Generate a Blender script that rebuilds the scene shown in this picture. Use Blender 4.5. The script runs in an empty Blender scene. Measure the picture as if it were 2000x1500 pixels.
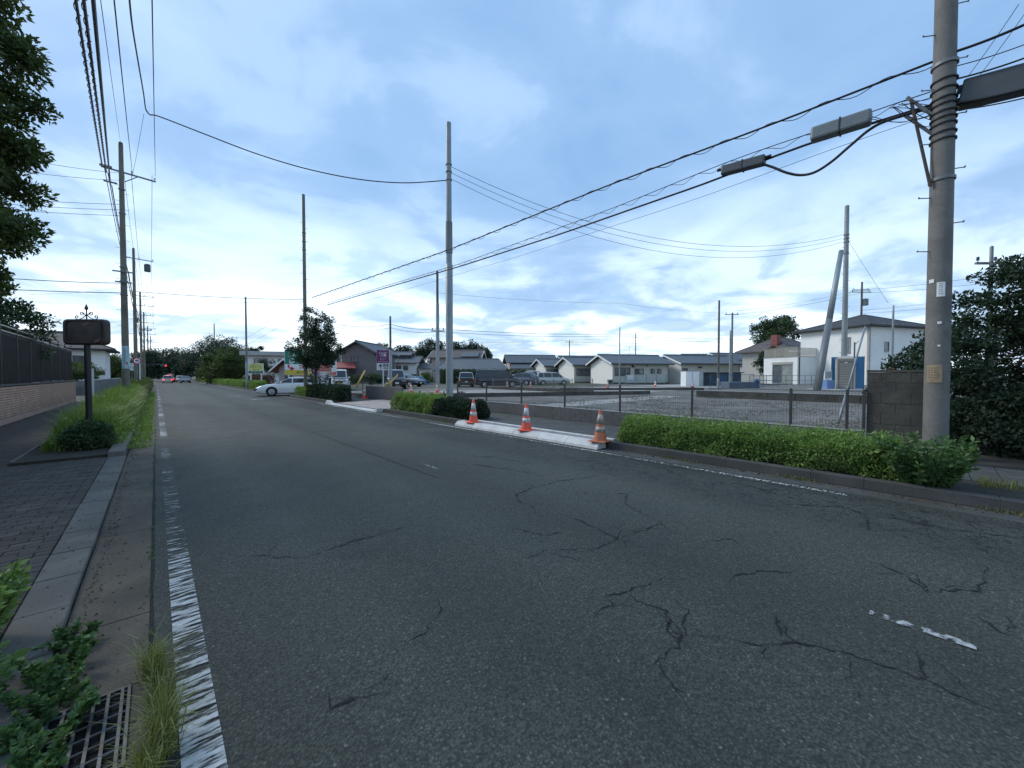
import bpy, bmesh, math, random
import numpy as np
from mathutils import Vector, Matrix, noise
R = math.radians
PI = math.pi
random.seed(7)
rng = np.random.default_rng(7)
sc = bpy.context.scene
COL = sc.collection

# ------------------------------------------------------------------ camera
CAM_H = 1.6
PITCH = R(1.297)          # slightly down
YAW = R(42.775)           # the road runs along +Y, the camera looks to its right
cam_data = bpy.data.cameras.new("camera")
cam = bpy.data.objects.new("camera", cam_data)
COL.objects.link(cam)
cam.location = (0, 0, CAM_H)
cam.rotation_euler = (PI / 2 - PITCH, 0, -YAW)
cam_data.sensor_width = 36
cam_data.lens = 751 / 2000 * 36
cam_data.clip_start = 0.05
cam_data.clip_end = 6000
sc.camera = cam

# ------------------------------------------------------------------ sky, sun, exposure
SUN_EL = R(40)
SUN_AZ = R(-25)           # from +Y (road direction) towards +X
wd = bpy.data.worlds.new("World")
sc.world = wd
wd.use_nodes = True
nt = wd.node_tree
nt.nodes.clear()


def N(t, kind, loc=None, **kw):
    n = t.nodes.new(kind)
    for k, v in kw.items():
        setattr(n, k, v)
    return n


def math_node(t, op, a, b=None, c=None, clamp=False):
    n = t.nodes.new("ShaderNodeMath")
    n.operation = op
    n.use_clamp = clamp
    for i, x in enumerate((a, b, c)):
        if x is None:
            continue
        if isinstance(x, (int, float)):
            n.inputs[i].default_value = x
        else:
            t.links.new(x, n.inputs[i])
    return n.outputs[0]


def mix_col(t, f, a, b, blend="MIX"):
    n = t.nodes.new("ShaderNodeMix")
    n.data_type = "RGBA"
    n.blend_type = blend
    for sock, x in ((n.inputs[0], f), (n.inputs[6], a), (n.inputs[7], b)):
        if isinstance(x, (int, float)):
            sock.default_value = x
        elif isinstance(x, (tuple, list)):
            sock.default_value = (*x[:3], 1)
        else:
            t.links.new(x, sock)
    return n.outputs[2]


def ramp(t, f, stops, interp="LINEAR"):
    n = t.nodes.new("ShaderNodeValToRGB")
    n.color_ramp.interpolation = interp
    els = n.color_ramp.elements
    while len(els) < len(stops):
        els.new(0.5)
    for e, (p, c) in zip(els, stops):
        e.position = p
        e.color = (c, c, c, 1) if isinstance(c, (int, float)) else (*c[:3], 1)
    t.links.new(f, n.inputs[0])
    return n.outputs[0]


def noise_tex(t, vec, scale, detail=3, rough=0.5, dist=0.0, out=0, dim="3D"):
    n = t.nodes.new("ShaderNodeTexNoise")
    n.noise_dimensions = dim
    n.inputs["Scale"].default_value = scale
    n.inputs["Detail"].default_value = detail
    n.inputs["Roughness"].default_value = rough
    n.inputs["Distortion"].default_value = dist
    if vec is not None:
        t.links.new(vec, n.inputs["Vector"])
    return n.outputs[out]


def build_sky():
    t = nt
    tc = N(t, "ShaderNodeTexCoord")
    sep = N(t, "ShaderNodeSeparateXYZ")
    t.links.new(tc.outputs["Generated"], sep.inputs[0])
    z = math_node(t, "MAXIMUM", sep.outputs[2], 0.0)
    zc = math_node(t, "ADD", z, 0.16)
    cx = math_node(t, "DIVIDE", sep.outputs[0], zc)
    cy = math_node(t, "DIVIDE", sep.outputs[1], zc)
    comb = N(t, "ShaderNodeCombineXYZ")
    t.links.new(cx, comb.inputs[0])
    t.links.new(cy, comb.inputs[1])
    mp = N(t, "ShaderNodeMapping")
    t.links.new(comb.outputs[0], mp.inputs[0])
    mp.inputs["Location"].default_value = (3.1, 7.4, 0.0)
    mp.inputs["Rotation"].default_value = (0, 0, R(25))
    v = mp.outputs[0]
    big = noise_tex(t, v, 0.62, 5, 0.52, 0.25)
    mid = noise_tex(t, v, 1.9, 6, 0.55, 0.5)
    thick = math_node(t, "ADD", math_node(t, "MULTIPLY", big, 0.62), math_node(t, "MULTIPLY", mid, 0.38))
    sky = N(t, "ShaderNodeTexSky", sky_type="NISHITA", sun_disc=False)
    sky.sun_elevation = SUN_EL
    sky.sun_rotation = SUN_AZ
    sky.air_density = 1.4
    sky.dust_density = 0.6
    # cloud deck: thick parts grey blue, thin parts bright; everything pales towards the horizon
    shade = ramp(t, thick, [(0.38, 1.0), (0.47, 0.6), (0.53, 0.2), (0.61, 0.0)], "EASE")
    dark = (1.9, 3.4, 5.8)
    lite = (3.8, 5.5, 7.8)
    deck = mix_col(t, shade, dark, lite)
    hor = ramp(t, z, [(0.0, 1.0), (0.10, 0.88), (0.23, 0.38), (0.42, 0.03)], "EASE")
    hb = math_node(t, "MULTIPLY", hor, ramp(t, thick, [(0.42, 1.0), (0.57, 0.16)], "EASE"))
    deck = mix_col(t, math_node(t, "MULTIPLY", hb, 0.9), deck, (10.6, 11.8, 12.5))
    # torn gaps of clear sky low down
    gap = math_node(t, "MULTIPLY", ramp(t, mid, [(0.55, 0.0), (0.66, 0.8)], "EASE"),
                    ramp(t, z, [(0.02, 0.0), (0.07, 1.0), (0.24, 1.0), (0.36, 0.0)], "EASE"))
    deck = mix_col(t, gap, deck, mix_col(t, 0.45, sky.outputs[0], (3.6, 5.6, 8.2)))
    # light from the veiled sun spreads through the cloud round it
    sd = (math.sin(SUN_AZ) * math.cos(SUN_EL), math.cos(SUN_AZ) * math.cos(SUN_EL), math.sin(SUN_EL))
    dp = N(t, "ShaderNodeVectorMath", operation="DOT_PRODUCT")
    nrm = N(t, "ShaderNodeVectorMath", operation="NORMALIZE")
    t.links.new(tc.outputs["Generated"], nrm.inputs[0])
    t.links.new(nrm.outputs[0], dp.inputs[0])
    dp.inputs[1].default_value = sd
    glow = ramp(t, dp.outputs["Value"], [(0.92, 0.0), (0.985, 0.2), (1.0, 0.5)], "EASE")
    glow = math_node(t, "MULTIPLY", glow, ramp(t, thick, [(0.36, 1.0), (0.6, 0.15)]))
    deck = mix_col(t, glow, deck, (9.5, 10.0, 10.4))
    final = mix_col(t, 0.88, sky.outputs[0], deck)
    bg = N(t, "ShaderNodeBackground")
    bg.inputs["Strength"].default_value = 0.088
    t.links.new(final, bg.inputs[0])
    out = N(t, "ShaderNodeOutputWorld")
    t.links.new(bg.outputs[0], out.inputs[0])


build_sky()
sun_data = bpy.data.lights.new("sun", "SUN")
sun_data.energy = 1.25
sun_data.angle = R(18)
sun_data.color = (1.0, 0.965, 0.90)
sun = bpy.data.objects.new("sun", sun_data)
COL.objects.link(sun)
sun.rotation_euler = (PI / 2 - SUN_EL, 0, PI - SUN_AZ)
sun.location = (0, 0, 30)
sc.view_settings.view_transform = "Standard"
sc.view_settings.look = "None"
sc.view_settings.exposure = 0.8
sc.view_settings.gamma = 1.0
sc.view_settings.use_curve_mapping = False
sc.render.engine = "CYCLES"
sc.cycles.use_denoising = True
sc.cycles.max_bounces = 6
sc.cycles.transparent_max_bounces = 12

# ------------------------------------------------------------------ survey helpers: sight lines from the photograph
F = 751.0
cs, sn = math.cos(YAW), math.sin(YAW)


def ray(u, v):
    a = (u - 1000) / F
    b = (750 - v) / F
    fy = math.cos(PITCH) + b * math.sin(PITCH)
    fz = -math.sin(PITCH) + b * math.cos(PITCH)
    return a, fy, fz


def w(lat, dep, z=0.0):
    return Vector((lat * cs + dep * sn, -lat * sn + dep * cs, z))


def gp(u, v, h=0.0):
    a, fy, fz = ray(u, v)
    k = (h - CAM_H) / fz
    return w(a * k, fy * k, h)


def pt(u, v, d):
    a, fy, fz = ray(u, v)
    k = d / fy
    return w(a * k, d, CAM_H + fz * k)


def spot(u, d, z=0.0):
    p = pt(u, 733, d)
    p.z = z
    return p


def onX(u, v, X):
    a, fy, fz = ray(u, v)
    d = w(a, fy)
    k = X / d.x
    return Vector((X, d.y * k, CAM_H + fz * k))


CAMROT = -YAW     # rotation that turns local +x to the camera's right


# ------------------------------------------------------------------ object helpers
def finish(name, me, mats, parent=None, smooth=False, kind=None):
    if not isinstance(mats, (list, tuple)):
        mats = [mats]
    for m in mats:
        me.materials.append(m)
    if smooth:
        me.polygons.foreach_set("use_smooth", [True] * len(me.polygons))
    o = bpy.data.objects.new(name, me)
    COL.objects.link(o)
    if parent is not None:
        o.parent = parent
    if kind:
        o["kind"] = kind
    return o


def tag(o, label=None, cat=None, group=None, kind=None):
    if label:
        o["label"] = label
    if cat:
        o["category"] = cat
    if group:
        o["group"] = group
    if kind:
        o["kind"] = kind
    return o


def thing(name, label, cat, loc=(0, 0, 0), rz=0.0, group=None):
    o = bpy.data.objects.new(name, None)
    o.empty_display_size = 0.2
    COL.objects.link(o)
    o.location = loc
    o.rotation_euler = (0, 0, rz)
    return tag(o, label, cat, group)


def copy_tree(o, parent=None):
    c = o.copy()
    COL.objects.link(c)
    c.parent = parent
    for ch in list(o.children):
        copy_tree(ch, c)
    return c


class MB:
    def __init__(s):
        s.v = []
        s.f = []
        s.m = []

    def add(s, vs, fs, mi=0):
        k = len(s.v)
        s.v.extend([tuple(p) for p in vs])
        for f in fs:
            s.f.append([i + k for i in f])
            s.m.append(mi)
        return s

    def box(s, c, size, rz=0.0, mi=0, M=None, bev=0.0):
        x, y, z = size[0] / 2, size[1] / 2, size[2] / 2
        if bev:
            b = bev
            vs = [(-x, -y, -z), (x, -y, -z), (x, y, -z), (-x, y, -z),
                  (-x, -y, z - b), (x, -y, z - b), (x, y, z - b), (-x, y, z - b),
                  (-x + b, -y + b, z), (x - b, -y + b, z), (x - b, y - b, z), (-x + b, y - b, z)]
            fs = [(3, 2, 1, 0), (8, 9, 10, 11)]
            for i in range(4):
                j = (i + 1) % 4
                fs.append((i, j, 4 + j, 4 + i))
                fs.append((4 + i, 4 + j, 8 + j, 8 + i))
        else:
            vs = [(-x, -y, -z), (x, -y, -z), (x, y, -z), (-x, y, -z), (-x, -y, z), (x, -y, z), (x, y, z), (-x, y, z)]
            fs = [(3, 2, 1, 0), (4, 5, 6, 7), (0, 1, 5, 4), (1, 2, 6, 5), (2, 3, 7, 6), (3, 0, 4, 7)]
        if M is None:
            M = Matrix.Rotation(rz, 4, "Z") if rz else None
        out = []
        for p in vs:
            q = Vector(p)
            if M is not None:
                q = M @ q
            out.append((q.x + c[0], q.y + c[1], q.z + c[2]))
        return s.add(out, fs, mi)

    def bx(s, x0, x1, y0, y1, z0, z1, mi=0, bev=0.0):
        return s.box(((x0 + x1) / 2, (y0 + y1) / 2, (z0 + z1) / 2), (abs(x1 - x0), abs(y1 - y0), abs(z1 - z0)), mi=mi, bev=bev)

    def tube(s, pts, rad, n=8, mi=0, cap=True):
        pts = [Vector(p) for p in pts]
        if isinstance(rad, (int, float)):
            rad = [rad] * len(pts)
        rings = []
        ref = None
        for i, p in enumerate(pts):
            a = pts[max(i - 1, 0)]
            b = pts[min(i + 1, len(pts) - 1)]
            d = (b - a)
            d = d.normalized() if d.length > 1e-9 else Vector((0, 0, 1))
            if ref is None:
                ref = Vector((1, 0, 0)) if abs(d.x) < 0.9 else Vector((0, 1, 0))
            s1 = d.cross(ref)
            if s1.length < 1e-6:
                s1 = d.orthogonal()
            s1.normalize()
            s2 = d.cross(s1)
            ref = -s2 if False else s2.cross(d) * -1 if False else ref
            rings.append([p + (s1 * math.cos(2 * PI * k / n) + s2 * math.sin(2 * PI * k / n)) * rad[i] for k in range(n)])
        vs = [q for r in rings for q in r]
        fs = []
        for i in range(len(pts) - 1):
            for k in range(n):
                k2 = (k + 1) % n
                fs.append((i * n + k, i * n + k2, (i + 1) * n + k2, (i + 1) * n + k))
        if cap:
            fs.append(tuple(range(n))[::-1])
            fs.append(tuple((len(pts) - 1) * n + k for k in range(n)))
        return s.add(vs, fs, mi)

    def lathe(s, prof, n=16, c=(0, 0, 0), mi=0, axis="Z"):
        vs = []
        for r, h in prof:
            for k in range(n):
                a = 2 * PI * k / n
                if axis == "Z":
                    vs.append((c[0] + r * math.cos(a), c[1] + r * math.sin(a), c[2] + h))
                elif axis == "Y":
                    vs.append((c[0] + r * math.cos(a), c[1] + h, c[2] + r * math.sin(a)))
                else:
                    vs.append((c[0] + h, c[1] + r * math.cos(a), c[2] + r * math.sin(a)))
        fs = []
        for i in range(len(prof) - 1):
            for k in range(n):
                k2 = (k + 1) % n
                fs.append((i * n + k, i * n + k2, (i + 1) * n + k2, (i + 1) * n + k))
        fs.append(tuple(range(n))[::-1])
        fs.append(tuple((len(prof) - 1) * n + k for k in range(n)))
        return s.add(vs, fs, mi)

    def prism(s, poly, y0, y1, mi=0):
        """polygon in the local x-z plane, extruded along y"""
        n = len(poly)
        vs = [(x, y0, z) for x, z in poly] + [(x, y1, z) for x, z in poly]
        fs = [tuple(range(n)), tuple(range(2 * n - 1, n - 1, -1))]
        for i in range(n):
            j = (i + 1) % n
            fs.append((j, i, n + i, n + j))
        return s.add(vs, fs, mi)

    def quad(s, a, b, c, d, mi=0):
        return s.add([a, b, c, d], [(0, 1, 2, 3)], mi)

    def mesh(s, name="m", fix=True):
        me = bpy.data.meshes.new(name)
        me.from_pydata(s.v, [], s.f)
        if s.m and max(s.m) > 0:
            me.polygons.foreach_set("material_index", s.m)
        if fix:
            bm = bmesh.new()
            bm.from_mesh(me)
            bmesh.ops.recalc_face_normals(bm, faces=bm.faces)
            bm.to_mesh(me)
            bm.free()
        me.update()
        return me

    def build(s, name, mats, parent=None, smooth=False, kind=None, fix=True):
        return finish(name, s.mesh(name, fix), mats, parent, smooth, kind)


def smooth_by_angle(o, ang=40):
    me = o.data
    me.polygons.foreach_set("use_smooth", [True] * len(me.polygons))
    bm = bmesh.new()
    bm.from_mesh(me)
    for e in bm.edges:
        if len(e.link_faces) == 2:
            e.smooth = e.calc_face_angle(0) < R(ang)
    bm.to_mesh(me)
    bm.free()
    return o


# ------------------------------------------------------------------ materials
_mats = {}


def base_mat(name):
    m = bpy.data.materials.new(name)
    m.use_nodes = True
    t = m.node_tree
    bs = t.nodes["Principled BSDF"]
    return m, t, bs


def pos(t):
    g = t.nodes.new("ShaderNodeNewGeometry")
    return g.outputs["Position"]


def objc(t):
    g = t.nodes.new("ShaderNodeTexCoord")
    return g.outputs["Object"]


def bump(t, bs, h, strength=0.3, dist=0.01):
    n = t.nodes.new("ShaderNodeBump")
    n.inputs["Strength"].default_value = strength
    n.inputs["Distance"].default_value = dist
    t.links.new(h, n.inputs["Height"])
    t.links.new(n.outputs[0], bs.inputs["Normal"])


def mat(name, col, rough=0.7, metal=0.0, var=0.15, scale=3.0, fine=0.0, fscale=60.0, bmp=0.0, bscale=40.0, spec=0.5, dirt=None, dscale=1.2, island=0.0, coat=0.0):
    """plain procedural material: broad colour variation, fine grain, optional dirt and relief"""
    if name in _mats:
        return _mats[name]
    m, t, bs = base_mat(name)
    p = pos(t)
    f = noise_tex(t, p, scale, 4, 0.55)
    c0 = tuple(max(0, c * (1 - var)) for c in col)
    c1 = tuple(min(1, c * (1 + var)) for c in col)
    f2 = ramp(t, f, [(0.3, 0.0), (0.7, 1.0)])
    c = mix_col(t, f2, c0, c1)
    if fine:
        g = noise_tex(t, p, fscale, 2, 0.6)
        c = mix_col(t, ramp(t, g, [(0.35, 0.0), (0.65, 1.0)]), mix_col(t, 1.0, c, (1 - fine,) * 3, "MULTIPLY"), c)
    if island:
        g = t.nodes.new("ShaderNodeObjectInfo")
        c = mix_col(t, 1.0, c, ramp(t, g.outputs["Random"], [(0.0, 1 - island), (1.0, 1.0)]), "MULTIPLY")
    if dirt:
        d = noise_tex(t, p, dscale, 6, 0.65, 0.4)
        c = mix_col(t, ramp(t, d, [(0.45, 0.0), (0.68, 0.8)]), c, dirt)
    t.links.new(c, bs.inputs["Base Color"])
    bs.inputs["Roughness"].default_value = rough
    bs.inputs["Metallic"].default_value = metal
    bs.inputs["Specular IOR Level"].default_value = spec
    if coat:
        bs.inputs["Coat Weight"].default_value = coat
        bs.inputs["Coat Roughness"].default_value = 0.06
    if bmp:
        bump(t, bs, noise_tex(t, p, bscale, 3, 0.6), bmp, 0.01)
    _mats[name] = m
    return m


def leaf_mat(name, ca, cb, trans=0.3, rough=0.55):
    if name in _mats:
        return _mats[name]
    m, t, bs = base_mat(name)
    g = t.nodes.new("ShaderNodeNewGeometry")
    n = noise_tex(t, g.outputs["Position"], 1.7, 3, 0.5)
    f = math_node(t, "ADD", math_node(t, "MULTIPLY", g.outputs["Random Per Island"], 0.65), math_node(t, "MULTIPLY", n, 0.45), clamp=True)
    c = mix_col(t, f, ca, cb)
    t.links.new(c, bs.inputs["Base Color"])
    bs.inputs["Roughness"].default_value = rough
    bs.inputs["Specular IOR Level"].default_value = 0.35
    tr = t.nodes.new("ShaderNodeBsdfTranslucent")
    t.links.new(mix_col(t, 1.0, c, (1.0, 1.0, 0.45), "MULTIPLY"), tr.inputs[0])
    mx = t.nodes.new("ShaderNodeMixShader")
    mx.inputs[0].default_value = trans
    t.links.new(bs.outputs[0], mx.inputs[1])
    t.links.new(tr.outputs[0], mx.inputs[2])
    t.links.new(mx.outputs[0], t.nodes["Material Output"].inputs[0])
    _mats[name] = m
    return m


def asphalt():
    m, t, bs = base_mat("asphalt")
    p = pos(t)
    big = noise_tex(t, p, 0.22, 4, 0.55)
    mid = noise_tex(t, p, 1.6, 5, 0.6)
    c = mix_col(t, ramp(t, big, [(0.35, 0.0), (0.65, 1.0)]), (0.056, 0.063, 0.051), (0.077, 0.083, 0.068))
    c = mix_col(t, ramp(t, mid, [(0.4, 0.0), (0.7, 0.5)]), c, (0.091, 0.096, 0.080))
    sx0 = t.nodes.new("ShaderNodeSeparateXYZ")
    t.links.new(p, sx0.inputs[0])
    wob = math_node(t, "ADD", sx0.outputs[0], math_node(t, "MULTIPLY", noise_tex(t, p, 0.3, 2, 0.5), 0.5))
    trk = ramp(t, math_node(t, "DIVIDE", wob, 10.0), [(0.05, 0.82), (0.12, 1.12), (0.19, 0.9), (0.27, 1.14), (0.355, 0.78), (0.42, 1.0), (0.50, 1.16), (0.57, 0.9), (0.65, 1.12), (0.70, 0.8)])
    c = mix_col(t, 0.75, c, mix_col(t, 1.0, c, trk, "MULTIPLY"))
    stn = noise_tex(t, p, 0.9, 6, 0.7, 0.8)
    c = mix_col(t, ramp(t, stn, [(0.58, 0.0), (0.72, 0.55)]), c, (0.034, 0.040, 0.036))
    # aggregate: dark binder between small stones, a few pale chips
    v = t.nodes.new("ShaderNodeTexVoronoi")
    v.inputs["Scale"].default_value = 85
    t.links.new(p, v.inputs["Vector"])
    sep = t.nodes.new("ShaderNodeSeparateColor")
    t.links.new(v.outputs["Color"], sep.inputs[0])
    c = mix_col(t, 1.0, c, ramp(t, sep.outputs[0], [(0.0, 0.62), (0.6, 1.0), (0.93, 1.2), (1.0, 1.8)]), "MULTIPLY")
    c = mix_col(t, ramp(t, v.outputs["Distance"], [(0.35, 0.0), (0.75, 0.6)]), c, (0.018, 0.019, 0.02))
    v2 = t.nodes.new("ShaderNodeTexVoronoi")
    v2.inputs["Scale"].default_value = 19
    t.links.new(p, v2.inputs["Vector"])
    s2 = t.nodes.new("ShaderNodeSeparateColor")
    t.links.new(v2.outputs["Color"], s2.inputs[0])
    chip = math_node(t, "MULTIPLY", ramp(t, v2.outputs["Distance"], [(0.10, 1.0), (0.16, 0.0)]), ramp(t, s2.outputs[1], [(0.80, 0.0), (0.86, 1.0)]))
    c = mix_col(t, math_node(t, "MULTIPLY", chip, 0.38), c, (0.32, 0.31, 0.29))
    # worn band and fine crazing along the far lane
    sx = t.nodes.new("ShaderNodeSeparateXYZ")
    t.links.new(p, sx.inputs[0])
    band = ramp(t, math_node(t, "DIVIDE", sx.outputs[0], 10.0), [(0.50, 0.0), (0.56, 1.0), (0.66, 1.0), (0.69, 0.3)])
    warp = t.nodes.new("ShaderNodeVectorMath")
    warp.operation = "ADD"
    nz = t.nodes.new("ShaderNodeTexNoise")
    nz.inputs["Scale"].default_value = 2.2
    nz.inputs["Detail"].default_value = 4
    t.links.new(p, nz.inputs["Vector"])
    t.links.new(p, warp.inputs[0])
    t.links.new(nz.outputs["Color"], warp.inputs[1])
    ve = t.nodes.new("ShaderNodeTexVoronoi")
    ve.feature = "DISTANCE_TO_EDGE"
    ve.inputs["Scale"].default_value = 3.4
    t.links.new(warp.outputs[0], ve.inputs["Vector"])
    crz = ramp(t, ve.outputs["Distance"], [(0.0, 1.0), (0.05, 0.0)])
    where = math_node(t, "MULTIPLY", band, ramp(t, noise_tex(t, p, 0.55, 3, 0.5), [(0.38, 0.0), (0.47, 1.0)]))
    c = mix_col(t, math_node(t, "MULTIPLY", where, 0.35), c, mix_col(t, 1.0, c, (0.55, 0.6, 0.68), "MULTIPLY"))
    c = mix_col(t, math_node(t, "MULTIPLY", math_node(t, "MULTIPLY", crz, where), 0.85), c, (0.012, 0.013, 0.014))
    t.links.new(c, bs.inputs["Base Color"])
    t.links.new(ramp(t, mid, [(0.3, 0.62), (0.7, 0.78)]), bs.inputs["Roughness"])
    bs.inputs["Specular IOR Level"].default_value = 0.16
    bump(t, bs, math_node(t, "ADD", v.outputs["Distance"], math_node(t, "MULTIPLY", noise_tex(t, p, 30, 3, 0.6), 0.8)), 0.55, 0.006)
    return m


def paint_worn(name, col, wear=0.5, sx=1.0, sy=8.0, scale=9.0):
    """road paint that has flaked off in cross streaks; bare asphalt shows through the holes"""
    m, t, bs = base_mat(name)
    mp = t.nodes.new("ShaderNodeMapping")
    mp.inputs["Scale"].default_value = (sx, sy, 1)
    t.links.new(pos(t), mp.inputs[0])
    n = noise_tex(t, mp.outputs[0], scale, 5, 0.6, 0.25)
    sl = noise_tex(t, pos(t), 0.45, 2, 0.5)
    n = math_node(t, "ADD", n, math_node(t, "MULTIPLY", math_node(t, "SUBTRACT", sl, 0.5), 0.55))
    f = ramp(t, n, [(wear - 0.045, 0.0), (wear + 0.02, 0.6), (wear + 0.09, 0.9)])
    bs.inputs["Base Color"].default_value = (*col, 1)
    bs.inputs["Roughness"].default_value = 0.6
    g = noise_tex(t, pos(t), 25, 3, 0.6)
    t.links.new(mix_col(t, ramp(t, g, [(0.3, 0.0), (0.7, 1.0)]), tuple(c * 0.7 for c in col), col), bs.inputs["Base Color"])
    tp = t.nodes.new("ShaderNodeBsdfTransparent")
    mx = t.nodes.new("ShaderNodeMixShader")
    t.links.new(f, mx.inputs[0])
    t.links.new(tp.outputs[0], mx.inputs[1])
    t.links.new(bs.outputs[0], mx.inputs[2])
    t.links.new(mx.outputs[0], t.nodes["Material Output"].inputs[0])
    return m


def ribbed(name, col, scale, axis="X", amt=0.35, rough=0.7, local=True, depth=0.02, var=0.12):
    """siding, tiles or split-face ribs: grooves as relief and slight tone"""
    m, t, bs = base_mat(name)
    v = objc(t) if local else pos(t)
    wv = t.nodes.new("ShaderNodeTexWave")
    wv.wave_type = "BANDS"
    wv.bands_direction = axis
    wv.inputs["Scale"].default_value = scale
    wv.inputs["Distortion"].default_value = 0.25
    wv.inputs["Detail"].default_value = 1
    t.links.new(v, wv.inputs["Vector"])
    n = noise_tex(t, v, 1.1, 5, 0.6)
    c = mix_col(t, ramp(t, n, [(0.3, 0.0), (0.7, 1.0)]), tuple(x * (1 - var) for x in col), tuple(x * (1 + var) for x in col))
    c = mix_col(t, ramp(t, wv.outputs["Fac"], [(0.0, amt), (0.35, 0.0)]), c, tuple(x * 0.35 for x in col))
    t.links.new(c, bs.inputs["Base Color"])
    bs.inputs["Roughness"].default_value = rough
    bump(t, bs, wv.outputs["Fac"], 0.6, depth)
    _mats[name] = m
    return m


def glass(name, col=(0.03, 0.04, 0.045), rough=0.05):
    if name in _mats:
        return _mats[name]
    m, t, bs = base_mat(name)
    n = noise_tex(t, pos(t), 2.0, 2, 0.5)
    t.links.new(mix_col(t, n, tuple(c * 0.6 for c in col), tuple(c * 1.5 for c in col)), bs.inputs["Base Color"])
    bs.inputs["Roughness"].default_value = rough
    bs.inputs["Specular IOR Level"].default_value = 0.7
    _mats[name] = m
    return m


def emit(name, col, strength):
    m, t, bs = base_mat(name)
    bs.inputs["Base Color"].default_value = (*col, 1)
    bs.inputs["Emission Color"].default_value = (*col, 1)
    bs.inputs["Emission Strength"].default_value = strength
    return m


M_asph = asphalt()
M_line_r = paint_worn("edge_paint_far", (0.56, 0.58, 0.57), 0.52, 2.0, 4.0, 6.0)
M_dash = paint_worn("centre_paint", (0.50, 0.51, 0.50), 0.56, 3.0, 3.0, 6.0)
M_crack = mat("crack_tar", (0.006, 0.007, 0.007), 0.9, fine=0.3)
M_conc = mat("gutter_concrete", (0.104, 0.084, 0.058), 0.85, var=0.22, scale=2.2, fine=0.35, fscale=70, bmp=0.5, bscale=80, dirt=(0.03, 0.028, 0.023))
M_kerb = mat("kerb_concrete", (0.145, 0.138, 0.118), 0.85, var=0.15, scale=2.5, fine=0.25, fscale=90, bmp=0.35, bscale=90, dirt=(0.055, 0.053, 0.048), island=0.2)
M_kerb_dark = mat("kerb_concrete_stained", (0.075, 0.077, 0.075), 0.85, var=0.2, scale=2.5, fine=0.3, bmp=0.4, dirt=(0.035, 0.037, 0.033))
M_kerb_new = mat("kerb_concrete_new", (0.58, 0.58, 0.56), 0.75, var=0.08, scale=3, fine=0.12, bmp=0.15, bscale=60, island=0.1, dirt=(0.36, 0.35, 0.33), dscale=2.2)
M_paver = mat("paver_clay", (0.086, 0.071, 0.058), 0.85, var=0.3, scale=4, fine=0.3, fscale=110, bmp=0.5, bscale=90, island=0.4, dirt=(0.034, 0.036, 0.033))
M_sand = mat("joint_sand", (0.018, 0.019, 0.017), 0.95, fine=0.4, fscale=120)
M_slab = mat("paving_slab_grey", (0.075, 0.076, 0.072), 0.85, var=0.25, scale=3, fine=0.3, bmp=0.4, island=0.2, dirt=(0.055, 0.06, 0.045))
M_pink = mat("driveway_paver", (0.42, 0.35, 0.31), 0.8, var=0.15, fine=0.15, bmp=0.3, island=0.25)
M_soil = mat("soil", (0.045, 0.038, 0.028), 0.95, var=0.35, fine=0.5, fscale=40, bmp=0.9, bscale=25)
M_gravel = mat("gravel", (0.20, 0.19, 0.168), 0.95, var=0.35, scale=0.7, fine=0.6, fscale=14, bmp=1.0, bscale=14, dirt=(0.12, 0.112, 0.095), dscale=0.5)
M_dirt = mat("packed_earth", (0.115, 0.105, 0.08), 0.95, var=0.35, scale=0.4, fine=0.4, fscale=9, bmp=0.8, bscale=9, dirt=(0.055, 0.07, 0.03), dscale=0.25)
M_brick = mat("wall_brick", (0.66, 0.41, 0.29), 0.8, var=0.12, scale=3, fine=0.25, fscale=60, bmp=0.4, island=0.25)
M_mortar = mat("mortar", (0.11, 0.085, 0.07), 0.95, var=0.15, fine=0.3)
M_plinth = mat("plinth_render", (0.55, 0.36, 0.27), 0.85, var=0.15, fine=0.2, dirt=(0.34, 0.22, 0.16))
M_fence_dark = mat("fence_brown_metal", (0.035, 0.033, 0.032), 0.5, metal=0.3, var=0.2)
M_screen = mat("fence_screen_mesh", (0.020, 0.019, 0.018), 0.8, var=0.3, fine=0.4, fscale=80)
M_rail = mat("rail_bronze", (0.20, 0.19, 0.18), 0.4, metal=0.6, var=0.1)
M_block = ribbed("split_block", (0.125, 0.123, 0.122), 22, "Y", 0.5, 0.9, False, 0.012, 0.18)
M_blockcap = mat("block_cap", (0.36, 0.36, 0.35), 0.8, var=0.12, fine=0.2)
M_oldblock = mat("old_block", (0.095, 0.088, 0.074), 0.9, var=0.3, scale=2.2, fine=0.35, bmp=0.6, bscale=40, dirt=(0.028, 0.03, 0.028), dscale=1.6)
M_wire = mat("fence_wire_steel", (0.10, 0.105, 0.105), 0.5, metal=0.5)
M_post = mat("fence_post_brown", (0.06, 0.057, 0.055), 0.5, metal=0.4)
M_polec = mat("pole_concrete", (0.185, 0.178, 0.165), 0.85, var=0.15, scale=1.2, fine=0.2, fscale=40, bmp=0.3, dirt=(0.10, 0.095, 0.088))
M_polel = mat("pole_concrete_aged", (0.20, 0.185, 0.145), 0.85, var=0.2, scale=0.9, fine=0.2, bmp=0.3, dirt=(0.11, 0.10, 0.075))
M_galv = mat("galvanised_steel", (0.25, 0.275, 0.28), 0.5, metal=0.35, var=0.16, scale=1.5, fine=0.1, fscale=25)
M_galv_d = mat("weathered_steel", (0.17, 0.18, 0.185), 0.55, metal=0.4, var=0.15, scale=0.8)
M_brownpole = mat("pole_brown_paint", (0.10, 0.085, 0.075), 0.6, var=0.15)
M_cable = mat("cable_black", (0.012, 0.013, 0.016), 0.6)
M_cable_g = mat("cable_grey", (0.045, 0.055, 0.075), 0.6)
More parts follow.
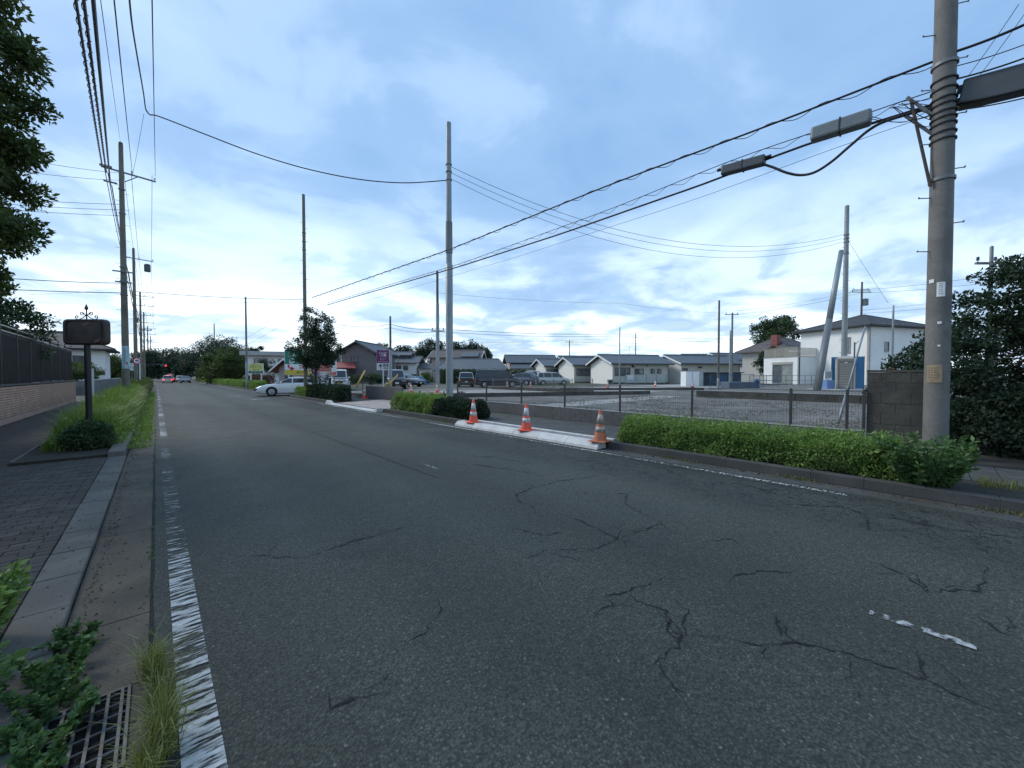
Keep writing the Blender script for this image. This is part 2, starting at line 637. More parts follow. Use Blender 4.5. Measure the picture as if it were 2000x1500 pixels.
M_closure = mat("closure_plastic", (0.052, 0.063, 0.072), 0.55, var=0.1)
M_closure_g = mat("closure_plastic_light", (0.15, 0.175, 0.185), 0.5, var=0.1)
M_iron = mat("rusty_iron", (0.055, 0.042, 0.035), 0.7, metal=0.3, var=0.3, dirt=(0.10, 0.05, 0.025), dscale=5)
M_board = mat("sign_board_weathered", (0.026, 0.022, 0.020), 0.5, var=0.3, scale=3, dirt=(0.105, 0.052, 0.034), dscale=2.3)
M_black = mat("black_metal", (0.02, 0.021, 0.023), 0.45, metal=0.3)
M_hole = mat("drain_hole", (0.004, 0.004, 0.004), 1.0)
M_grate = mat("grate_steel", (0.095, 0.10, 0.10), 0.55, metal=0.6, var=0.25, dirt=(0.07, 0.05, 0.035), dscale=9)
M_bark = mat("bark", (0.055, 0.045, 0.035), 0.95, var=0.3, bmp=0.9, bscale=25)
M_white = mat("white_paint", (0.72, 0.73, 0.72), 0.5, var=0.05)
M_cone = mat("cone_orange", (0.80, 0.105, 0.055), 0.55, var=0.12, scale=6, dirt=(0.60, 0.09, 0.05), dscale=6)
M_cone_f = mat("cone_orange_faded", (0.50, 0.15, 0.07), 0.65, var=0.2, scale=6, dirt=(0.22, 0.10, 0.06), dscale=6)
M_refl = mat("cone_reflective_band", (0.58, 0.56, 0.55), 0.4, var=0.1, scale=8, dirt=(0.36, 0.31, 0.29), dscale=9)
M_refl_d = mat("cone_reflective_dirty", (0.40, 0.36, 0.31), 0.5, var=0.2, scale=8, dirt=(0.20, 0.17, 0.14), dscale=9)
M_tyre = mat("tyre_rubber", (0.014, 0.014, 0.015), 0.85)
M_rim = mat("wheel_alloy", (0.50, 0.51, 0.52), 0.4, metal=0.3, var=0.1)
M_carglass = glass("car_glass", (0.022, 0.03, 0.032))
M_carglass_b = glass("car_glass_tint", (0.012, 0.016, 0.018))
M_houseglass = glass("window_glass", (0.10, 0.115, 0.12), 0.08)
M_curtain = glass("window_curtained", (0.26, 0.28, 0.26), 0.1)
M_frame = mat("window_frame_bronze", (0.05, 0.045, 0.042), 0.5, metal=0.3)
M_frame_s = mat("window_frame_silver", (0.32, 0.33, 0.33), 0.4, metal=0.6)
M_trim_b = mat("black_trim", (0.012, 0.012, 0.013), 0.5)
M_lamp = mat("headlight_lens", (0.30, 0.31, 0.32), 0.15)
M_lamp_d = mat("headlight_dark_lens", (0.05, 0.045, 0.045), 0.1)
M_tail = mat("tail_light_red", (0.30, 0.012, 0.012), 0.25)
M_brake = emit("brake_light_on", (1.0, 0.012, 0.02), 2.2)
M_redlamp = emit("red_signal_on", (1.0, 0.015, 0.02), 2.5)
M_plate = mat("number_plate", (0.60, 0.61, 0.60), 0.5)
M_plate_y = mat("number_plate_yellow", (0.45, 0.36, 0.06), 0.5)
M_ink = mat("sign_ink", (0.02, 0.02, 0.022), 0.7)
M_leaf_hedge = leaf_mat("leaf_hedge", (0.07, 0.135, 0.032), (0.27, 0.40, 0.12), 0.35)
M_leaf_dark = leaf_mat("leaf_dark", (0.018, 0.042, 0.020), (0.06, 0.10, 0.036), 0.2)
M_leaf_deep = leaf_mat("leaf_evergreen", (0.010, 0.028, 0.018), (0.036, 0.064, 0.030), 0.18, 0.75)
M_leaf_tree = leaf_mat("leaf_broad", (0.03, 0.055, 0.018), (0.095, 0.135, 0.036), 0.3)
M_leaf_blue = leaf_mat("leaf_roadside", (0.014, 0.034, 0.022), (0.045, 0.075, 0.038), 0.25)
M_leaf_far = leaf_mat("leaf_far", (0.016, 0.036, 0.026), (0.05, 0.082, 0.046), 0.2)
M_leaf_ivy = leaf_mat("leaf_ivy", (0.035, 0.085, 0.03), (0.115, 0.20, 0.06), 0.25)
M_grass = leaf_mat("grass_blade", (0.075, 0.14, 0.028), (0.22, 0.32, 0.08), 0.35)
M_grass_d = leaf_mat("grass_blade_dry", (0.09, 0.12, 0.03), (0.25, 0.27, 0.09), 0.35)


# ------------------------------------------------------------------ foliage
def mesh_quads(name, V, nq):
    """V: (4*nq,3) array of quads"""
    me = bpy.data.meshes.new(name)
    me.vertices.add(4 * nq)
    me.vertices.foreach_set("co", V.astype(np.float32).ravel())
    me.loops.add(4 * nq)
    me.loops.foreach_set("vertex_index", np.arange(4 * nq, dtype=np.int32))
    me.polygons.add(nq)
    me.polygons.foreach_set("loop_start", np.arange(0, 4 * nq, 4, dtype=np.int32))
    me.update(calc_edges=True)
    return me


def unit(a):
    return a / np.maximum(np.linalg.norm(a, axis=1, keepdims=True), 1e-9)


def leaf_mesh(name, P, O, size, aspect=0.5, up=0.25, spread=1.0):
    """kite leaves at points P growing roughly along outward directions O"""
    n = len(P)
    d = unit(O + rng.normal(size=(n, 3)) * spread + np.array([0, 0, up]))
    s = unit(np.cross(d, rng.normal(size=(n, 3))))
    nn = np.cross(d, s)
    L = size * rng.uniform(0.6, 1.35, (n, 1))
    W = L * aspect * 0.5
    mid = P + d * L * 0.45 - nn * L * 0.08
    V = np.empty((n, 4, 3))
    V[:, 0] = P
    V[:, 1] = mid + s * W
    V[:, 2] = P + d * L - nn * L * 0.12
    V[:, 3] = mid - s * W
    return mesh_quads(name, V.reshape(-1, 3), n)


def clump_points(centers, radii, n, shell=0.5):
    """points spread through leaf clumps; returns positions and outward directions"""
    centers = np.asarray(centers, float)
    radii = np.asarray(radii, float)
    wgt = radii ** 2
    idx = rng.choice(len(centers), n, p=wgt / wgt.sum())
    d = unit(rng.normal(size=(n, 3)))
    r = rng.uniform(0, 1, (n, 1)) ** shell
    d2 = d * np.array([1, 1, 0.75])
    return centers[idx] + d2 * r * radii[idx][:, None], d


def ellipsoid_clumps(blobs, n, rmin, rmax, shell=0.45):
    cs_, rs_ = [], []
    vol = np.array([b[1][0] * b[1][1] * b[1][2] for b in blobs]) ** 0.67
    pick = rng.choice(len(blobs), n, p=vol / vol.sum())
    for i in pick:
        c, r = blobs[i]
        d = unit(rng.normal(size=(1, 3)))[0]
        k = rng.uniform(0, 1) ** shell
        cs_.append(np.array(c) + d * np.array(r) * k)
        rs_.append(rng.uniform(rmin, rmax))
    return np.array(cs_), np.array(rs_)


def trunk_mesh(base, top, r0, r1, limbs, wob=0.08):
    mb = MB()
    base = Vector(base)
    top = Vector(top)
    pts, rad = [], []
    k = 7
    for i in range(k):
        f = i / (k - 1)
        p = base.lerp(top, f)
        p += Vector((random.uniform(-wob, wob), random.uniform(-wob, wob), 0)) * (f > 0)
        pts.append(p)
        rad.append(r0 + (r1 - r0) * f + (r0 * 0.35 if i == 0 else 0))
    mb.tube(pts, rad, 9)
    for q in limbs:
        q = Vector(q)
        f = min(0.95, max(0.3, random.uniform(0.35, 0.9)))
        a = base.lerp(top, f)
        m = a.lerp(q, 0.5) + Vector((0, 0, (q - a).length * 0.08))
        rr = max(r1, r0 * (1 - f)) * 0.6
        mb.tube([a, m, q], [rr, rr * 0.6, rr * 0.22], 6)
    return mb


def tree(name, label, base, blobs, nclump, crad, nleaf, lsize, lm, r0=0.15, group=None, trunk_top=None, shell=0.45, lshell=0.5, aspect=0.5, up=0.1, cat="tree", nlimb=14):
    """blobs are given relative to the base"""
    t = thing(name, label, cat, base, 0, group)
    cc, rr = ellipsoid_clumps(blobs, nclump, crad[0], crad[1], shell)
    P, O = clump_points(cc, rr, nleaf, lshell)
    keep = P[:, 2] > 0.05
    finish("crown", leaf_mesh("crown", P[keep], O[keep], lsize, aspect, up), lm, t, kind="stuff")
    if trunk_top is None:
        trunk_top = max(b[0][2] + b[1][2] * 0.55 for b in blobs)
        bx_, by_ = blobs[0][0][0], blobs[0][0][1]
    else:
        bx_, by_ = 0, 0
    lim = [cc[i] for i in rng.choice(len(cc), min(nlimb, len(cc)), replace=False)]
    smooth_by_angle(trunk_mesh((0, 0, -0.1), (bx_, by_, trunk_top), r0, r0 * 0.25, lim).build("trunk", M_bark, t), 60)
    return t


def hedge_points(x0, x1, y0, y1, z0, z1, n, lump=0.12, seed=0.0, rnd=0.25):
    """points just under the lumpy surface of a clipped hedge block, and outward directions"""
    P, O = [], []
    lx, ly, lz = x1 - x0, y1 - y0, z1 - z0
    areas = np.array([ly * lz, ly * lz, lx * lz, lx * lz, lx * ly])
    face = rng.choice(5, n, p=areas / areas.sum())
    a = rng.uniform(0, 1, n)
    b = rng.uniform(0, 1, n)
    dep = np.abs(rng.normal(0, 0.07, n))
    for i in range(n):
        f = face[i]
        if f < 2:
            p = [x0 if f == 0 else x1, y0 + a[i] * ly, z0 + b[i] * lz]
            o = [-1 if f == 0 else 1, 0, 0]
        elif f < 4:
            p = [x0 + a[i] * lx, y0 if f == 2 else y1, z0 + b[i] * lz]
            o = [0, -1 if f == 2 else 1, 0]
        else:
            p = [x0 + a[i] * lx, y0 + b[i] * ly, z1]
            o = [0, 0, 1]
        # round off the upper edges
        q = Vector(p)
        cxy = Vector((min(max(q.x, x0 + rnd), x1 - rnd), min(max(q.y, y0 + rnd), y1 - rnd), min(q.z, z1 - rnd)))
        dv = q - cxy
        if dv.length > 1e-6:
            dn = dv.normalized()
            q = cxy + dn * min(dv.length, rnd)
            o = dn
        else:
            o = Vector(o)
        nv = noise.noise(Vector((q.x * 2.3 + seed, q.y * 2.3, q.z * 2.3))) + 0.5 * noise.noise(Vector((q.x * 6 + seed, q.y * 6, q.z * 6)))
        q = q + o * (nv * lump - dep[i])
        P.append((q.x, q.y, max(q.z, z0)))
        O.append((o[0], o[1], o[2]))
    return np.array(P), np.array(O)


def hedge(name, label, x0, x1, y0, y1, z0, z1, n, lsize, lm, cat="hedge", lump=0.12, group=None, core=True, sprigs=0):
    cx_, cy_ = (x0 + x1) / 2, (y0 + y1) / 2
    t = thing(name, label, cat, (cx_, cy_, z0), 0, group)
    X0, X1, Y0, Y1, Z1 = x0 - cx_, x1 - cx_, y0 - cy_, y1 - cy_, z1 - z0
    P, O = hedge_points(X0, X1, Y0, Y1, 0.03, Z1, n, lump, cx_)
    if sprigs:
        k = sprigs
        sp = np.column_stack([rng.uniform(X0 + .1, X1 - .1, k), rng.uniform(Y0 + .1, Y1 - .1, k), np.full(k, Z1 - 0.03)])
        reps = 9
        base = np.repeat(sp, reps, axis=0)
        hh = rng.uniform(0, 0.16, (k * reps, 1))
        base = base + np.column_stack([rng.normal(0, .02, (k * reps, 2)), hh])
        P = np.vstack([P, base])
        O = np.vstack([O, np.tile([0, 0, 0.6], (k * reps, 1))])
    finish("foliage", leaf_mesh("foliage", P, O, lsize, 0.5, 0.2, 0.8), lm, t, kind="stuff")
    mb = MB()
    # twiggy stems in the middle
    for i in range(int(10 + 6 * (y1 - y0))):
        x = random.uniform(X0 + .12, X1 - .12)
        y = random.uniform(Y0 + .12, Y1 - .12)
        mb.tube([(x, y, -0.02), (x + random.uniform(-.1, .1), y + random.uniform(-.1, .1), Z1 * 0.5), (x + random.uniform(-.2, .2), y + random.uniform(-.2, .2), Z1 * 0.85)], [0.012, 0.009, 0.005], 5)
    mb.build("stem", M_bark, t, kind="stuff")
    if core:
        me = leaf_mesh("inner", *clump_points(np.column_stack([rng.uniform(X0 + .15, X1 - .15, 60), rng.uniform(Y0 + .15, Y1 - .15, 60), rng.uniform(.05, Z1 - .1, 60)]), np.full(60, 0.3), max(600, n // 5), 1.0), lsize * 1.8, 0.7)
        co = np.empty(len(me.vertices) * 3, np.float32)
        me.vertices.foreach_get("co", co)
        co = co.reshape(-1, 3)
        co[:, 2] = np.clip(co[:, 2], 0.02, Z1)
        co[:, 0] = np.clip(co[:, 0], X0 + .03, X1 - .03)
        co[:, 1] = np.clip(co[:, 1], Y0 + .03, Y1 - .03)
        me.vertices.foreach_set("co", co.ravel())
        finish("inner_foliage", me, lm, t, kind="stuff")
    return t


def grass_mesh(name, P, H, lean=0.35, wdt=0.006):
    """two-segment blades"""
    n = len(P)
    az = rng.uniform(0, 2 * PI, n)
    dr = np.column_stack([np.cos(az), np.sin(az), np.zeros(n)])
    sd = np.column_stack([-np.sin(az), np.cos(az), np.zeros(n)])
    ln = rng.uniform(0.1, 1, (n, 1)) * lean
    H = H[:, None]
    b = P
    m = P + np.array([0, 0, 1.0]) * H * 0.6 + dr * H * ln * 0.35
    tp = P + np.array([0, 0, 1.0]) * H * (1 - ln * 0.35) + dr * H * ln
    wv = wdt * rng.uniform(0.6, 1.5, (n, 1))
    V = np.empty((n, 2, 4, 3))
    V[:, 0, 0] = b - sd * wv
    V[:, 0, 1] = b + sd * wv
    V[:, 0, 2] = m + sd * wv * 0.8
    V[:, 0, 3] = m - sd * wv * 0.8
    V[:, 1, 0] = m - sd * wv * 0.8
    V[:, 1, 1] = m + sd * wv * 0.8
    V[:, 1, 2] = tp + sd * wv * 0.12
    V[:, 1, 3] = tp - sd * wv * 0.12
    return mesh_quads(name, V.reshape(-1, 3), 2 * n)


# ------------------------------------------------------------------ lettering
def lettering(parent, s, size, loc, rx, rz, m, name="lettering", sx=1.0, bold=0.0):
    cu = bpy.data.curves.new("txt", "FONT")
    cu.body = s
    cu.size = size
    cu.align_x = "CENTER"
    cu.align_y = "CENTER"
    cu.offset = bold
    cu.resolution_u = 3
    ob = bpy.data.objects.new("txt", cu)
    COL.objects.link(ob)
    dg = bpy.context.evaluated_depsgraph_get()
    dg.update()
    me = bpy.data.meshes.new_from_object(ob.evaluated_get(dg))
    bpy.data.objects.remove(ob)
    bpy.data.curves.remove(cu)
    Mx = Matrix.Translation(loc) @ Matrix.Rotation(rz, 4, "Z") @ Matrix.Rotation(rx, 4, "X") @ Matrix.Diagonal((sx, 1, 1, 1))
    me.transform(Mx)
    me.materials.clear()
    o = finish(name, me, m, parent)
    return o


def strokes(mb, x0, x1, z, h, y, n, seed, vert=False):
    """a row of illegible characters as they read in the photograph: small broken strokes"""
    r = random.Random(seed)
    for i in range(n):
        c = x0 + (x1 - x0) * (i + 0.5) / n
        ww = (x1 - x0) / n * 0.8
        for k in range(3):
            if vert:
                mb.box((z + r.uniform(-.3, .3) * h, y, c + (k - 1) * ww * 0.3), (h * r.uniform(.5, .95), 0.004, ww * 0.16))
            else:
                if r.random() < .6:
                    mb.box((c, y, z + (k - 1) * h * 0.33), (ww * r.uniform(.5, .95), 0.004, h * 0.14))
                else:
                    mb.box((c + (k - 1) * ww * 0.3, y, z), (ww * 0.14, 0.004, h * r.uniform(.6, .95)))
    return mb

# =================================================================== THE SETTING
# ground to the horizon
mb = MB()
mb.quad((-2500, -2500, -0.06), (2500, -2500, -0.06), (2500, 2500, -0.06), (-2500, 2500, -0.06))
tag(mb.build("ground", M_dirt, fix=False), kind="structure")

# road
XR0, XR1 = -0.04, 6.86
mb = MB()
for i in range(26):
    y0, y1 = -40 + i * 12, -40 + (i + 1) * 12
    for x0, x1 in ((XR0, 1.7), (1.7, 3.4), (3.4, 5.1), (5.1, XR1)):
        mb.quad((x0, y0, 0), (x1, y0, 0), (x1, y1, 0), (x0, y1, 0))
road = tag(mb.build("road", M_asph, fix=False), kind="structure")
# hot mix spills over the gutter edge in a ragged line
mb = MB()
ys = np.arange(-3, 60, 0.12)
prev = None
for y in ys:
    x = XR0 + 0.004 + 0.012 * noise.noise(Vector((3.1, y * 1.7, 0)))
    if prev:
        mb.quad((-0.054, prev[1], 0.004), (prev[0], prev[1], 0.004), (x, y, 0.004), (-0.054, y, 0.004))
    prev = (x, y)
mb.build("asphalt_edge", M_crack, road, fix=False)


def strip(name, x0, x1, y0, y1, z, m, parent, step=2.0):
    mb = MB()
    y = y0
    while y < y1 - 1e-6:
        ye = min(y + step, y1)
        mb.quad((x0, y, z), (x1, y, z), (x1, ye, z), (x0, ye, z))
        y = ye
    return mb.build(name, m, parent, fix=False)


for y0, y1, wear in ((-3, 2.62, .47), (2.62, 3.3, .55), (3.3, 5.0, .545), (5.0, 13.5, .61), (13.5, 40, .56), (40, 150, .58)):
    strip("edge_line", 0.05, 0.19, y0, y1, 0.008, paint_worn("edge_paint", (0.52, 0.54, 0.53), wear, 0.8, 5.0, 6.0), road)
strip("edge_line", 6.68, 6.78, 0.7, 16.2, 0.008, M_line_r, road)
strip("edge_line", 6.66, 6.79, 16.2, 23.5, 0.008, M_line_r, road)
strip("edge_line", 6.66, 6.79, 46, 150, 0.008, M_line_r, road)
for y0, L in ((-0.22, 0.46), (5.65, 0.6), (17.5, 0.7), (60, 5), (70, 5), (80, 5), (90, 5)):
    strip("centre_dash", 3.47, 3.54, y0, y0 + L, 0.008, M_dash, road)
strip("stop_dash", 3.85, 4.75, 35.5, 36.1, 0.008, M_line_r, road)
strip("stop_dash", 4.55, 5.6, 29.9, 30.5, 0.008, M_line_r, road)

# cracks, set out on the road surface
CR = [
    [(1175, 1163), (1222, 1158), (1260, 1142), (1300, 1128)],
    [(1222, 1158), (1245, 1175), (1275, 1185), (1300, 1195), (1310, 1225), (1335, 1245), (1322, 1265), (1300, 1285), (1275, 1300)],
    [(1335, 1245), (1375, 1240), (1420, 1250), (1490, 1262), (1530, 1252), (1565, 1255), (1620, 1270), (1680, 1285), (1740, 1305), (1810, 1328), (1860, 1355), (1930, 1385), (2010, 1412)],
    [(1530, 1252), (1520, 1230), (1510, 1215), (1516, 1198)],
    [(1810, 1328), (1800, 1295), (1795, 1270)],
    [(1025, 945), (1035, 955), (1008, 968), (1012, 980), (1050, 992)],
    [(1080, 1000), (1130, 1015), (1160, 1030), (1205, 1053), (1170, 1070), (1120, 1080)],
    [(1205, 1053), (1260, 1035), (1290, 1020), (1302, 1030), (1310, 1040)],
    [(1035, 955), (1090, 940), (1180, 928)],
    [(1150, 963), (1225, 965), (1220, 985), (1250, 1000), (1290, 1018)],
    [(1370, 1060), (1430, 1052), (1455, 1070)],
    [(1030, 1090), (1070, 1075)],
    [(800, 1255), (830, 1235), (850, 1220)],
    [(640, 1390), (700, 1360), (760, 1345)],
    [(1795, 1160), (1840, 1152), (1910, 1155), (1920, 1135), (1925, 1120)],
    [(1695, 1095), (1760, 1120), (1830, 1165)],
    [(1900, 1200), (1960, 1235), (2010, 1258)],
    [(590, 1090), (700, 1055), (830, 1020)],
    [(480, 1085), (590, 1090)],
    [(1600, 975), (1690, 1005), (1760, 1015), (1860, 1035), (2010, 1053)],
    [(1530, 985), (1640, 990), (1690, 1005)],
    [(1690, 1010), (1700, 1035), (1712, 1040)],
    [(870, 905), (930, 908), (1000, 918), (1065, 930)],
    [(900, 890), (960, 893), (1040, 905)],
    [(1095, 890), (1130, 898), (1170, 905), (1200, 915)],
    [(1255, 905), (1290, 915), (1330, 912), (1370, 925)],
    [(1380, 940), (1440, 945), (1500, 958), (1540, 955)],
    [(1000, 1030), (1060, 1045), (1110, 1040)],
    [(1420, 1130), (1490, 1115), (1560, 1120)],
]
def branches(P):
    out = []
    for a, b in zip(P[:-1], P[1:]):
        for _ in range(int((b - a).length / 0.5) + 1):
            if random.random() < .4:
                q = a.lerp(b, random.random())
                an = random.uniform(0, 2 * PI)
                l = random.uniform(.08, .3)
                e = q + Vector((math.cos(an), math.sin(an), 0)) * l
                out.append([q, e, e + Vector((math.cos(an + .6), math.sin(an + .6), 0)) * l * .6])
    return out


CRW = [[gp(u, v) for u, v in line] for line in CR]
CRW += [b_ for P in CRW for b_ in branches(P)]
for ci, P in enumerate(CRW):
    fine = []
    for a, b in zip(P[:-1], P[1:]):
        k = max(2, int((b - a).length / 0.04))
        for j in range(k):
            q = a.lerp(b, j / k)
            jit = 0.02
            fine.append(q + Vector((random.uniform(-jit, jit), random.uniform(-jit, jit), 0)))
    fine.append(P[-1])
    dist = P[len(P) // 2].length
    wmax = (0.018 if dist < 5 else 0.028 if dist < 9 else 0.038) * (1.0 if ci < len(CR) else 0.5)
    mb = MB()
    L, Rr = [], []
    for j, q in enumerate(fine):
        a = fine[max(j - 1, 0)]
        b = fine[min(j + 1, len(fine) - 1)]
        d = (b - a).normalized()
        s = Vector((-d.y, d.x, 0))
        e = min(1, 3.0 * min(j, len(fine) - 1 - j) / len(fine) + 0.15)
        ww = wmax * e * random.choice((.2, .35, .5, .8, 1.2))
        L.append(q + s * ww / 2)
        Rr.append(q - s * ww / 2)
    for j in range(len(fine) - 1):
        mb.quad(*[(p.x, p.y, 0.004) for p in (Rr[j], Rr[j + 1], L[j + 1], L[j])])
    mb.build("crack", M_crack, road, fix=False)
# lengthwise paving seam near the middle of the road
mb = MB()
prev = None
for y in np.arange(5.2, 70, 0.25):
    x = 3.2 + 0.05 * noise.noise(Vector((9.1, y * 0.6, 0)))
    if prev and noise.noise(Vector((2.2, y * 0.35, 5))) > -0.25:
        mb.quad((prev[0] - .008, prev[1], 0.004), (prev[0] + .008, prev[1], 0.004), (x + .008, y, 0.004), (x - .008, y, 0.004))
    prev = (x, y)
mb.build("paving_seam", M_crack, road, fix=False)

# ---- left side: gutter slabs, kerb, clay paved footway
gut = tag(MB().bx(-0.46, -0.06, -4, 160, -0.05, -0.014).build("gutter", M_sand), kind="structure")
GR0, GR1 = 2.20, 2.76            # drain opening
seg = [(-4, 0.3), (0.3, GR0), (GR1, 3.55), (3.55, 5.5), (5.5, 7.5), (7.5, 9.5), (9.5, 11.5), (11.5, 14), (14, 17), (17, 20)]
for a, b in seg:
    MB().bx(-0.445, -0.055, a + 0.004, b - 0.004, -0.013, 0.002, bev=0.003).build("gutter_slab", M_conc, gut)
MB().bx(-0.445, -0.055, 20.004, 160, -0.013, 0.002).build("gutter_slab", M_conc, gut)
MB().bx(-0.445, -0.425, GR0, GR1, -0.0131, 0.001).build("drain_rim", M_conc, gut)
MB().bx(-0.115, -0.055, GR0, GR1, -0.0132, 0.001).build("drain_rim", M_conc, gut)
MB().bx(-0.425, -0.12, GR0, GR1, -0.0125, -0.0105).build("drain_well", M_hole, gut)
grate = thing("drain_grate", "galvanised steel grid grate set in the kerbside gutter", "drain grate", (-0.27, (GR0 + GR1) / 2, 0.0))
fr = MB()
gl = GR1 - GR0
for x in (-0.152, 0.146):
    fr.bx(x - 0.006, x + 0.006, -gl / 2 + .012, gl / 2 - .012, -0.008, 0.012)
for y in (-gl / 2 + .006, gl / 2 - .006):
    fr.bx(-0.158, 0.152, y - 0.006, y + 0.006, -0.008, 0.0115)
fr.build("frame", M_grate, grate)
for i in range(6):
    x = -0.146 + (i + 0.5) * 0.292 / 6
    MB().bx(x - 0.006, x + 0.006, -gl / 2 + .012, gl / 2 - .012, -0.007, 0.011).build("bar", M_grate, grate)
for i in range(7):
    y = -gl / 2 + gl * (i + 0.5) / 7
    MB().tube([(-0.146, y, 0.006), (0.146, y, 0.006)], 0.0065, 6).build("cross_bar", M_grate, grate)

kerb = tag(MB().bx(-0.70, -0.45, -4, 160, -0.05, 0.012).build("kerb", M_sand), kind="structure")
kerb_me = MB().bx(-0.10, 0.145, -0.296, 0.296, 0.0, 0.05, bev=0.008).mesh("kerb_stone")
kerb_me.materials.append(M_kerb)
kerb_hi = MB().bx(-0.10, 0.125, -0.296, 0.296, 0.0, 0.15, bev=0.015).mesh("kerb_stone")
kerb_hi.materials.append(M_kerb)
y = -0.6
while y < 60:
    o = bpy.data.objects.new("kerb_stone", kerb_me if y < 10.6 else kerb_hi)
    COL.objects.link(o)
    o.parent = kerb
    o.location = (-0.595 + random.uniform(-.003, .003), y, 0.004 + random.uniform(-.003, .003))
    o.rotation_euler = (0, 0, random.uniform(-.006, .006))
    y += 0.6

foot = tag(MB().bx(-3.52, -0.70, -4, 200, -0.05, 0.038).build("footway", M_sand), kind="structure")
pav_me = MB().bx(-0.0975, 0.0975, -0.0475, 0.0475, 0, 0.016, bev=0.004).mesh("paver")
pav_me.materials.append(M_paver)
rest = MB()
halves = []
cand = []
for j in range(int((26 - 0.5) / 0.1)):
    yy = 0.5 + j * 0.1
    off = 0.1 if j % 2 else 0.0
    k = 0
    while True:
        x = -0.80 - off - k * 0.2
        if off and k == 0:
            halves.append((-0.7485, yy))
        k += 1
        if x < -3.45:
            break
        cand.append((x, yy))
vis = [(x, yy) for x, yy in cand if yy > 3.2 and x > -0.186 * yy and yy < 10.55 or (yy >= 10.55 and x < -1.85 and x > -0.186 * yy)]
vis.sort(key=lambda p: p[0] ** 2 + p[1] ** 2)
near = set(vis[:300])
for x, yy in cand:
    if -1.83 < x and yy > 10.6:
        continue
    dz = random.uniform(-.003, .003)
    if (x, yy) in near:
        o = bpy.data.objects.new("paver", pav_me)
        COL.objects.link(o)
        o.parent = foot
        o.location = (x, yy, 0.039 + dz)
        o.rotation_euler = (random.uniform(-.012, .012), random.uniform(-.012, .012), random.uniform(-.02, .02))
    else:
        rest.bx(x - .0975, x + .0975, yy - .0475, yy + .0475, 0.039 + dz, 0.055 + dz, bev=0.004)
for x, yy in halves:
    if yy < 10.5:
        rest.bx(x - .0475, x + .0475, yy - .0475, yy + .0475, 0.039, 0.055, bev=0.004)
rest.build("paving", M_paver, foot, kind="stuff", fix=False)
strip("far_paving", -3.5, -1.85, 26.1, 160, 0.05, M_paver, foot)
# roadside planting strip beyond the low kerb
MB().bx(-1.82, -0.70, 10.62, 60, -0.04, 0.10).build("planting_bed", M_soil, foot)
MB().bx(-1.86, -1.82, 10.62, 60, -0.04, 0.12).build("bed_edging", M_kerb, foot)
MB().bx(-1.86, -0.70, 10.56, 10.62, -0.04, 0.10).build("bed_edging", M_soil, foot)
# side street mouth and forecourts beyond the brick wall
tag(MB().bx(-60, -3.525, 34.6, 44, -0.05, 0.02).build("side_street", M_asph), kind="structure")
tag(MB().bx(-60, -3.70, -40, 34.5, -0.05, 0.11).build("garden_ground", M_dirt), kind="structure")

# ---- right side: gutter, kerbs, beds, footway
gutr = tag(MB().bx(XR1, 7.24, -6, 160, -0.05, 0.004).build("gutter", M_kerb_dark), kind="structure")
kr = tag(MB().bx(7.25, 7.44, -6, 160, -0.05, 0.01).build("kerb", M_sand), kind="structure")
krs = MB().bx(-0.09, 0.09, -0.2995, 0.2995, 0.0, 0.14, bev=0.006).mesh("kerb_stone")
krs.materials.append(M_kerb_dark)


def kerb_run(y0, y1):
    n = max(1, round((y1 - y0) / 0.6))
    st = (y1 - y0) / n
    for i in range(n):
        o = bpy.data.objects.new("kerb_stone", krs)
        COL.objects.link(o)
        o.parent = kr
        o.location = (7.34 + random.uniform(-.004, .004), y0 + (i + .5) * st, 0.005)
        o.scale = (1, st / 0.6 * 0.999, 1)


kerb_run(-1.2, 4.75)
kerb_run(10.15, 16.1)
kerb_run(22.9, 32.0)
kerb_run(46.0, 110.0)
# white drop kerbs
wk = tag(MB().bx(6.885, 7.244, 4.75, 10.15, -0.04, 0.006).build("drop_kerb", M_sand), kind="structure")


def wedge(name, prof, y0, y1, m, parent):
    """profile in x-z extruded along y (profile points clockwise)"""
    n = len(prof)
    vs = [(x, y0, z) for x, z in prof] + [(x, y1, z) for x, z in prof]
    fs = [tuple(range(n)), tuple(range(2 * n - 1, n - 1, -1))] + [((i + 1) % n, i, n + i, n + (i + 1) % n) for i in range(n)]
    return MB().add(vs, fs).build(name, m, parent)


for i in range(6):
    y0 = 4.78 + i * 0.894
    wedge("kerb_block", [(6.90, 0.0), (6.915, 0.06), (7.02, 0.155), (7.235, 0.158), (7.24, 0.0)], y0 + .006, y0 + .888, M_kerb_new, wk)
for i in range(6):
    y0 = 4.78 + i * 0.894
    MB().bx(7.52, 7.64, y0 + .005, y0 + .889, 0.0, 0.162, bev=0.01).build("kerb_block", M_kerb_new, wk)
MB().bx(7.25, 7.515, 4.78, 10.14, 0.0, 0.11).build("kerb_gap", M_soil, wk)
dk = tag(MB().bx(6.885, 7.244, 16.1, 22.9, -0.04, 0.006).build("drop_kerb", M_sand), kind="structure")
for i in range(9):
    y0 = 16.7 + i * 0.622
    wedge("kerb_block", [(6.92, 0.0), (6.93, 0.03), (7.05, 0.055), (7.235, 0.06), (7.24, 0.0)], y0 + .005, y0 + .617, M_kerb_new, dk)
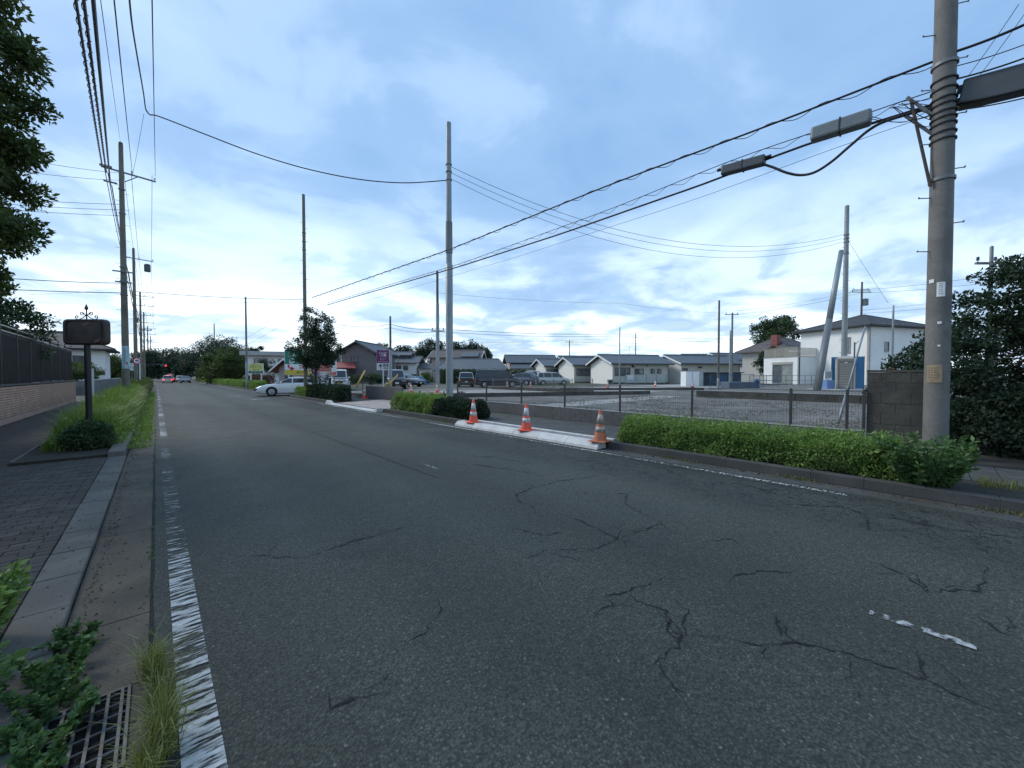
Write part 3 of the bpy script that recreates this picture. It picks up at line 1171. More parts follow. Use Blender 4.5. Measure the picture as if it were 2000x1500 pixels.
for y0, y1, s in ((16.12, 16.68, -1), (22.32, 22.88, 1)):
    za, zb = (0.16, 0.06) if s < 0 else (0.06, 0.20)
    MB().add([(6.92, y0, 0), (7.24, y0, 0), (7.24, y1, 0), (6.92, y1, 0), (6.99, y0, za), (7.23, y0, za), (7.23, y1, zb), (6.99, y1, zb)],
             [(3, 2, 1, 0), (4, 5, 6, 7), (0, 1, 5, 4), (1, 2, 6, 5), (2, 3, 7, 6), (3, 0, 4, 7)]).build("kerb_block", M_kerb_new, dk)

footr = tag(MB().bx(8.45, 10.05, -12, 160, -0.05, 0.088).build("footway", M_sand), kind="structure")
slab_me = MB().bx(-0.146, 0.146, -0.146, 0.146, 0, 0.02, bev=0.004).mesh("paving_slab")
slab_me.materials.append(M_slab)
rest = MB()
cnt = 0
for j in range(120):
    for k in range(5):
        x = 8.62 + k * 0.3
        yy = -3.0 + j * 0.3
        if 16.4 < yy < 22.6:
            continue
        if cnt < 300 and -1.6 < yy < 13:
            o = bpy.data.objects.new("paving_slab", slab_me)
            COL.objects.link(o)
            o.parent = footr
            o.location = (x, yy, 0.09 + random.uniform(-.003, .003))
            o.rotation_euler = (random.uniform(-.008, .008), random.uniform(-.008, .008), 0)
            cnt += 1
        else:
            rest.bx(x - .146, x + .146, yy - .146, yy + .146, 0.09, 0.11, bev=0.004)
rest.build("paving", M_slab, footr, kind="stuff", fix=False)
bed = tag(MB().bx(7.45, 8.44, -1.2, 4.74, -0.05, 0.105).build("planting_bed", M_soil), kind="structure")
tag(MB().bx(7.45, 8.44, 10.16, 16.08, -0.05, 0.105).build("planting_bed", M_soil), kind="structure")
tag(MB().bx(7.45, 8.44, 22.92, 32.0, -0.05, 0.105).build("planting_bed", M_soil), kind="structure")
tag(MB().bx(7.45, 8.44, 46.0, 130.0, -0.05, 0.105).build("planting_bed", M_soil), kind="structure")
tag(MB().bx(7.65, 8.44, 4.76, 10.14, -0.05, 0.115).build("verge", M_slab), kind="structure")
tag(MB().bx(7.45, 8.44, -12, -1.22, -0.05, 0.09).build("verge", M_slab), kind="structure")
# pinkish paved driveway
drv = tag(MB().add([(7.25, 16.12, 0), (10.0, 16.6, 0), (10.0, 22.4, 0), (7.25, 22.88, 0), (7.25, 16.12, .05), (10.0, 16.6, .13), (10.0, 22.4, .13), (7.25, 22.88, .05)],
                   [(3, 2, 1, 0), (4, 5, 6, 7), (0, 1, 5, 4), (1, 2, 6, 5), (2, 3, 7, 6), (3, 0, 4, 7)]).build("driveway", M_sand), kind="structure")
dp_me = MB().bx(-0.147, 0.147, -0.097, 0.097, 0, 0.02, bev=0.004).mesh("paver")
dp_me.materials.append(M_pink)
cnt = 0
rest = MB()
for j in range(30):
    for k in range(9):
        yy = 16.75 + j * 0.2
        x = 7.42 + k * 0.3 + (0.15 if j % 2 else 0)
        if x > 9.95 or yy > 22.3:
            continue
        o = bpy.data.objects.new("paver", dp_me)
        COL.objects.link(o)
        o.parent = drv
        o.location = (x, yy, 0.052 + 0.029 * (x - 7.25) + random.uniform(-.002, .002))
        o.rotation_euler = (0, -0.029, 0)
        cnt += 1
# second driveway apron where the white saloon pulls out, and the building plots
tag(MB().add([(6.87, 33, .003), (14, 33, .003), (14, 45.5, .003), (6.87, 45.5, .003)], [(0, 1, 2, 3)]).build("driveway_apron", M_asph, fix=False), kind="structure")
PLOT = 0.32
mb = MB()
mb.bx(10.22, 150, 0.84, 31.9, -0.05, PLOT)
tag(mb.build("building_plot", M_gravel), kind="structure")
mb = MB()
mb.add([(10.25, 32, PLOT), (150, 32, PLOT), (150, 220, PLOT), (10.25, 220, PLOT), (10.25, 45, PLOT), (17, 46, PLOT), (17, 31.95, PLOT)],
       [(0, 6, 5, 4), (6, 1, 2, 5), (5, 2, 3, 4)])
tag(MB().bx(17, 150, 31.95, 220, -0.05, PLOT - 0.004).build("parking_ground", M_dirt), kind="structure")
tag(MB().bx(10.25, 16.99, 46, 220, -0.05, 0.2).build("verge", M_dirt), kind="structure")
tag(MB().add([(8.46, 31.96, .02), (14, 31.96, .02), (14, 45.9, .02), (8.46, 45.9, .02), (17, 31.96, PLOT - .01), (17, 45.9, PLOT - .01)],
             [(0, 1, 2, 3), (1, 4, 5, 2)]).build("driveway_ramp", M_asph, fix=False), kind="structure")
tag(MB().bx(10.06, 150, -60, 0.83, -0.05, 0.10).build("garden_ground", M_soil), kind="structure")
# raised terrace of the back plots and pale gravel lane
tag(MB().bx(23.5, 60, -30, 9.2, 0.0, 0.66).build("back_plot", M_gravel), kind="structure")
M_pale = mat("pale_gravel", (0.40, 0.385, 0.35), 0.95, var=0.25, scale=0.9, fine=0.4, fscale=14, bmp=0.8, bscale=14, dirt=(0.24, 0.225, 0.19), dscale=0.6)
tag(MB().bx(26, 70, 14.5, 24.0, PLOT - .02, PLOT + .006).build("gravel_lane", M_pale), kind="structure")
tag(MB().bx(11.5, 23.0, 9.9, 11.4, PLOT - .02, PLOT + .007).build("gravel_patch", M_pale), kind="structure")
tag(MB().bx(12, 22.4, 20, 27, PLOT - .02, PLOT + .006).build("gravel_patch", M_pale), kind="structure")
tag(MB().bx(30, 60, 30, 50, PLOT - .02, PLOT + .008).build("rough_grass", mat("rough_grass_ground", (0.07, 0.085, 0.035), 0.95, var=0.4, scale=0.6, fine=0.5, fscale=7, dirt=(0.14, 0.125, 0.09), dscale=0.5)), kind="structure")

# =================================================================== LEFT SIDE
# brick wall with a tall screen fence
bw = thing("boundary_wall", "low orange brick wall carrying a tall dark brown screen fence", "wall", (-3.62, 34.3, 0.05))
BY0, BY1 = -33.0, 0.0          # runs back towards the camera from its end pillar
MB().bx(-0.10, 0.055, BY0, BY1 - .06, -0.05, 1.20).build("wall_core", M_mortar, bw)
MB().bx(-0.10, 0.075, BY0, BY1 - .05, -0.04, 0.17).build("plinth", M_plinth, bw)
MB().bx(-0.14, 0.10, BY0, BY1, 1.205, 1.25).build("coping", mat("coping_dark", (0.07, 0.065, 0.06), 0.7), bw)
bk = MB().bx(-0.006, 0.026, -0.1135, 0.1135, -0.031, 0.031).mesh("brick")
bk.materials.append(M_brick)
cand = []
for r_ in range(12):
    z = 0.225 + r_ * 0.082
    yb = BY1 - 0.12 - (0.115 if r_ % 2 else 0)
    while yb > BY0 + 0.2:
        cand.append((yb, z))
        yb -= 0.23
cand.sort(key=lambda q: -q[0])
seen = [q for q in cand if (-3.62) > -0.19 * (q[0] + 34.3)]
seen.sort(key=lambda q: q[0])
ind = set(seen[:300])
rest = MB()
for yb, z in cand:
    if (yb, z) in ind:
        o = bpy.data.objects.new("brick", bk)
        COL.objects.link(o)
        o.parent = bw
        o.location = (0.055 + random.uniform(-.004, .004), yb, z)
    elif yb > -20:
        d = random.uniform(-.004, .004)
        rest.bx(0.05 + d, 0.079 + d, yb - .1135, yb + .1135, z - .031, z + .031)
rest.build("brickwork", M_brick, bw, kind="stuff", fix=False)
MB().bx(-0.13, 0.10, BY1 - .05, BY1 + .06, -0.04, 1.28).build("end_pillar", M_plinth, bw)
yy = BY1 - 0.25
while yy > BY0 + 1:
    fp = MB().bx(-0.05, 0.01, yy - .03, yy + .03, 1.25, 3.22).build("fence_post", M_fence_dark, bw)
    MB().lathe([(0.012, 3.22), (0.045, 3.24), (0.05, 3.27), (0.02, 3.30), (0.012, 3.32)], 8, (-0.02, yy, 0)).build("post_cap", M_rail, fp)
    MB().bx(-0.035, -0.012, yy - 1.97, yy - .03, 1.30, 2.96).build("screen_panel", M_screen, bw)
    for zr in (3.0, 3.17):
        MB().bx(-0.045, 0.005, yy - 1.97, yy - .03, zr - .022, zr + .022).build("rail", M_rail, bw)
    br = MB()
    for i in range(12):
        yb = yy - .03 - 1.94 * (i + .5) / 12
        br.bx(-0.006, 0.006, yb - .008, yb + .008, 1.26, 2.88)
    br.build("bars", M_fence_dark, bw, kind="stuff")
    yy -= 2.0

# sign board with scrollwork on a post
sb_p = Vector((-1.14, 13.0, 0.08))
sg = thing("sign_board", "dark weathered rounded board with iron scroll finial on a black post", "sign", sb_p, R(-42))
smooth_by_angle(MB().lathe([(0.055, 0.0), (0.055, 2.25)], 14).build("post", M_black, sg), 50)


def rounded_plate(wd_, ht, rad, th, cz, n=6, y=0.0):
    pl = []
    for cx_, cz_, a0 in ((wd_ / 2 - rad, ht / 2 - rad, 0), (-wd_ / 2 + rad, ht / 2 - rad, 90), (-wd_ / 2 + rad, -ht / 2 + rad, 180), (wd_ / 2 - rad, -ht / 2 + rad, 270)):
        for k in range(n + 1):
            a = R(a0 + 90 * k / n)
            pl.append((cx_ + rad * math.cos(a), cz + cz_ + rad * math.sin(a)))
    return MB().prism(pl, y - th / 2, y + th / 2)


bo = rounded_plate(0.96, 0.58, 0.10, 0.14, 2.50).build("board", M_board, sg)
smooth_by_angle(bo, 40)
bv = bo.modifiers.new("bevel", "BEVEL")
bv.width = 0.03
bv.segments = 3
bv.limit_method = "ANGLE"
rim = MB()
pts = []
for k in range(61):
    a = 2 * PI * k / 60
    e = 0.28
    ca, sa = math.cos(a), math.sin(a)
    pts.append((0.395 * math.copysign(abs(ca) ** e, ca), -0.085, 2.50 + 0.255 * math.copysign(abs(sa) ** e, sa)))
rim.tube(pts, 0.012, 6)
rim.build("board_rim", M_iron, bo)
for px_, pz_, sx_, sz_ in ((.06, 2.68, .16, .07), (.33, 2.30, .2, .09)):
    o = rounded_plate(sx_, sz_, sz_ * .4, .006, 0, 4, 0).build("peeled_patch", mat("peeled_brown", (0.13, 0.06, 0.035), .8, var=.2), bo)
    o.location = (px_, -.073, pz_)
    o.rotation_euler = (0, R(-18), 0)
fin = MB()
fin.tube([(0, 0, 2.78), (0, 0, 3.02)], 0.012, 8)
fin.lathe([(0.012, 3.0), (0.035, 3.03), (0.028, 3.06), (0.002, 3.14)], 8)
fin.build("spike", M_iron, sg)


def scroll(cx_, cz_, r0, a0, turns, flip):
    p = []
    for k in range(40):
        f = k / 39
        a = a0 + turns * 2 * PI * f
        r = r0 * (1 - 0.8 * f)
        p.append((cx_ + flip * r * math.cos(a), 0, cz_ + r * math.sin(a)))
    return p


for flip in (-1, 1):
    s_ = MB()
    s_.tube([(flip * 0.0, 0, 2.86), (flip * 0.07, 0, 2.94)] + scroll(flip * 0.10, 2.93, 0.055, R(150), 1.2, flip)[8:], 0.009, 6)
    s_.tube([(0, 0, 2.90), (flip * 0.09, 0, 2.82), (flip * 0.17, 0, 2.79)] + scroll(flip * 0.21, 2.845, 0.05, R(230), 1.1, flip)[6:], 0.009, 6)
    s_.build("scroll", M_iron, sg)

# dark clipped bush at the head of the planting strip
tree("bush", "small dark rounded bush at the head of the left planting strip", (-1.02, 11.75, 0.08),
     [((0, 0, 0.24), (0.36, 0.45, 0.3))], 260, (0.07, 0.14), 12000, 0.05, M_leaf_dark, 0.025, cat="bush", shell=0.4, trunk_top=0.4)
# tall grass and weeds along the strip
n = 40000
gy = 11.6 + (rng.uniform(0, 1, n) ** 1.15) * 34
gx = np.where(rng.uniform(0, 1, n) < .9, rng.uniform(-1.65, -0.42, n), rng.uniform(-.44, -0.1, n))
hmax = 0.6 + 0.32 * np.array([noise.noise(Vector((x * 1.3, yy * 0.35, 0))) for x, yy in zip(gx, gy)])
hmax = hmax * 1.15 + 0.25 * np.clip((gy - 13) / 12, 0, 1)
hmax *= np.clip(1.05 - 0.9 * np.clip((gx + 0.85) / 0.45, 0, 1), 0.25, 1) * np.clip((gy - 11.2) / 2.5, 0.35, 1)
P = np.column_stack([gx, gy, np.full(n, 0.09)])
P[:, 2] = np.where(gx > -0.5, 0.01, 0.10)
o = finish("tall_grass", grass_mesh("tall_grass", P, hmax * rng.uniform(0.5, 1.15, n), 0.7, 0.007), M_grass, None)
tag(o, "tall bright green grass and weeds along the left kerb", "grass", kind="stuff")
k = 9000
sel = rng.choice(n, k)
PP = P[sel] + np.column_stack([rng.normal(0, .05, (k, 2)), (hmax[sel] * rng.uniform(0.1, 0.9, k))])
o = finish("weeds", leaf_mesh("weeds", PP, rng.normal(size=(k, 3)), 0.06, 0.5, 0.3), M_leaf_hedge, None)
tag(o, "leafy weeds growing among the tall kerbside grass", "weeds", kind="stuff")
# short growth further up the strip
hedge("roadside_shrub", "low dark shrubs at the foot of the left utility poles", -1.7, -0.6, 36, 47, 0.1, 1.05, 7000, 0.11, M_leaf_tree, "shrub", 0.3)
hedge("roadside_shrub", "rough green verge shrubs by the left kerb far up the road", -1.7, -0.6, 49, 88, 0.1, 1.0, 8000, 0.16, M_leaf_tree, "shrub", 0.35)

# near corner: bright shrub on the footway corner, ivy-like weed over the kerb, grass tufts
def sprig_plant(name, label, base, stems, cat, lm, lsize, hgt, spread, perst, aspect=0.5, lean=(0, 0), rmax=None):
    t = thing(name, label, cat, base)
    P, O = [], []
    mb = MB()
    for i in range(stems):
        a = random.uniform(0, 2 * PI)
        rr_ = spread * math.sqrt(random.random())
        x0, y0 = rr_ * math.cos(a) * 0.55, rr_ * math.sin(a) * 0.55
        h = hgt * random.uniform(0.55, 1.1)
        x1, y1 = x0 + math.cos(a) * spread * 0.55 + lean[0] * h, y0 + math.sin(a) * spread * 0.55 + lean[1] * h
        mb.tube([(x0, y0, -.01), ((x0 + x1) / 2, (y0 + y1) / 2, h * .6), (x1, y1, h)], [0.005, 0.004, 0.002], 5)
        for k in range(perst):
            f = 0.12 + 0.9 * (k + random.random()) / perst
            px_, py_ = x0 + (x1 - x0) * f, y0 + (y1 - y0) * f
            pz = h * (1.2 * f - 0.2 * f * f)
            b = random.uniform(0, 2 * PI)
            P.append((px_, py_, max(0.012, pz)))
            O.append((math.cos(b), math.sin(b), 0.25))
    finish("foliage", leaf_mesh("foliage", np.array(P), np.array(O), lsize, aspect, 0.1, 0.35), lm, t, kind="stuff")
    mb.build("stem", M_leaf_ivy, t, kind="stuff")
    return t


sprig_plant("shrub", "bright yellow green shrub spilling over the footway corner", (-0.86, 3.62, 0.055), 46, "shrub", M_leaf_hedge, 0.045, 0.42, 0.26, 60, 0.5)
sprig_plant("weed_plant", "mid green leafy weed at the foot of the bright corner shrub", (-0.66, 2.95, 0.05), 18, "weed", M_leaf_ivy, 0.05, 0.22, 0.16, 40, 0.6)
for i, (x, y, h, sp, ns) in enumerate(((-0.40, 3.38, .10, .11, 11), (-0.40, 3.12, .14, .13, 14), (-0.395, 2.86, .15, .15, 16), (-0.385, 2.62, .13, .15, 15), (-0.40, 2.36, .12, .12, 13), (-0.47, 2.12, .12, .12, 12))):
    sprig_plant("creeping_weed", "dark green ivy-like weed creeping along the gutter beside the drain grate", (x, y, 0.003), ns, "weed", M_leaf_ivy, 0.030, h, sp, 52, 0.7)["group"] = "weeds creeping along the near gutter"
for i, (x, y, h, nb) in enumerate(((-0.03, 2.78, .22, 230), (0.0, 2.52, .17, 180), (0.0, 2.22, .25, 320), (-0.06, 2.05, .2, 200))):
    P = np.column_stack([rng.normal(0, .022, nb), rng.normal(0, .06, nb), np.zeros(nb)])
    o = finish("grass_tuft", grass_mesh("grass_tuft", P, rng.uniform(.35, 1.1, nb) * h, 0.95, 0.0018), M_grass_d)
    o.location = (x, y, 0.004)
    tag(o, "tuft of dry yellow green grass between the drain grate and the white line", "grass", "grass tufts by the drain")
nb = 700
gyy = rng.uniform(3.0, 12, nb)
P = np.column_stack([-0.055 + rng.normal(0, .012, nb), gyy, np.zeros(nb)])
keep = np.array([noise.noise(Vector((0, yv * 1.6, 3))) > 0.02 for yv in gyy])
P = P[keep]
o = finish("gutter_moss", leaf_mesh("gutter_moss", P, np.tile([0, 0, .5], (len(P), 1)), 0.018, 0.6, 0.2), M_leaf_ivy)
o.location.z = 0.003
tag(o, "small weeds sprouting from the joint between gutter and road", "weeds", kind="stuff")

# big broadleaf tree behind the fence
tree("broadleaf_tree", "large broadleaf tree rising behind the dark screen fence", (-5.2, 17.0, 0.1),
     [((0.6, 0, 8.9), (2.65, 2.8, 2.4)), ((0.5, 0, 5.2), (2.3, 2.5, 1.25)), ((0.5, 0, 3.9), (1.5, 2.0, .8)), ((0.1, 0, 11.0), (2.3, 2.3, 1.6)), ((.7, 0, 7.2), (2.3, 2.4, 1.0))],
     520, (0.32, 0.6), 220000, 0.14, M_leaf_tree, 0.24, shell=0.5, lshell=0.6)
tree("garden_tree", "dark evergreen garden tree over the screen fence beside the slate roof", (-5.9, 24.0, 0.1),
     [((0, 0, 4.2), (2.4, 2.0, 2.4)), ((1.1, 1.4, 3.5), (1.7, 1.4, 1.7)), ((-.5, 0, 6.0), (1.8, 1.8, 1.4))], 240, (0.25, 0.5), 42000, 0.13, M_leaf_dark, 0.12)


# ------------------------------------------------------------------ utility poles
def pole(name, label, base, h, d0, d1, m, group=None, bolts=True, z_bolt=(2.2, None), bz=0.0, n=18, cap=True):
    t = thing(name, label, "utility pole", base, bz, group)
    k = 10
    prof = [(d0 / 2 + (d1 - d0) / 2 * i / k, -0.1 + (h + 0.1) * i / k) for i in range(k + 1)]
    if cap:
        prof.append((d1 / 2 * 0.5, h + 0.03))
    smooth_by_angle(MB().lathe(prof, n).build("shaft", m, t), 50)
    if bolts:
        z = z_bolt[0]
        zt = z_bolt[1] or h - 1.5
        i = 0
        while z < zt:
            f = z / h
            r_ = d0 / 2 + (d1 - d0) / 2 * f
            a = 0 if i % 2 else PI
            c_, s_ = math.cos(a), math.sin(a)
            MB().tube([(c_ * (r_ - .01), s_ * (r_ - .01), z), (c_ * (r_ + .16), s_ * (r_ + .16), z + .01)], 0.009, 6).tube([(c_ * (r_ + .155), s_ * (r_ + .155), z), (c_ * (r_ + .165), s_ * (r_ + .165), z + .03)], 0.011, 6).build("step_bolt", M_galv_d, t)
            z += 0.45
            i += 1
    return t


def band(t, z, r, m=None, h=0.05):
    smooth_by_angle(MB().lathe([(r + .002, z - h / 2), (r + .014, z - h / 2), (r + .014, z + h / 2), (r + .002, z + h / 2)], 18).build("band", m or M_galv_d, t), 40)


def crossarm(t, z, L, ang, off=0.0, ins=(-0.45, 0.0, 0.45), m=None, down=False):
    c_, s_ = math.cos(ang), math.sin(ang)
    M_ = Matrix.Rotation(ang, 4, "Z")
    mb = MB()
    mb.box((c_ * off + -s_ * 0.14, s_ * off + c_ * 0.14, z), (L, 0.075, 0.075), M=M_)
    a = mb.build("crossarm", m or M_galv_d, t)
    for f in ins:
        x = f * L + off
        MB().lathe([(0.012, 0), (0.012, .06), (0.055, .07), (0.03, .10), (0.055, .12), (0.03, .15), (0.05, .17), (0.02, .2)], 8, (c_ * x - s_ * .14, s_ * x + c_ * .14, z + 0.035)).build("insulator", M_white if not down else M_closure, a)
    return a


def catenary(a, b, sag, n=24):
    a, b = Vector(a), Vector(b)
    return [a.lerp(b, i / n) - Vector((0, 0, 4 * sag * (i / n) * (1 - i / n))) for i in range(n + 1)]


def cable(name, label, pts, r, group=None, m=None, cat="cable", n=5):
    o = MB().tube(pts, r, n).build(name, m or M_cable, None, smooth=True, fix=False)
    return tag(o, label, cat, group)


def spiral(pts, r, turns, rw, dr=0.0):
    """second thin wire wound round a messenger"""
    out = []
    n = len(pts)
    tot = turns * 10
    for k in range(int(tot) + 1):
        f = k / tot * (n - 1)
        i = min(int(f), n - 2)
        p = pts[i].lerp(pts[i + 1], f - i)
        d = (pts[i + 1] - pts[i]).normalized()
        s1 = d.cross(Vector((0, 0, 1))).normalized()
        s2 = s1.cross(d)
        a = 2 * PI * k / 10
        out.append(p + s1 * math.cos(a) * r + s2 * (math.sin(a) * r - dr))
    return out


# --- near pole on the right
bp = onX(1827, 850, 9.75)
bp.z = 0.1
POLE_D = bp.x * sn + bp.y * cs
right_pole = pole("utility_pole", "stained concrete pole with climbing bolts rising behind the near hedge end", bp, 11.5, 0.315, 0.245, M_polec, None, True, (3.6, 8.6), CAMROT + R(-15), 24)


def zat(v, d=None):
    a, fy, fz = ray(1840, v)
    return CAM_H + fz / fy * (d or POLE_D)


for v in (352, 128, 160, 178, 196, 208, 222, 234, 246, 262, 276):
    band(right_pole, zat(v) - bp.z, 0.15, M_galv_d if v in (352, 128) else M_cable, 0.05 if v in (352, 128) else 0.022)


def pole_plate(t, z, wd_, ht, r, a, m, name, thick=0.004):
    mb = MB()
    k = 6
    vs, fs = [], []
    for i in range(k + 1):
        b = a + (i / k - .5) * wd_ / r
        for zz in (z - ht / 2, z + ht / 2):
            vs.append(((r) * math.cos(b), (r) * math.sin(b), zz))
    for i in range(k):
        fs.append((2 * i, 2 * i + 2, 2 * i + 3, 2 * i + 1))
    o = mb.add(vs, fs).build(name, m, t, True, fix=False)
    return o


fa = math.atan2(-bp.y, -bp.x) - (CAMROT + R(-15))
pole_plate(right_pole, zat(730) - bp.z, 0.19, 0.30, 0.162, fa - R(12), mat("plate_tan", (0.29, 0.215, 0.13), 0.7, var=0.15, dirt=(0.18, 0.12, 0.08), dscale=12), "notice_plate")
stk = MB()
for i in range(5):
    b = fa - R(12)
    z = zat(730) - bp.z + 0.09 - i * 0.04
    r_ = 0.1645
    for s_ in range(4):
        b0 = b - 0.42 + s_ * 0.21
        b1 = b0 + random.uniform(.09, .18)
        stk.quad((r_ * math.cos(b0), r_ * math.sin(b0), z), (r_ * math.cos(b1), r_ * math.sin(b1), z), (r_ * math.cos(b1), r_ * math.sin(b1), z + .013), (r_ * math.cos(b0), r_ * math.sin(b0), z + .013))
stk.build("faded_lettering", mat("ink_faded", (0.13, 0.11, 0.09), 0.8), right_pole, kind="stuff", fix=False)
pole_plate(right_pole, zat(568) - bp.z, 0.10, 0.24, 0.157, fa + R(8), M_white, "number_tag")
stk = MB()
for i in range(6):
    b = fa + R(8)
    z = zat(568) - bp.z + 0.09 - i * 0.034
    r_ = 0.1595
    for s_ in range(2):
        b0 = b - 0.16 + s_ * 0.17
        b1 = b0 + random.uniform(.06, .13)
        stk.quad((r_ * math.cos(b0), r_ * math.sin(b0), z), (r_ * math.cos(b1), r_ * math.sin(b1), z), (r_ * math.cos(b1), r_ * math.sin(b1), z + .01), (r_ * math.cos(b0), r_ * math.sin(b0), z + .01))
stk.build("tag_lettering", M_ink, right_pole, kind="stuff", fix=False)
pole_plate(right_pole, zat(550) - bp.z, 0.07, 0.06, 0.157, fa - R(35), M_white, "paper_sticker")
for v, s_ in ((632, .05), (676, .035)):
    pole_plate(right_pole, zat(v) - bp.z, s_, s_ * .8, 0.160, fa + R(5), M_white, "round_sticker")
# side arms and stay that spread the telephone cables
A1 = pt(1772, 190, POLE_D + .25)
A2 = pt(1768, 226, POLE_D + .30)
for A_, v in ((A1, 240), (A2, 276)):
    root = Vector((bp.x, bp.y, zat(v)))
    q0 = right_pole.matrix_world
    loc = [Matrix.Rotation(-(CAMROT + R(-15)), 4, "Z") @ (p - bp) for p in (root, A_)]
    MB().tube(loc, 0.032, 4).build("side_arm", M_galv_d, right_pole)
loc = [Matrix.Rotation(-(CAMROT + R(-15)), 4, "Z") @ (p - bp) for p in (pt(1779, 195, POLE_D + .22), pt(1817, 364, POLE_D))]
MB().tube(loc, 0.022, 6).build("arm_brace", M_iron, right_pole)

# --- left row of poles
LP = []
rows = [(246, 32.0, 282, 15.0), (266, 55, 490, 0), (277, 79, 560, 0), (283, 104, 0, 0), (290, 133, 0, 0), (295.5, 165, 0, 0)]
lab = ["tall concrete pole with pale blue advertising plate beside the grassy kerb", "concrete pole with green transformer behind the forty speed limit sign",
       "third concrete pole along the left verge after the advertising pole", "fourth concrete pole along the left verge after the advertising pole",
       "fifth concrete pole along the left verge after the advertising pole", "sixth concrete pole along the left verge after the advertising pole"]
for i, (u, dist, vt, h_) in enumerate(rows):
    a, fy, fz = ray(u, 733)
    d = w(a, fy).normalized()
    p = Vector((d.x * dist, d.y * dist, 0.1))
    h = 14.9 if i == 0 else 14.4 if i == 1 else 13.8
    t = pole("utility_pole", lab[i], p, h, 0.36, 0.20, M_polel, "utility poles along the left verge", i < 3, (3.5, h - 2), 0, 16)
    LP.append((t, p, h))
t, p, h = LP[0]
ca = crossarm(t, h - 1.55, 2.3, R(8), 0.35, (0.05, 0.48), M_galv_d)
MB().box((-0.62, -.05, h - 1.5), (0.5, 0.10, 0.10)).build("bracket", M_galv_d, t)
MB().box((-0.45, -.05, h - 2.35), (0.55, 0.09, 0.07)).build("bracket", M_galv_d, t)
MB().tube([(0.12, 0.1, h - 2.1), (0.7, .1, h - 1.6)], 0.025, 6).build("arm_brace", M_galv_d, t)
MB().lathe([(0.035, h), (0.09, h + .03), (0.09, h + .08), (0.03, h + .12)], 10).build("top_cap", M_black, t)
for z in (h - 2.6, h - 4.0, 7.8, 7.0, 6.2):
    band(t, z, 0.14 + 0.02 * (z < 9))
MB().box((0, -.2, 7.5), (0.9, 0.07, 0.07)).build("cable_bracket", M_galv_d, t)
MB().box((0, -.2, 6.9), (0.7, 0.07, 0.07)).build("cable_bracket", M_galv_d, t)
# advertising plate strapped to the first pole, turned to oncoming traffic
ad = pole_plate(t, 2.55, 0.42, 1.32, 0.185, R(-82), mat("ad_plate_blue", (0.42, 0.58, 0.62), 0.5, var=0.06), "advert_plate")
st_ = MB()
rr_ = random.Random(3)
for i in range(22):
    z = 3.10 - i * 0.044
    for k in range(3):
        b0 = R(-100) + rr_.uniform(-.25, .05)
        b1 = b0 + rr_.uniform(.1, .35)
        st_.quad(*[(0.188 * math.cos(b), 0.188 * math.sin(b), zz) for b, zz in ((b0, z), (b1, z), (b1, z + .016), (b0, z + .016))])
    if i < 14 and rr_.random() < .8:
        b0 = R(-62)
        st_.quad(*[(0.188 * math.cos(b), 0.188 * math.sin(b), zz) for b, zz in ((b0, z), (b0 + .25, z), (b0 + .25, z + .02), (b0, z + .02))])
st_.build("advert_lettering", M_ink, ad, kind="stuff", fix=False)
MB().quad(*[(0.189 * math.cos(b), 0.189 * math.sin(b), zz) for b, zz in ((R(-118), 1.92), (R(-50), 1.92), (R(-50), 2.05), (R(-118), 2.05))]).build("advert_black_strip", M_ink, ad, fix=False)
MB().quad(*[(0.189 * math.cos(b), 0.189 * math.sin(b), zz) for b, zz in ((R(-80), 2.12), (R(-62), 2.12), (R(-62), 2.28), (R(-80), 2.28))]).build("advert_red_mark", mat("sign_red", (0.5, 0.04, 0.04), 0.6), ad, fix=False)
t, p, h = LP[1]
crossarm(t, h - 1.0, 2.4, R(8), 0.3, (-.45, .05, 0.48))
MB().lathe([(0.02, 0), (0.24, .02), (0.26, .1), (0.26, .72), (0.2, .8), (0.02, .82)], 12, (1.0, 0.1, h - 2.2)).build("transformer", mat("transformer_green", (0.05, 0.085, 0.075), 0.5), t)
for j, (t, p, h) in enumerate(LP[2:]):
    for zz in (h - .6, h - 2.0, h - 3.4, h - 5.6):
        crossarm(t, zz, 2.2 if zz > h - 3 else 1.4, R(4), 0.45, (-.4, .0, .45), down=True)
    if j in (0, 1):
        MB().lathe([(0.02, 0), (0.24, .02), (0.24, .7), (0.02, .8)], 10, (-0.45, -0.1, h - 4.6)).build("transformer", M_galv_d, t)
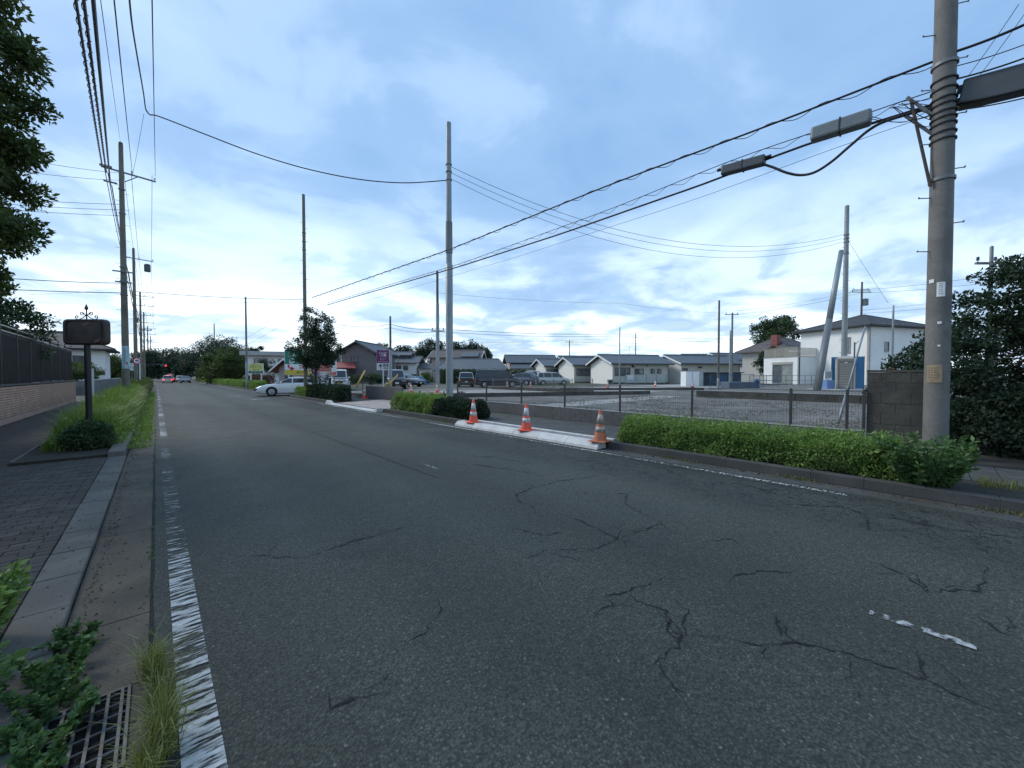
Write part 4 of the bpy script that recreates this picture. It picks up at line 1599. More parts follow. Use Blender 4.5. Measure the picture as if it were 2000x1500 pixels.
# conductors along the left row
ATT = [(-0.75, -1.5), (-0.60, -1.75), (-0.45, -2.4), (0.0, 0.1), (0.45, -1.25), (1.45, -1.25)]
prevs = (Vector((-0.2, -4, 0)), 15.0)
for k, (dx, dz) in enumerate(ATT):
    gname = "conductors along the left pole row"
    # span towards and over the camera
    start = Vector((-1.0 + dx * 0.9, -3.0, 15.0 + dz * 0.5))
    u0 = [(150, 0), (165, 0), (183, 0), (198, 0), (224, 0), (297, 0)][k]
    t, p, h = LP[0]
    end = Vector((p.x + dx, p.y, h + dz))
    # the near span starts where its sight line at the picture's top edge says, then runs on
    dtop = 6.0
    a, fy, fz = ray(*u0)
    near = w(a, fy).normalized()
    yy0 = 9.5
    kk = yy0 / w(a, fy).y
    top = Vector((w(a, fy).x * kk, yy0, CAM_H + fz * kk))
    dirv = (end - top)
    st0 = top - dirv * 0.6
    pts = catenary(st0, end, 0.12, 30)
    thick = (0.022, 0.024, 0.030, 0.006, 0.011, 0.010)[k]
    lbl = ("stranded overhead line running along the left row of poles" if k < 3 else "thin overhead conductor running along the left row of poles")
    cable("overhead_cable", lbl, pts, thick, gname + (" thick" if k < 3 else ""), M_cable if k not in (2, 3) else M_cable_g)
    if k in (0, 1):
        cable("lashing_wire", "thin wire spiralling round the stranded line of the left poles", spiral(pts, 0.035, 60, 0.006), 0.007, "lashing wires on the left row", M_cable, n=4)
    for (ta, pa, ha), (tb, pb, hb) in zip(LP[:-1], LP[1:]):
        f = 0.9
        A_ = Vector((pa.x + dx * f, pa.y, ha + dz))
        B_ = Vector((pb.x + dx * f, pb.y, hb + dz))
        cable("overhead_cable", lbl, catenary(A_, B_, 0.35, 12), max(thick * .8, 0.011), gname + (" thick" if k < 3 else ""), n=4)
for i, (dz, r_) in enumerate(((-7.2, 0.02), (-7.9, 0.018))):
    for (ta, pa, ha), (tb, pb, hb) in zip(LP[:-1], LP[1:]):
        cable("telephone_cable", "telephone cable slung low between the left row of poles", catenary(Vector((pa.x + .2, pa.y, ha + dz)), Vector((pb.x + .2, pb.y, hb + dz)), .3, 12), r_, "telephone cables of the left row", n=4)

# side lines going off to the left from the first pole
t, p, h = LP[0]
for k, (va, vb, ub, r_) in enumerate(((338, 318, 120, .01), (352, 338, 120, .01), (399, 385, 60, .012), (410, 395, 45, .012), (421, 405, 30, .012), (553, 540, 50, .018), (572, 558, -10, .02))):
    A_ = pt(236, va, p.x * sn + p.y * cs)
    B_ = pt(ub, vb, 19.0)
    B_ = B_ + (B_ - A_) * 1.2
    cable("side_line", "thin service line leaving the advertising pole to the left", catenary(A_, B_, 0.15, 10), r_, "side lines from the advertising pole", M_cable_g, n=4)

# --- 40 speed limit sign and a little notice board beside it
a, fy, fz = ray(268, 733)
d = w(a, fy).normalized()
sp_ = Vector((d.x * 50, d.y * 50, 0.1))
ss = thing("speed_limit_sign", "round red-rimmed speed limit sign reading 40 on a white post", "road sign", sp_, R(-10))
MB().lathe([(0.04, 0), (0.04, 3.15)], 10, (0.18, 0.05, 0)).build("post", M_white, ss)
MB().lathe([(0.30, 0), (0.30, .02)], 28, (0.0, 0.0, 2.85), axis="Y").build("rim", mat("sign_red_rim", (0.45, 0.03, 0.04), 0.5), ss)
MB().lathe([(0.215, -.004), (0.215, -.001)], 28, (0.0, 0.0, 2.85), axis="Y").build("disc", M_white, ss)
lettering(ss, "40", 0.27, (0, -0.008, 2.85), PI / 2, 0, mat("sign_blue", (0.02, 0.05, 0.25), 0.6), bold=0.012)
nb_ = thing("notice_board", "small white notice board on a post between the two nearest left poles", "sign", spot(258, 40, 0.1), CAMROT + R(30))
MB().bx(-.22, .22, -.02, .02, 2.0, 2.75).build("board", M_white, nb_)
MB().lathe([(0.03, 0), (0.03, 2.0)], 8).build("post", M_galv_d, nb_)
strokes(strokes(MB(), -.18, .18, 2.62, .12, -.023, 3, 5), -.18, .18, 2.3, .3, -.023, 2, 6).build("faded_lettering", M_ink, nb_, kind="stuff")
for u, d_, h_ in ((181, 24, 2.0),):
    ps = thing("gate_post", "plain white post at the mouth of the side street", "post", spot(u, d_, 0.02), 0)
    MB().bx(-.05, .05, -.05, .05, 0, h_).build("shaft", M_white, ps)
    MB().bx(-.056, .056, -.056, .056, h_, h_ + .03).build("cap", M_galv_d, ps)
cw = thing("concrete_wall", "weathered concrete garden wall under the rounded hedge by the side street", "wall", (-3.7, 45.2, 0.02), 0)
M_gw = mat("wall_grey", (0.17, 0.165, 0.16), 0.85, var=0.2, dirt=(0.09, 0.088, 0.085), dscale=1.0)
for i in range(22):
    MB().bx(-.08, .08, i * 1.42 + .01, i * 1.42 + 1.41, 0, 1.15).build("panel", M_gw, cw)
MB().bx(-.1, .1, 0, 31.2, 1.16, 1.22).build("coping", M_blockcap, cw)
MB().bx(-6, -.09, -.08, .08, 0, 1.15).build("return_wall", M_gw, cw)
tree("clipped_tree", "low rounded clipped tree over the concrete garden wall", (-5.2, 51.0, 0.02), [((0, 0, 1.9), (1.3, 3.6, 0.8)), ((0, 4, 1.8), (1.3, 2.5, .8))], 150, (0.25, 0.45), 15000, 0.13, M_leaf_tree, 0.12, cat="tree", trunk_top=1.5)

# =================================================================== RIGHT SIDE: HEDGES, CONES, WALLS
hedge("hedge", "long clipped bright green hedge along the kerb in front of the mesh fence", 7.50, 8.44, 0.12, 4.72, 0.105, 0.60, 60000, 0.042, M_leaf_hedge, "hedge", 0.12, sprigs=420)
sprig_plant("weed_clump", "tall dark leafy weeds at the near end of the clipped hedge", (7.66, 0.02, 0.1), 110, "weed", M_leaf_ivy, 0.07, 0.62, 0.44, 44, 0.45, (-0.3, 0.0))
hedge("hedge", "short bright green hedge between the pink driveway and the cones", 7.52, 8.42, 12.3, 16.0, 0.105, 0.78, 20000, 0.05, M_leaf_hedge, "hedge", 0.14, sprigs=90)
hedge("hedge", "dark green drooping hedge section beside the far white kerb end", 7.50, 8.42, 10.2, 12.6, 0.105, 0.72, 15000, 0.065, M_leaf_blue, "hedge", 0.16)
hedge("hedge", "pale green low hedge in front of the white saloon", 7.5, 8.4, 28.8, 31.8, 0.105, 0.75, 7000, 0.06, M_leaf_hedge, "hedge", 0.14)
hedge("hedge", "dark hedge under the roadside tree beside the bare pole", 7.5, 8.42, 22.95, 28.9, 0.105, 0.95, 20000, 0.07, M_leaf_blue, "hedge", 0.18)
hedge("hedge", "rounded green hedge beyond the driveway the white saloon leaves", 7.5, 8.5, 46.5, 53, 0.105, 0.95, 7000, 0.1, M_leaf_hedge, "hedge", 0.2)
hedge("hedge", "low green hedge along the right kerb beside the yellow hall sign", 7.5, 8.5, 55, 66, 0.105, 0.9, 7000, 0.12, M_leaf_hedge, "hedge", 0.25)
hedge("hedge", "farthest low hedge along the right kerb near the waiting cars", 7.5, 8.5, 69, 125, 0.105, 0.85, 10000, 0.18, M_leaf_hedge, "hedge", 0.25)
tree("roadside_tree", "small dark street tree with dense oval crown beside the bare pole", (7.95, 28.2, 0.1),
     [((0, 0, 3.4), (1.75, 1.75, 1.4)), ((0, 0, 4.6), (1.2, 1.2, 1.5)), ((.3, -.2, 2.5), (1.2, 1.2, .8))], 230, (0.2, 0.38), 22000, 0.12, M_leaf_blue, 0.09, trunk_top=5.4, shell=0.5, lshell=0.6)
sprig_plant("sapling", "loose dark sapling shoots rising from the hedge under the street tree", (7.8, 27.0, .7), 22, "sapling", M_leaf_blue, 0.12, 1.1, 0.6, 22, 0.5)
# verge weeds at the near right corner
n = 2600
P = np.column_stack([rng.uniform(7.3, 8.5, n), rng.uniform(-2.2, -0.5, n), np.full(n, 0.095)])
keep = np.array([noise.noise(Vector((q[0] * 2, q[1] * 2, 1))) > 0.02 for q in P])
P = P[keep]
o = finish("verge_grass", grass_mesh("verge_grass", P, rng.uniform(.03, .16, len(P)), 0.9, 0.004), M_grass_d)
tag(o, "thin dry grass on the verge past the hedge end", "grass", kind="stuff")
n = 2500
P = np.column_stack([7.24 + np.abs(rng.normal(0, .03, n)) * -1, rng.uniform(-1, 16, n), np.full(n, 0.006)])
keep = np.array([noise.noise(Vector((5, q[1] * 1.1, 1))) > 0.12 for q in P])
P = P[keep]
o = finish("kerb_weeds", grass_mesh("kerb_weeds", P, rng.uniform(.01, .06, len(P)), 0.9, 0.004), M_grass_d)
tag(o, "sparse dry weeds at the foot of the right kerb", "weeds", kind="stuff")
# plant debris in the left gutter
big_r = onX(1900, 733, 11.9)


# big evergreen hedge mass at the right edge
def big_shrub():
    t = thing("evergreen_shrub", "huge dark evergreen shrub behind the stained concrete pole", "shrub", (12.7, -1.7, 0.08))
    blobs = [((0, 0, 1.9), (1.7, 1.8, 1.85)), ((-.5, 1.5, 1.15), (1.0, 1.0, 1.25)), ((.3, -2.4, 1.9), (1.9, 2.0, 1.9)), ((-.9, -.6, .7), (.9, 2.0, .75)), ((.2, .3, 3.2), (.9, .9, .75)), ((2.0, .5, 1.6), (1.6, 1.6, 1.7)), ((-.2, -4.5, 1.8), (1.8, 1.8, 2.0))]
    blobs += [((-1.1, -1.2, .45), (.9, 2.6, .6)), ((-.9, .6, .5), (.8, 1.2, .6))]
    cc, rr = ellipsoid_clumps(blobs, 1100, 0.13, 0.26, 0.27)
    P, O = clump_points(cc, rr, 130000, 0.5)
    keep = P[:, 2] > 0.03
    finish("foliage", leaf_mesh("foliage", P[keep], O[keep], 0.08, 0.5, 0.15), M_leaf_deep, t, kind="stuff")
    lim = [cc[i] for i in rng.choice(len(cc), 24, replace=False)]
    trunk_mesh((0, 0, -.05), (0.1, 0, 3.0), .1, .03, lim).build("stem", M_bark, t, kind="stuff")
    return t


big_shrub()


# ---- traffic cones
def cone_thing(label, loc, h=0.70, m=M_cone, mr=M_refl, rz=0.0, group=None, writing=False):
    t = thing("traffic_cone", label, "traffic cone", loc, rz, group)
    pl = MB().bx(-.185, .185, -.185, .185, 0, .022, bev=.006)
    pl.lathe([(0.15, 0.02), (0.145, 0.05)], 20)
    smooth_by_angle(pl.build("base", m, t), 30)

    def rad(z):
        return 0.138 - (0.138 - 0.028) * (z - .045) / (h - .045)

    smooth_by_angle(MB().lathe([(rad(.045), .045), (rad(h - .01), h - .01), (rad(h) * .8, h)], 22).build("body", m, t), 30)
    for z0, z1 in ((0.30 * h, 0.46 * h), (0.54 * h, 0.84 * h)):
        MB().lathe([(rad(z0) + .0025, z0), (rad(z1) + .0025, z1)], 22).build("reflective_band", mr, t, True)
    if writing:
        mb = MB()
        r_ = random.Random(4)
        for i in range(5):
            z = 0.245 - i * .035
            rr_ = rad(z) + .003
            for k in range(2):
                b0 = PI * 1.45 + r_.uniform(-.12, .05)
                mb.quad(*[(rr_ * math.cos(b), rr_ * math.sin(b), zz) for b, zz in ((b0, z), (b0 + .18, z), (b0 + .18, z + .012), (b0, z + .012))])
        mb.build("black_lettering", M_ink, t, kind="stuff", fix=False)
    return t


c1, c2, c3 = gp(922, 825, .158), gp(1028, 840, .158), gp(1170, 862, .158)
cone_thing("clean orange cone on the white kerb beside the dark drooping hedge", (7.13, c1.y, .158), m=M_cone)
cone_thing("clean orange cone standing midway along the white drop kerb", (7.13, c2.y, .158), m=M_cone, rz=.3)
cone_thing("faded dirty orange cone with black writing beside the long bright hedge", (7.12, c3.y, .158), m=M_cone_f, mr=M_refl_d, rz=.1, writing=True)
cone_thing("orange cone in front of the taller dark block wall at the plot entrance", (9.75, gp(770, 778, .12).y + 1.2, .11))
cone_thing("orange cone partly behind the low wall end beside the entrance notice", (10.05, 17.1, .12))
cone_thing("orange cone on the gravel between the black off-roader and the galvanised pole", spot(803, 27.0, PLOT + .004))
cone_thing("orange cone beside the galvanised pole on the parking edge", spot(853.5, 27.5, PLOT + .004))
cone_thing("pale orange cone before the blue minivan behind the back mesh fence", spot(991, 37, PLOT + .006))
cone_thing("pale orange cone left of the silver minivan behind the back mesh fence", spot(1036.5, 37, PLOT + .006))
cone_thing("orange cone standing on the gravel in front of the cream bungalow gable wall", spot(1187, 36, PLOT + .008))
cone_thing("small whitish cone near the meter boxes of the cream bungalow", spot(1280, 42, PLOT + .006), mr=M_white)
cone_thing("small orange cone near the white shed in the back plots", spot(1354, 38, PLOT + .006))
cone_thing("red and white cone beside the blue crate by the portable toilet", spot(1603, 26.2, .664), rz=.2)

# ---- ribbed block wall with mesh fence along the plots
WX = 10.13
wt = thing("block_wall", "low dark ribbed block wall carrying the near green mesh fence", "wall", (WX, 0.82, 0.10))
blk = MB().bx(-.058, .058, -.196, .196, -.0655, .0655, bev=.004).mesh("block")
blk.materials.append(M_block)


def block_run(t, y0, y1, rows, z0=0.0):
    n = 0
    for r_ in range(rows):
        y = y0 + (0.2 if r_ % 2 else 0.0)
        first = True
        if r_ % 2:
            o = bpy.data.objects.new("block", blk)
            COL.objects.link(o)
            o.parent = t
            o.location = (0, y0 + .1, z0 + .0685 + r_ * .137)
            o.scale = (1, .497, 1)
        while y + .39 < y1 + .02:
            o = bpy.data.objects.new("block", blk)
            COL.objects.link(o)
            o.parent = t
            o.location = (0, y + .2, z0 + .0685 + r_ * .137)
            y += .4
            n += 1
    return n


MB().bx(-.05, .05, 0.01, 15.58, -.08, .40).build("joint_fill", mat("block_joint", (0.19, 0.19, 0.185), 0.9, fine=.2), wt)
block_run(wt, 0.0, 15.6, 3)
MB().bx(-.062, .062, 0, 15.6, .4112, .4185).build("cap", M_blockcap, wt)
fence_y = [onX(u, 780, WX).y for u in (1688, 1655, 1545, 1352, 1211, 1103)]
fy_ = [v_ - 0.82 for v_ in fence_y]
while fy_[-1] + 2.1 < 15.2:
    fy_.append(fy_[-1] + 2.1)
for y in fy_:
    q = MB().bx(-.024, .024, y - .022, y + .022, .40, 1.20).build("fence_post", M_post, wt)
    MB().bx(-.026, .026, y - .024, y + .024, 1.20, 1.215).build("post_cap", M_black, q)


def mesh_panel(t, y0, y1, z0, z1, step_y=0.05, step_z=0.10, r=0.0018, x=0.0, m=None, top=True):
    mb = MB()
    y = y0
    while y <= y1:
        mb.bx(x - r, x + r, y - r, y + r, z0, z1)
        y += step_y
    z = z0 + .02
    while z <= z1:
        rr_ = r * 1.15
        mb.bx(x - rr_ + .004, x + rr_ + .004, y0, y1, z - rr_, z + rr_)
        z += step_z
    if top:
        mb.bx(x - .009, x + .009, y0, y1, z1 - .006, z1 + .006)
        mb.bx(x - .008, x + .008, y0, y1, z0 - .005, z0 + .005)
    return mb.build("wire_panel", m or M_wire, t, kind="stuff", fix=False)


for a, b in zip(fy_[:-1], fy_[1:]):
    mesh_panel(wt, a + .03, b - .03, .46, 1.18)
MB().tube([(0.12, fy_[0] + 1.45, .42), (0.25, fy_[0] + 1.0, 2.0), (0.3, fy_[0] + .72, 2.85)], .022, 8)

# long white pipe leaning on the fence
pp = thing("leaning_pipe", "long white pipe leaning against the mesh fence beside the old block wall", "pipe", (0, 0, 0))
A_, B_ = pt(1637, 826, 7.9), pt(1690, 638, 9.6)
A_.z = max(A_.z, .52)
MB().tube([A_, A_.lerp(B_, .33)], .026, 10).build("lower_tube", M_galv, pp, True)
MB().tube([A_.lerp(B_, .32), B_], .019, 10).build("upper_tube", M_galv, pp, True)
MB().tube([A_.lerp(B_, .31), A_.lerp(B_, .335)], .034, 10).build("coupler", M_galv_d, pp, True)

# old stained block wall end at the neighbour's garden
ow = thing("old_block_wall", "old stained concrete block wall end beside the mesh fence", "wall", (10.22, 0.80, 0.08))
ob = MB().bx(-.06, .06, -.196, .196, -.096, .096, bev=.004).mesh("block")
ob.materials.append(M_oldblock)
MB().bx(-.05, .05, -.78, -.02, -.05, 1.56).build("joint_fill", M_mortar, ow)
for r_ in range(8):
    off = .2 if r_ % 2 else 0
    for k in range(2 if not off else 1):
        o = bpy.data.objects.new("block", ob)
        COL.objects.link(o)
        o.parent = ow
        o.location = (random.uniform(-.003, .003), -.2 - k * .4 + off * 0 - off, .098 + r_ * .197)
    if off:
        o = bpy.data.objects.new("block", ob)
        COL.objects.link(o)
        o.parent = ow
        o.location = (0, -.1, .098 + r_ * .197)
        o.scale = (1, .5, 1)
        o = o.copy()
        COL.objects.link(o)
        o.location.y = -.7
MB().bx(-.07, .07, -.81, .005, 1.578, 1.62).build("coping", M_oldblock, ow)

# taller wall with the entrance, and the far stretch of low wall
tw = thing("entrance_wall", "taller dark block wall beside the plot entrance and purple sign", "wall", (WX, 20.0, 0.10))
MB().bx(-.05, .05, .01, 4.99, -.08, .80).build("joint_fill", M_mortar, tw)
block_run(tw, 0.0, 5.0, 6)
lw = thing("low_wall", "pale-capped low block wall beyond the entrance beside the kei truck", "wall", (WX, 25.05, 0.10))
MB().bx(-.05, .05, .01, 6.8, -.08, .25).build("joint_fill", M_mortar, lw)
block_run(lw, 0.0, 6.8, 2)
MB().bx(-.062, .062, 0, 6.8, .2752, .29).build("cap", M_blockcap, lw)
for y in (.6, 2.8, 5.0):
    MB().bx(-.02, .02, y - .02, y + .02, .26, 1.15).build("fence_post", M_post, lw)
MB().bx(-.015, .015, .6, 5.0, 1.11, 1.13).build("fence_rail", M_post, lw)
# cut wall return at the entrance
rw = thing("low_wall", "short dark retaining wall across the plot entrance behind the notice", "wall", (10.6, 19.0, 0.30), R(-62))
MB().bx(-.06, .06, 0, 5.6, -.2, .13).build("wall", M_oldblock, rw)
MB().bx(-.065, .065, 0, 5.6, .131, .15).build("cap", M_blockcap, rw)
# notice on a board hung in the entrance
ns = thing("entrance_notice", "small white notice with dark writing hung across the plot entrance", "notice", pt(825, 784, 19.0), CAMROT + R(4))
MB().bx(-.27, .27, -.008, .008, 0, .32).build("board", mat("notice_white", (0.62, 0.57, 0.50), 0.6), ns)
mb = MB()
for r_, nn in ((.25, 6), (.17, 5), (.08, 4)):
    strokes(mb, -.22, .22, r_, .06, -.0105, nn, int(r_ * 100))
mb.build("faded_lettering", M_ink, ns, kind="stuff")
for x in (-.2, .2):
    MB().lathe([(.012, -.7), (.012, 0.0)], 6, (x, 0.015, 0)).build("leg", M_post, ns)
for i, (u, hh) in enumerate(((820, .45), (867, .42), (897, .40), (902, .40))):
    st_ = thing("stake", "short dark stake standing by the plot entrance", "stake", spot(u, 20.5 + .3 * i, PLOT), 0, "stakes by the plot entrance")
    MB().bx(-.03, .03, -.03, .03, -.05, hh, bev=.01).build("shaft", M_post, st_)

# plot walls
r2 = thing("retaining_wall", "concrete retaining wall of the raised back plot before the portable toilet", "wall", (23.4, 9.25, PLOT))
for i in range(24):
    y = -i * 1.2
    MB().bx(-.07, .07, y - 1.19, y - .01, -.03, .375).build("panel", M_oldblock, r2)
MB().bx(-.09, .12, -28.8, 0.05, .376, .40).build("cap", M_blockcap, r2)
r3 = thing("retaining_wall", "dark low dividing wall crossing the gravel plots before the pale lane", "wall", (11.0, 19.4, PLOT - .02), R(-26.5))
for i in range(12):
    MB().bx(i * 1.25 + .01, i * 1.25 + 1.24, -.06, .06, -.03, .24).build("panel", M_oldblock, r3)
MB().bx(0, 15, -.07, .07, .241, .255).build("cap", M_oldblock, r3)
r4 = thing("fenced_wall", "low wall with light mesh fence in front of the parked minivans", "wall", (22.9, 16.2, PLOT - .02))
for i in range(9):
    MB().bx(-.06, .06, i * 1.25 + .01, i * 1.25 + 1.24, -.03, .27).build("panel", M_oldblock, r4)
for i in range(7):
    MB().bx(-.02, .02, i * 1.85 + .05, i * 1.85 + .09, .27, 1.05).build("fence_post", M_galv_d, r4)
for i in range(6):
    mesh_panel(r4, i * 1.85 + .1, i * 1.85 + 1.88, .33, 1.02, .08, .12, .003)
r5 = thing("fenced_wall", "grey kerb wall with railing beyond the pale gravel lane", "wall", spot(1230, 33, PLOT - .02), CAMROT + R(2))
for i in range(10):
    MB().bx(i * 1.25 - 6 + .01, i * 1.25 - 6 + 1.24, -.06, .06, -.03, .22).build("panel", M_oldblock, r5)
lp = thing("concrete_beam", "pale concrete beam lying on the gravel before the retaining wall", "beam", gp(1450, 777, PLOT), CAMROT + R(-4))
MB().bx(-.95, .95, -.08, .08, 0, .09, bev=.01).build("beam", M_kerb_new, lp)
# gravel ridges and rubble on the plots
mb = MB()
for i in range(5200):
    x = rng.uniform(10.6, 23.0)
    y = rng.uniform(1.2, 12.5)
    if noise.noise(Vector((x * .5, y * .5, 0))) < -.1:
        continue
    s = rng.uniform(.02, .07)
    z = PLOT
    a = rng.uniform(0, PI)
    ca_, sa_ = math.cos(a) * s, math.sin(a) * s
    mb.add([(x + ca_, y + sa_, z - .005), (x - sa_, y + ca_, z - .005), (x - ca_, y - sa_, z - .005), (x + sa_, y - ca_, z - .005), (x + rng.uniform(-.01, .01), y, z + s * .7)],
           [(0, 1, 4), (1, 2, 4), (2, 3, 4), (3, 0, 4)])
tag(mb.build("rubble", M_gravel, None, fix=False), "loose stones scattered over the gravel plots behind the mesh fence", "gravel", kind="stuff")

# ---- site things on the back plots
pt_ = thing("portable_toilet", "beige portable toilet with slatted door behind the retaining wall", "portable toilet", spot(1650, 25.5, .705), CAMROT - R(34))
M_beige = mat("toilet_beige", (0.36, 0.335, 0.29), 0.6, var=.06)
M_beige_d = mat("toilet_door", (0.17, 0.155, 0.13), 0.6, var=.06)
MB().bx(-.45, .45, -.42, .42, 0, 1.98).build("cabin", M_beige, pt_)
MB().bx(-.36, .36, -.445, -.42, .03, 1.86).build("door", M_beige_d, pt_)
for i in range(15):
    MB().bx(-.32, .32, -.46, -.445, .10 + i * .108, .155 + i * .108).build("door_slat", M_beige, pt_)
MB().bx(-.07, .07, -.455, -.4451, 1.70, 1.75).build("door_plate", M_white, pt_)
MB().bx(-.47, -.40, -.455, -.421, 0, 1.99).bx(.40, .47, -.455, -.421, 0, 1.99).build("corner_post", M_beige, pt_)
MB().add([(-.48, -.46, 1.98), (.48, -.46, 1.98), (.48, .46, 1.98), (-.48, .46, 1.98), (-.16, -.16, 2.18), (.16, -.16, 2.18), (.16, .16, 2.18), (-.16, .16, 2.18)],
         [(3, 2, 1, 0), (4, 5, 6, 7), (0, 1, 5, 4), (1, 2, 6, 5), (2, 3, 7, 6), (3, 0, 4, 7)]).build("roof", M_beige, pt_)
tag(MB().box(spot(1652, 25.3, .68), (3.6, 2.2, .05), CAMROT + R(12)).build("concrete_pad", M_blockcap), kind="structure")
M_bluep = ribbed("blue_panel", (0.035, 0.15, 0.30), 2.2, "X", .3, .5)
for u0, d_, lab_, ww, zz in ((1634, 26.8, "blue sheet panel standing behind the left side of the portable toilet", .55, 2.2), (1672, 26.0, "blue corrugated sheet panel right of the portable toilet", .8, 2.2)):
    b_ = thing("blue_panel", lab_, "panel", spot(u0, d_, .664), CAMROT - R(30))
    MB().bx(-ww / 2, ww / 2, -.02, .02, 0, zz).build("sheet", M_bluep, b_)
    MB().bx(-ww / 2 - .02, -ww / 2, -.03, .03, 0, zz + .02).bx(ww / 2, ww / 2 + .02, -.03, .03, 0, zz + .02).build("frame", M_post, b_)
cr = thing("crate", "blue plastic crate stacked beside the portable toilet", "crate", spot(1617, 25.6, .664), CAMROT + R(10))
M_crate = mat("crate_blue", (0.13, 0.22, 0.42), 0.55, var=.08)
MB().bx(-.28, .28, -.2, .2, 0, .62).build("box", M_crate, cr)
for i in range(3):
    MB().bx(-.285, .285, -.215, -.2, .08 + i * .2, .12 + i * .2).build("rib", M_crate, cr)
pb = thing("wash_stand", "white framed wash stand behind the blue crate", "stand", spot(1617, 26.4, .664), CAMROT + R(10))
MB().bx(-.25, .25, -.02, .02, .75, 1.18).build("panel", mat("wash_panel", (0.35, 0.40, 0.46), 0.5), pb)
for x in (-.27, .27):
    MB().bx(x - .025, x + .025, -.03, .03, 0, 1.22).build("leg", M_white, pb)
MB().bx(-.3, .3, -.03, .03, 1.2205, 1.26).build("top_rail", M_white, pb)
# blue mesh site panels, sheeted timber stack, wrapped post
M_bluem = mat("site_mesh_blue", (0.04, 0.11, 0.17), 0.6, var=.1)
for i, (u, d_, ww, lab_) in enumerate(((1430, 31, 3.6, "teal framed mesh panel standing behind the sheeted timber stack"), (1492, 31.5, 2.4, "low wire site panel in front of the white house window"))):
    sp = thing("site_fence_panel", lab_, "fence panel", spot(u, d_, .664 if u > 1450 else PLOT + .004), CAMROT + R(2))
    zt = 1.35 if i == 0 else .9
    for x in (-ww / 2, 0, ww / 2):
        MB().tube([(x, 0, 0), (x, 0, zt)], .022, 8).build("upright", M_bluem, sp)
    for z in (.15, zt * .55, zt):
        MB().tube([(-ww / 2, 0, z), (ww / 2, 0, z)], .016, 8).build("rail", M_bluem, sp)
    mb = MB()
    k = 0
    x = -ww / 2
    while x < ww / 2:
        mb.bx(x - .003, x + .003, -.003, .003, .15, zt)
        x += .09
    z = .2
    while z < zt:
        mb.bx(-ww / 2, ww / 2, -.007, -.004, z - .003, z + .003)
        z += .12
    mb.build("wire_mesh", M_bluem, sp, kind="stuff", fix=False)
ts = thing("timber_stack", "grey blue sheeted stack of building boards beside the blue wrapped post", "stack", spot(1445, 28.5, PLOT), CAMROT + R(0))
for i in range(5):
    MB().bx(-1.1, 1.1 - .05 * (i % 2), -.6, .6, .05 + i * .15, .19 + i * .15, bev=.01).build("board_layer", mat("sheeted_board", (0.09, 0.115, 0.15), 0.7, var=.15), ts)
for x in (-.9, .9):
    MB().bx(x - .06, x + .06, -.6, .6, -.01, .049).build("bearer", M_bark, ts)
wp = thing("wrapped_post", "blue wrapped post with rounded head beside the sheeted stack", "post", spot(1478, 28.0, PLOT), 0)
M_wrap = mat("wrap_blue", (0.025, 0.075, 0.16), 0.6, var=.2, scale=8)
smooth_by_angle(MB().lathe([(.14, 0), (.15, .2), (.12, .42), (.15, .62), (.13, .72)], 12).build("body", M_wrap, wp), 60)
smooth_by_angle(MB().lathe([(.05, .70), (.15, .76), (.18, .86), (.14, .98), (.04, 1.03)], 12).build("head", M_wrap, wp), 60)
sh = thing("storage_shed", "white metal storage shed beside the dark lean-to in the back plots", "shed", spot(1349, 45, PLOT), CAMROT + R(10))
MB().bx(-.95, .75, -.5, .5, 0, 1.75).build("cabinet", M_white, sh)
MB().bx(-1.0, .8, -.55, .55, 1.751, 1.80).build("roof", M_closure_g, sh)
MB().bx(-.15, -.12, -.515, -.501, .05, 1.7).build("door_joint", M_closure, sh)
MB().bx(.76, 1.35, -.4, .4, 0, 1.82).build("side_cabinet", mat("shed_grey", (0.36, 0.38, 0.38), .5), sh)
lt = thing("lean_to", "dark blue-sheeted lean-to behind the white storage shed", "shed", spot(1400, 47, PLOT), CAMROT + R(10))
MB().bx(-2.6, 3.2, -.2, 1.6, 0, 1.55).build("wall", mat("lean_dark", (0.03, 0.045, 0.06), 0.7, var=.3), lt)
MB().bx(-2.9, 3.4, -.5, 1.8, 1.551, 1.66).build("roof", mat("lean_roof", (0.10, 0.075, 0.065), 0.8, var=.2), lt)
MB().bx(0.2, 1.2, -.23, -.201, .05, 1.3).build("tarp", mat("tarp_blue", (0.02, 0.07, 0.15), 0.6), lt)
# orange and white lamp sign among the shrub leaves
ol = thing("site_beacon", "small white and orange site beacon over the old block wall", "beacon", spot(1738, 13.0, 0.6), CAMROT)
MB().lathe([(.02, 0), (.02, 1.1)], 8).build("post", M_post, ol)
MB().bx(-.17, .17, -.03, .03, 1.06, 1.30).build("box", mat("beacon_cream", (0.42, 0.36, 0.25), .6), ol)
MB().bx(-.03, .12, -.045, -.031, 1.08, 1.24).build("lens", mat("beacon_orange", (0.65, 0.12, 0.03), .4), ol)
MB().tube([(-.08, 0, 1.3), (-.08, 0, 1.62), (.10, 0, 1.62), (.10, 0, 1.3)], .018, 6).build("handle", M_white, ol)

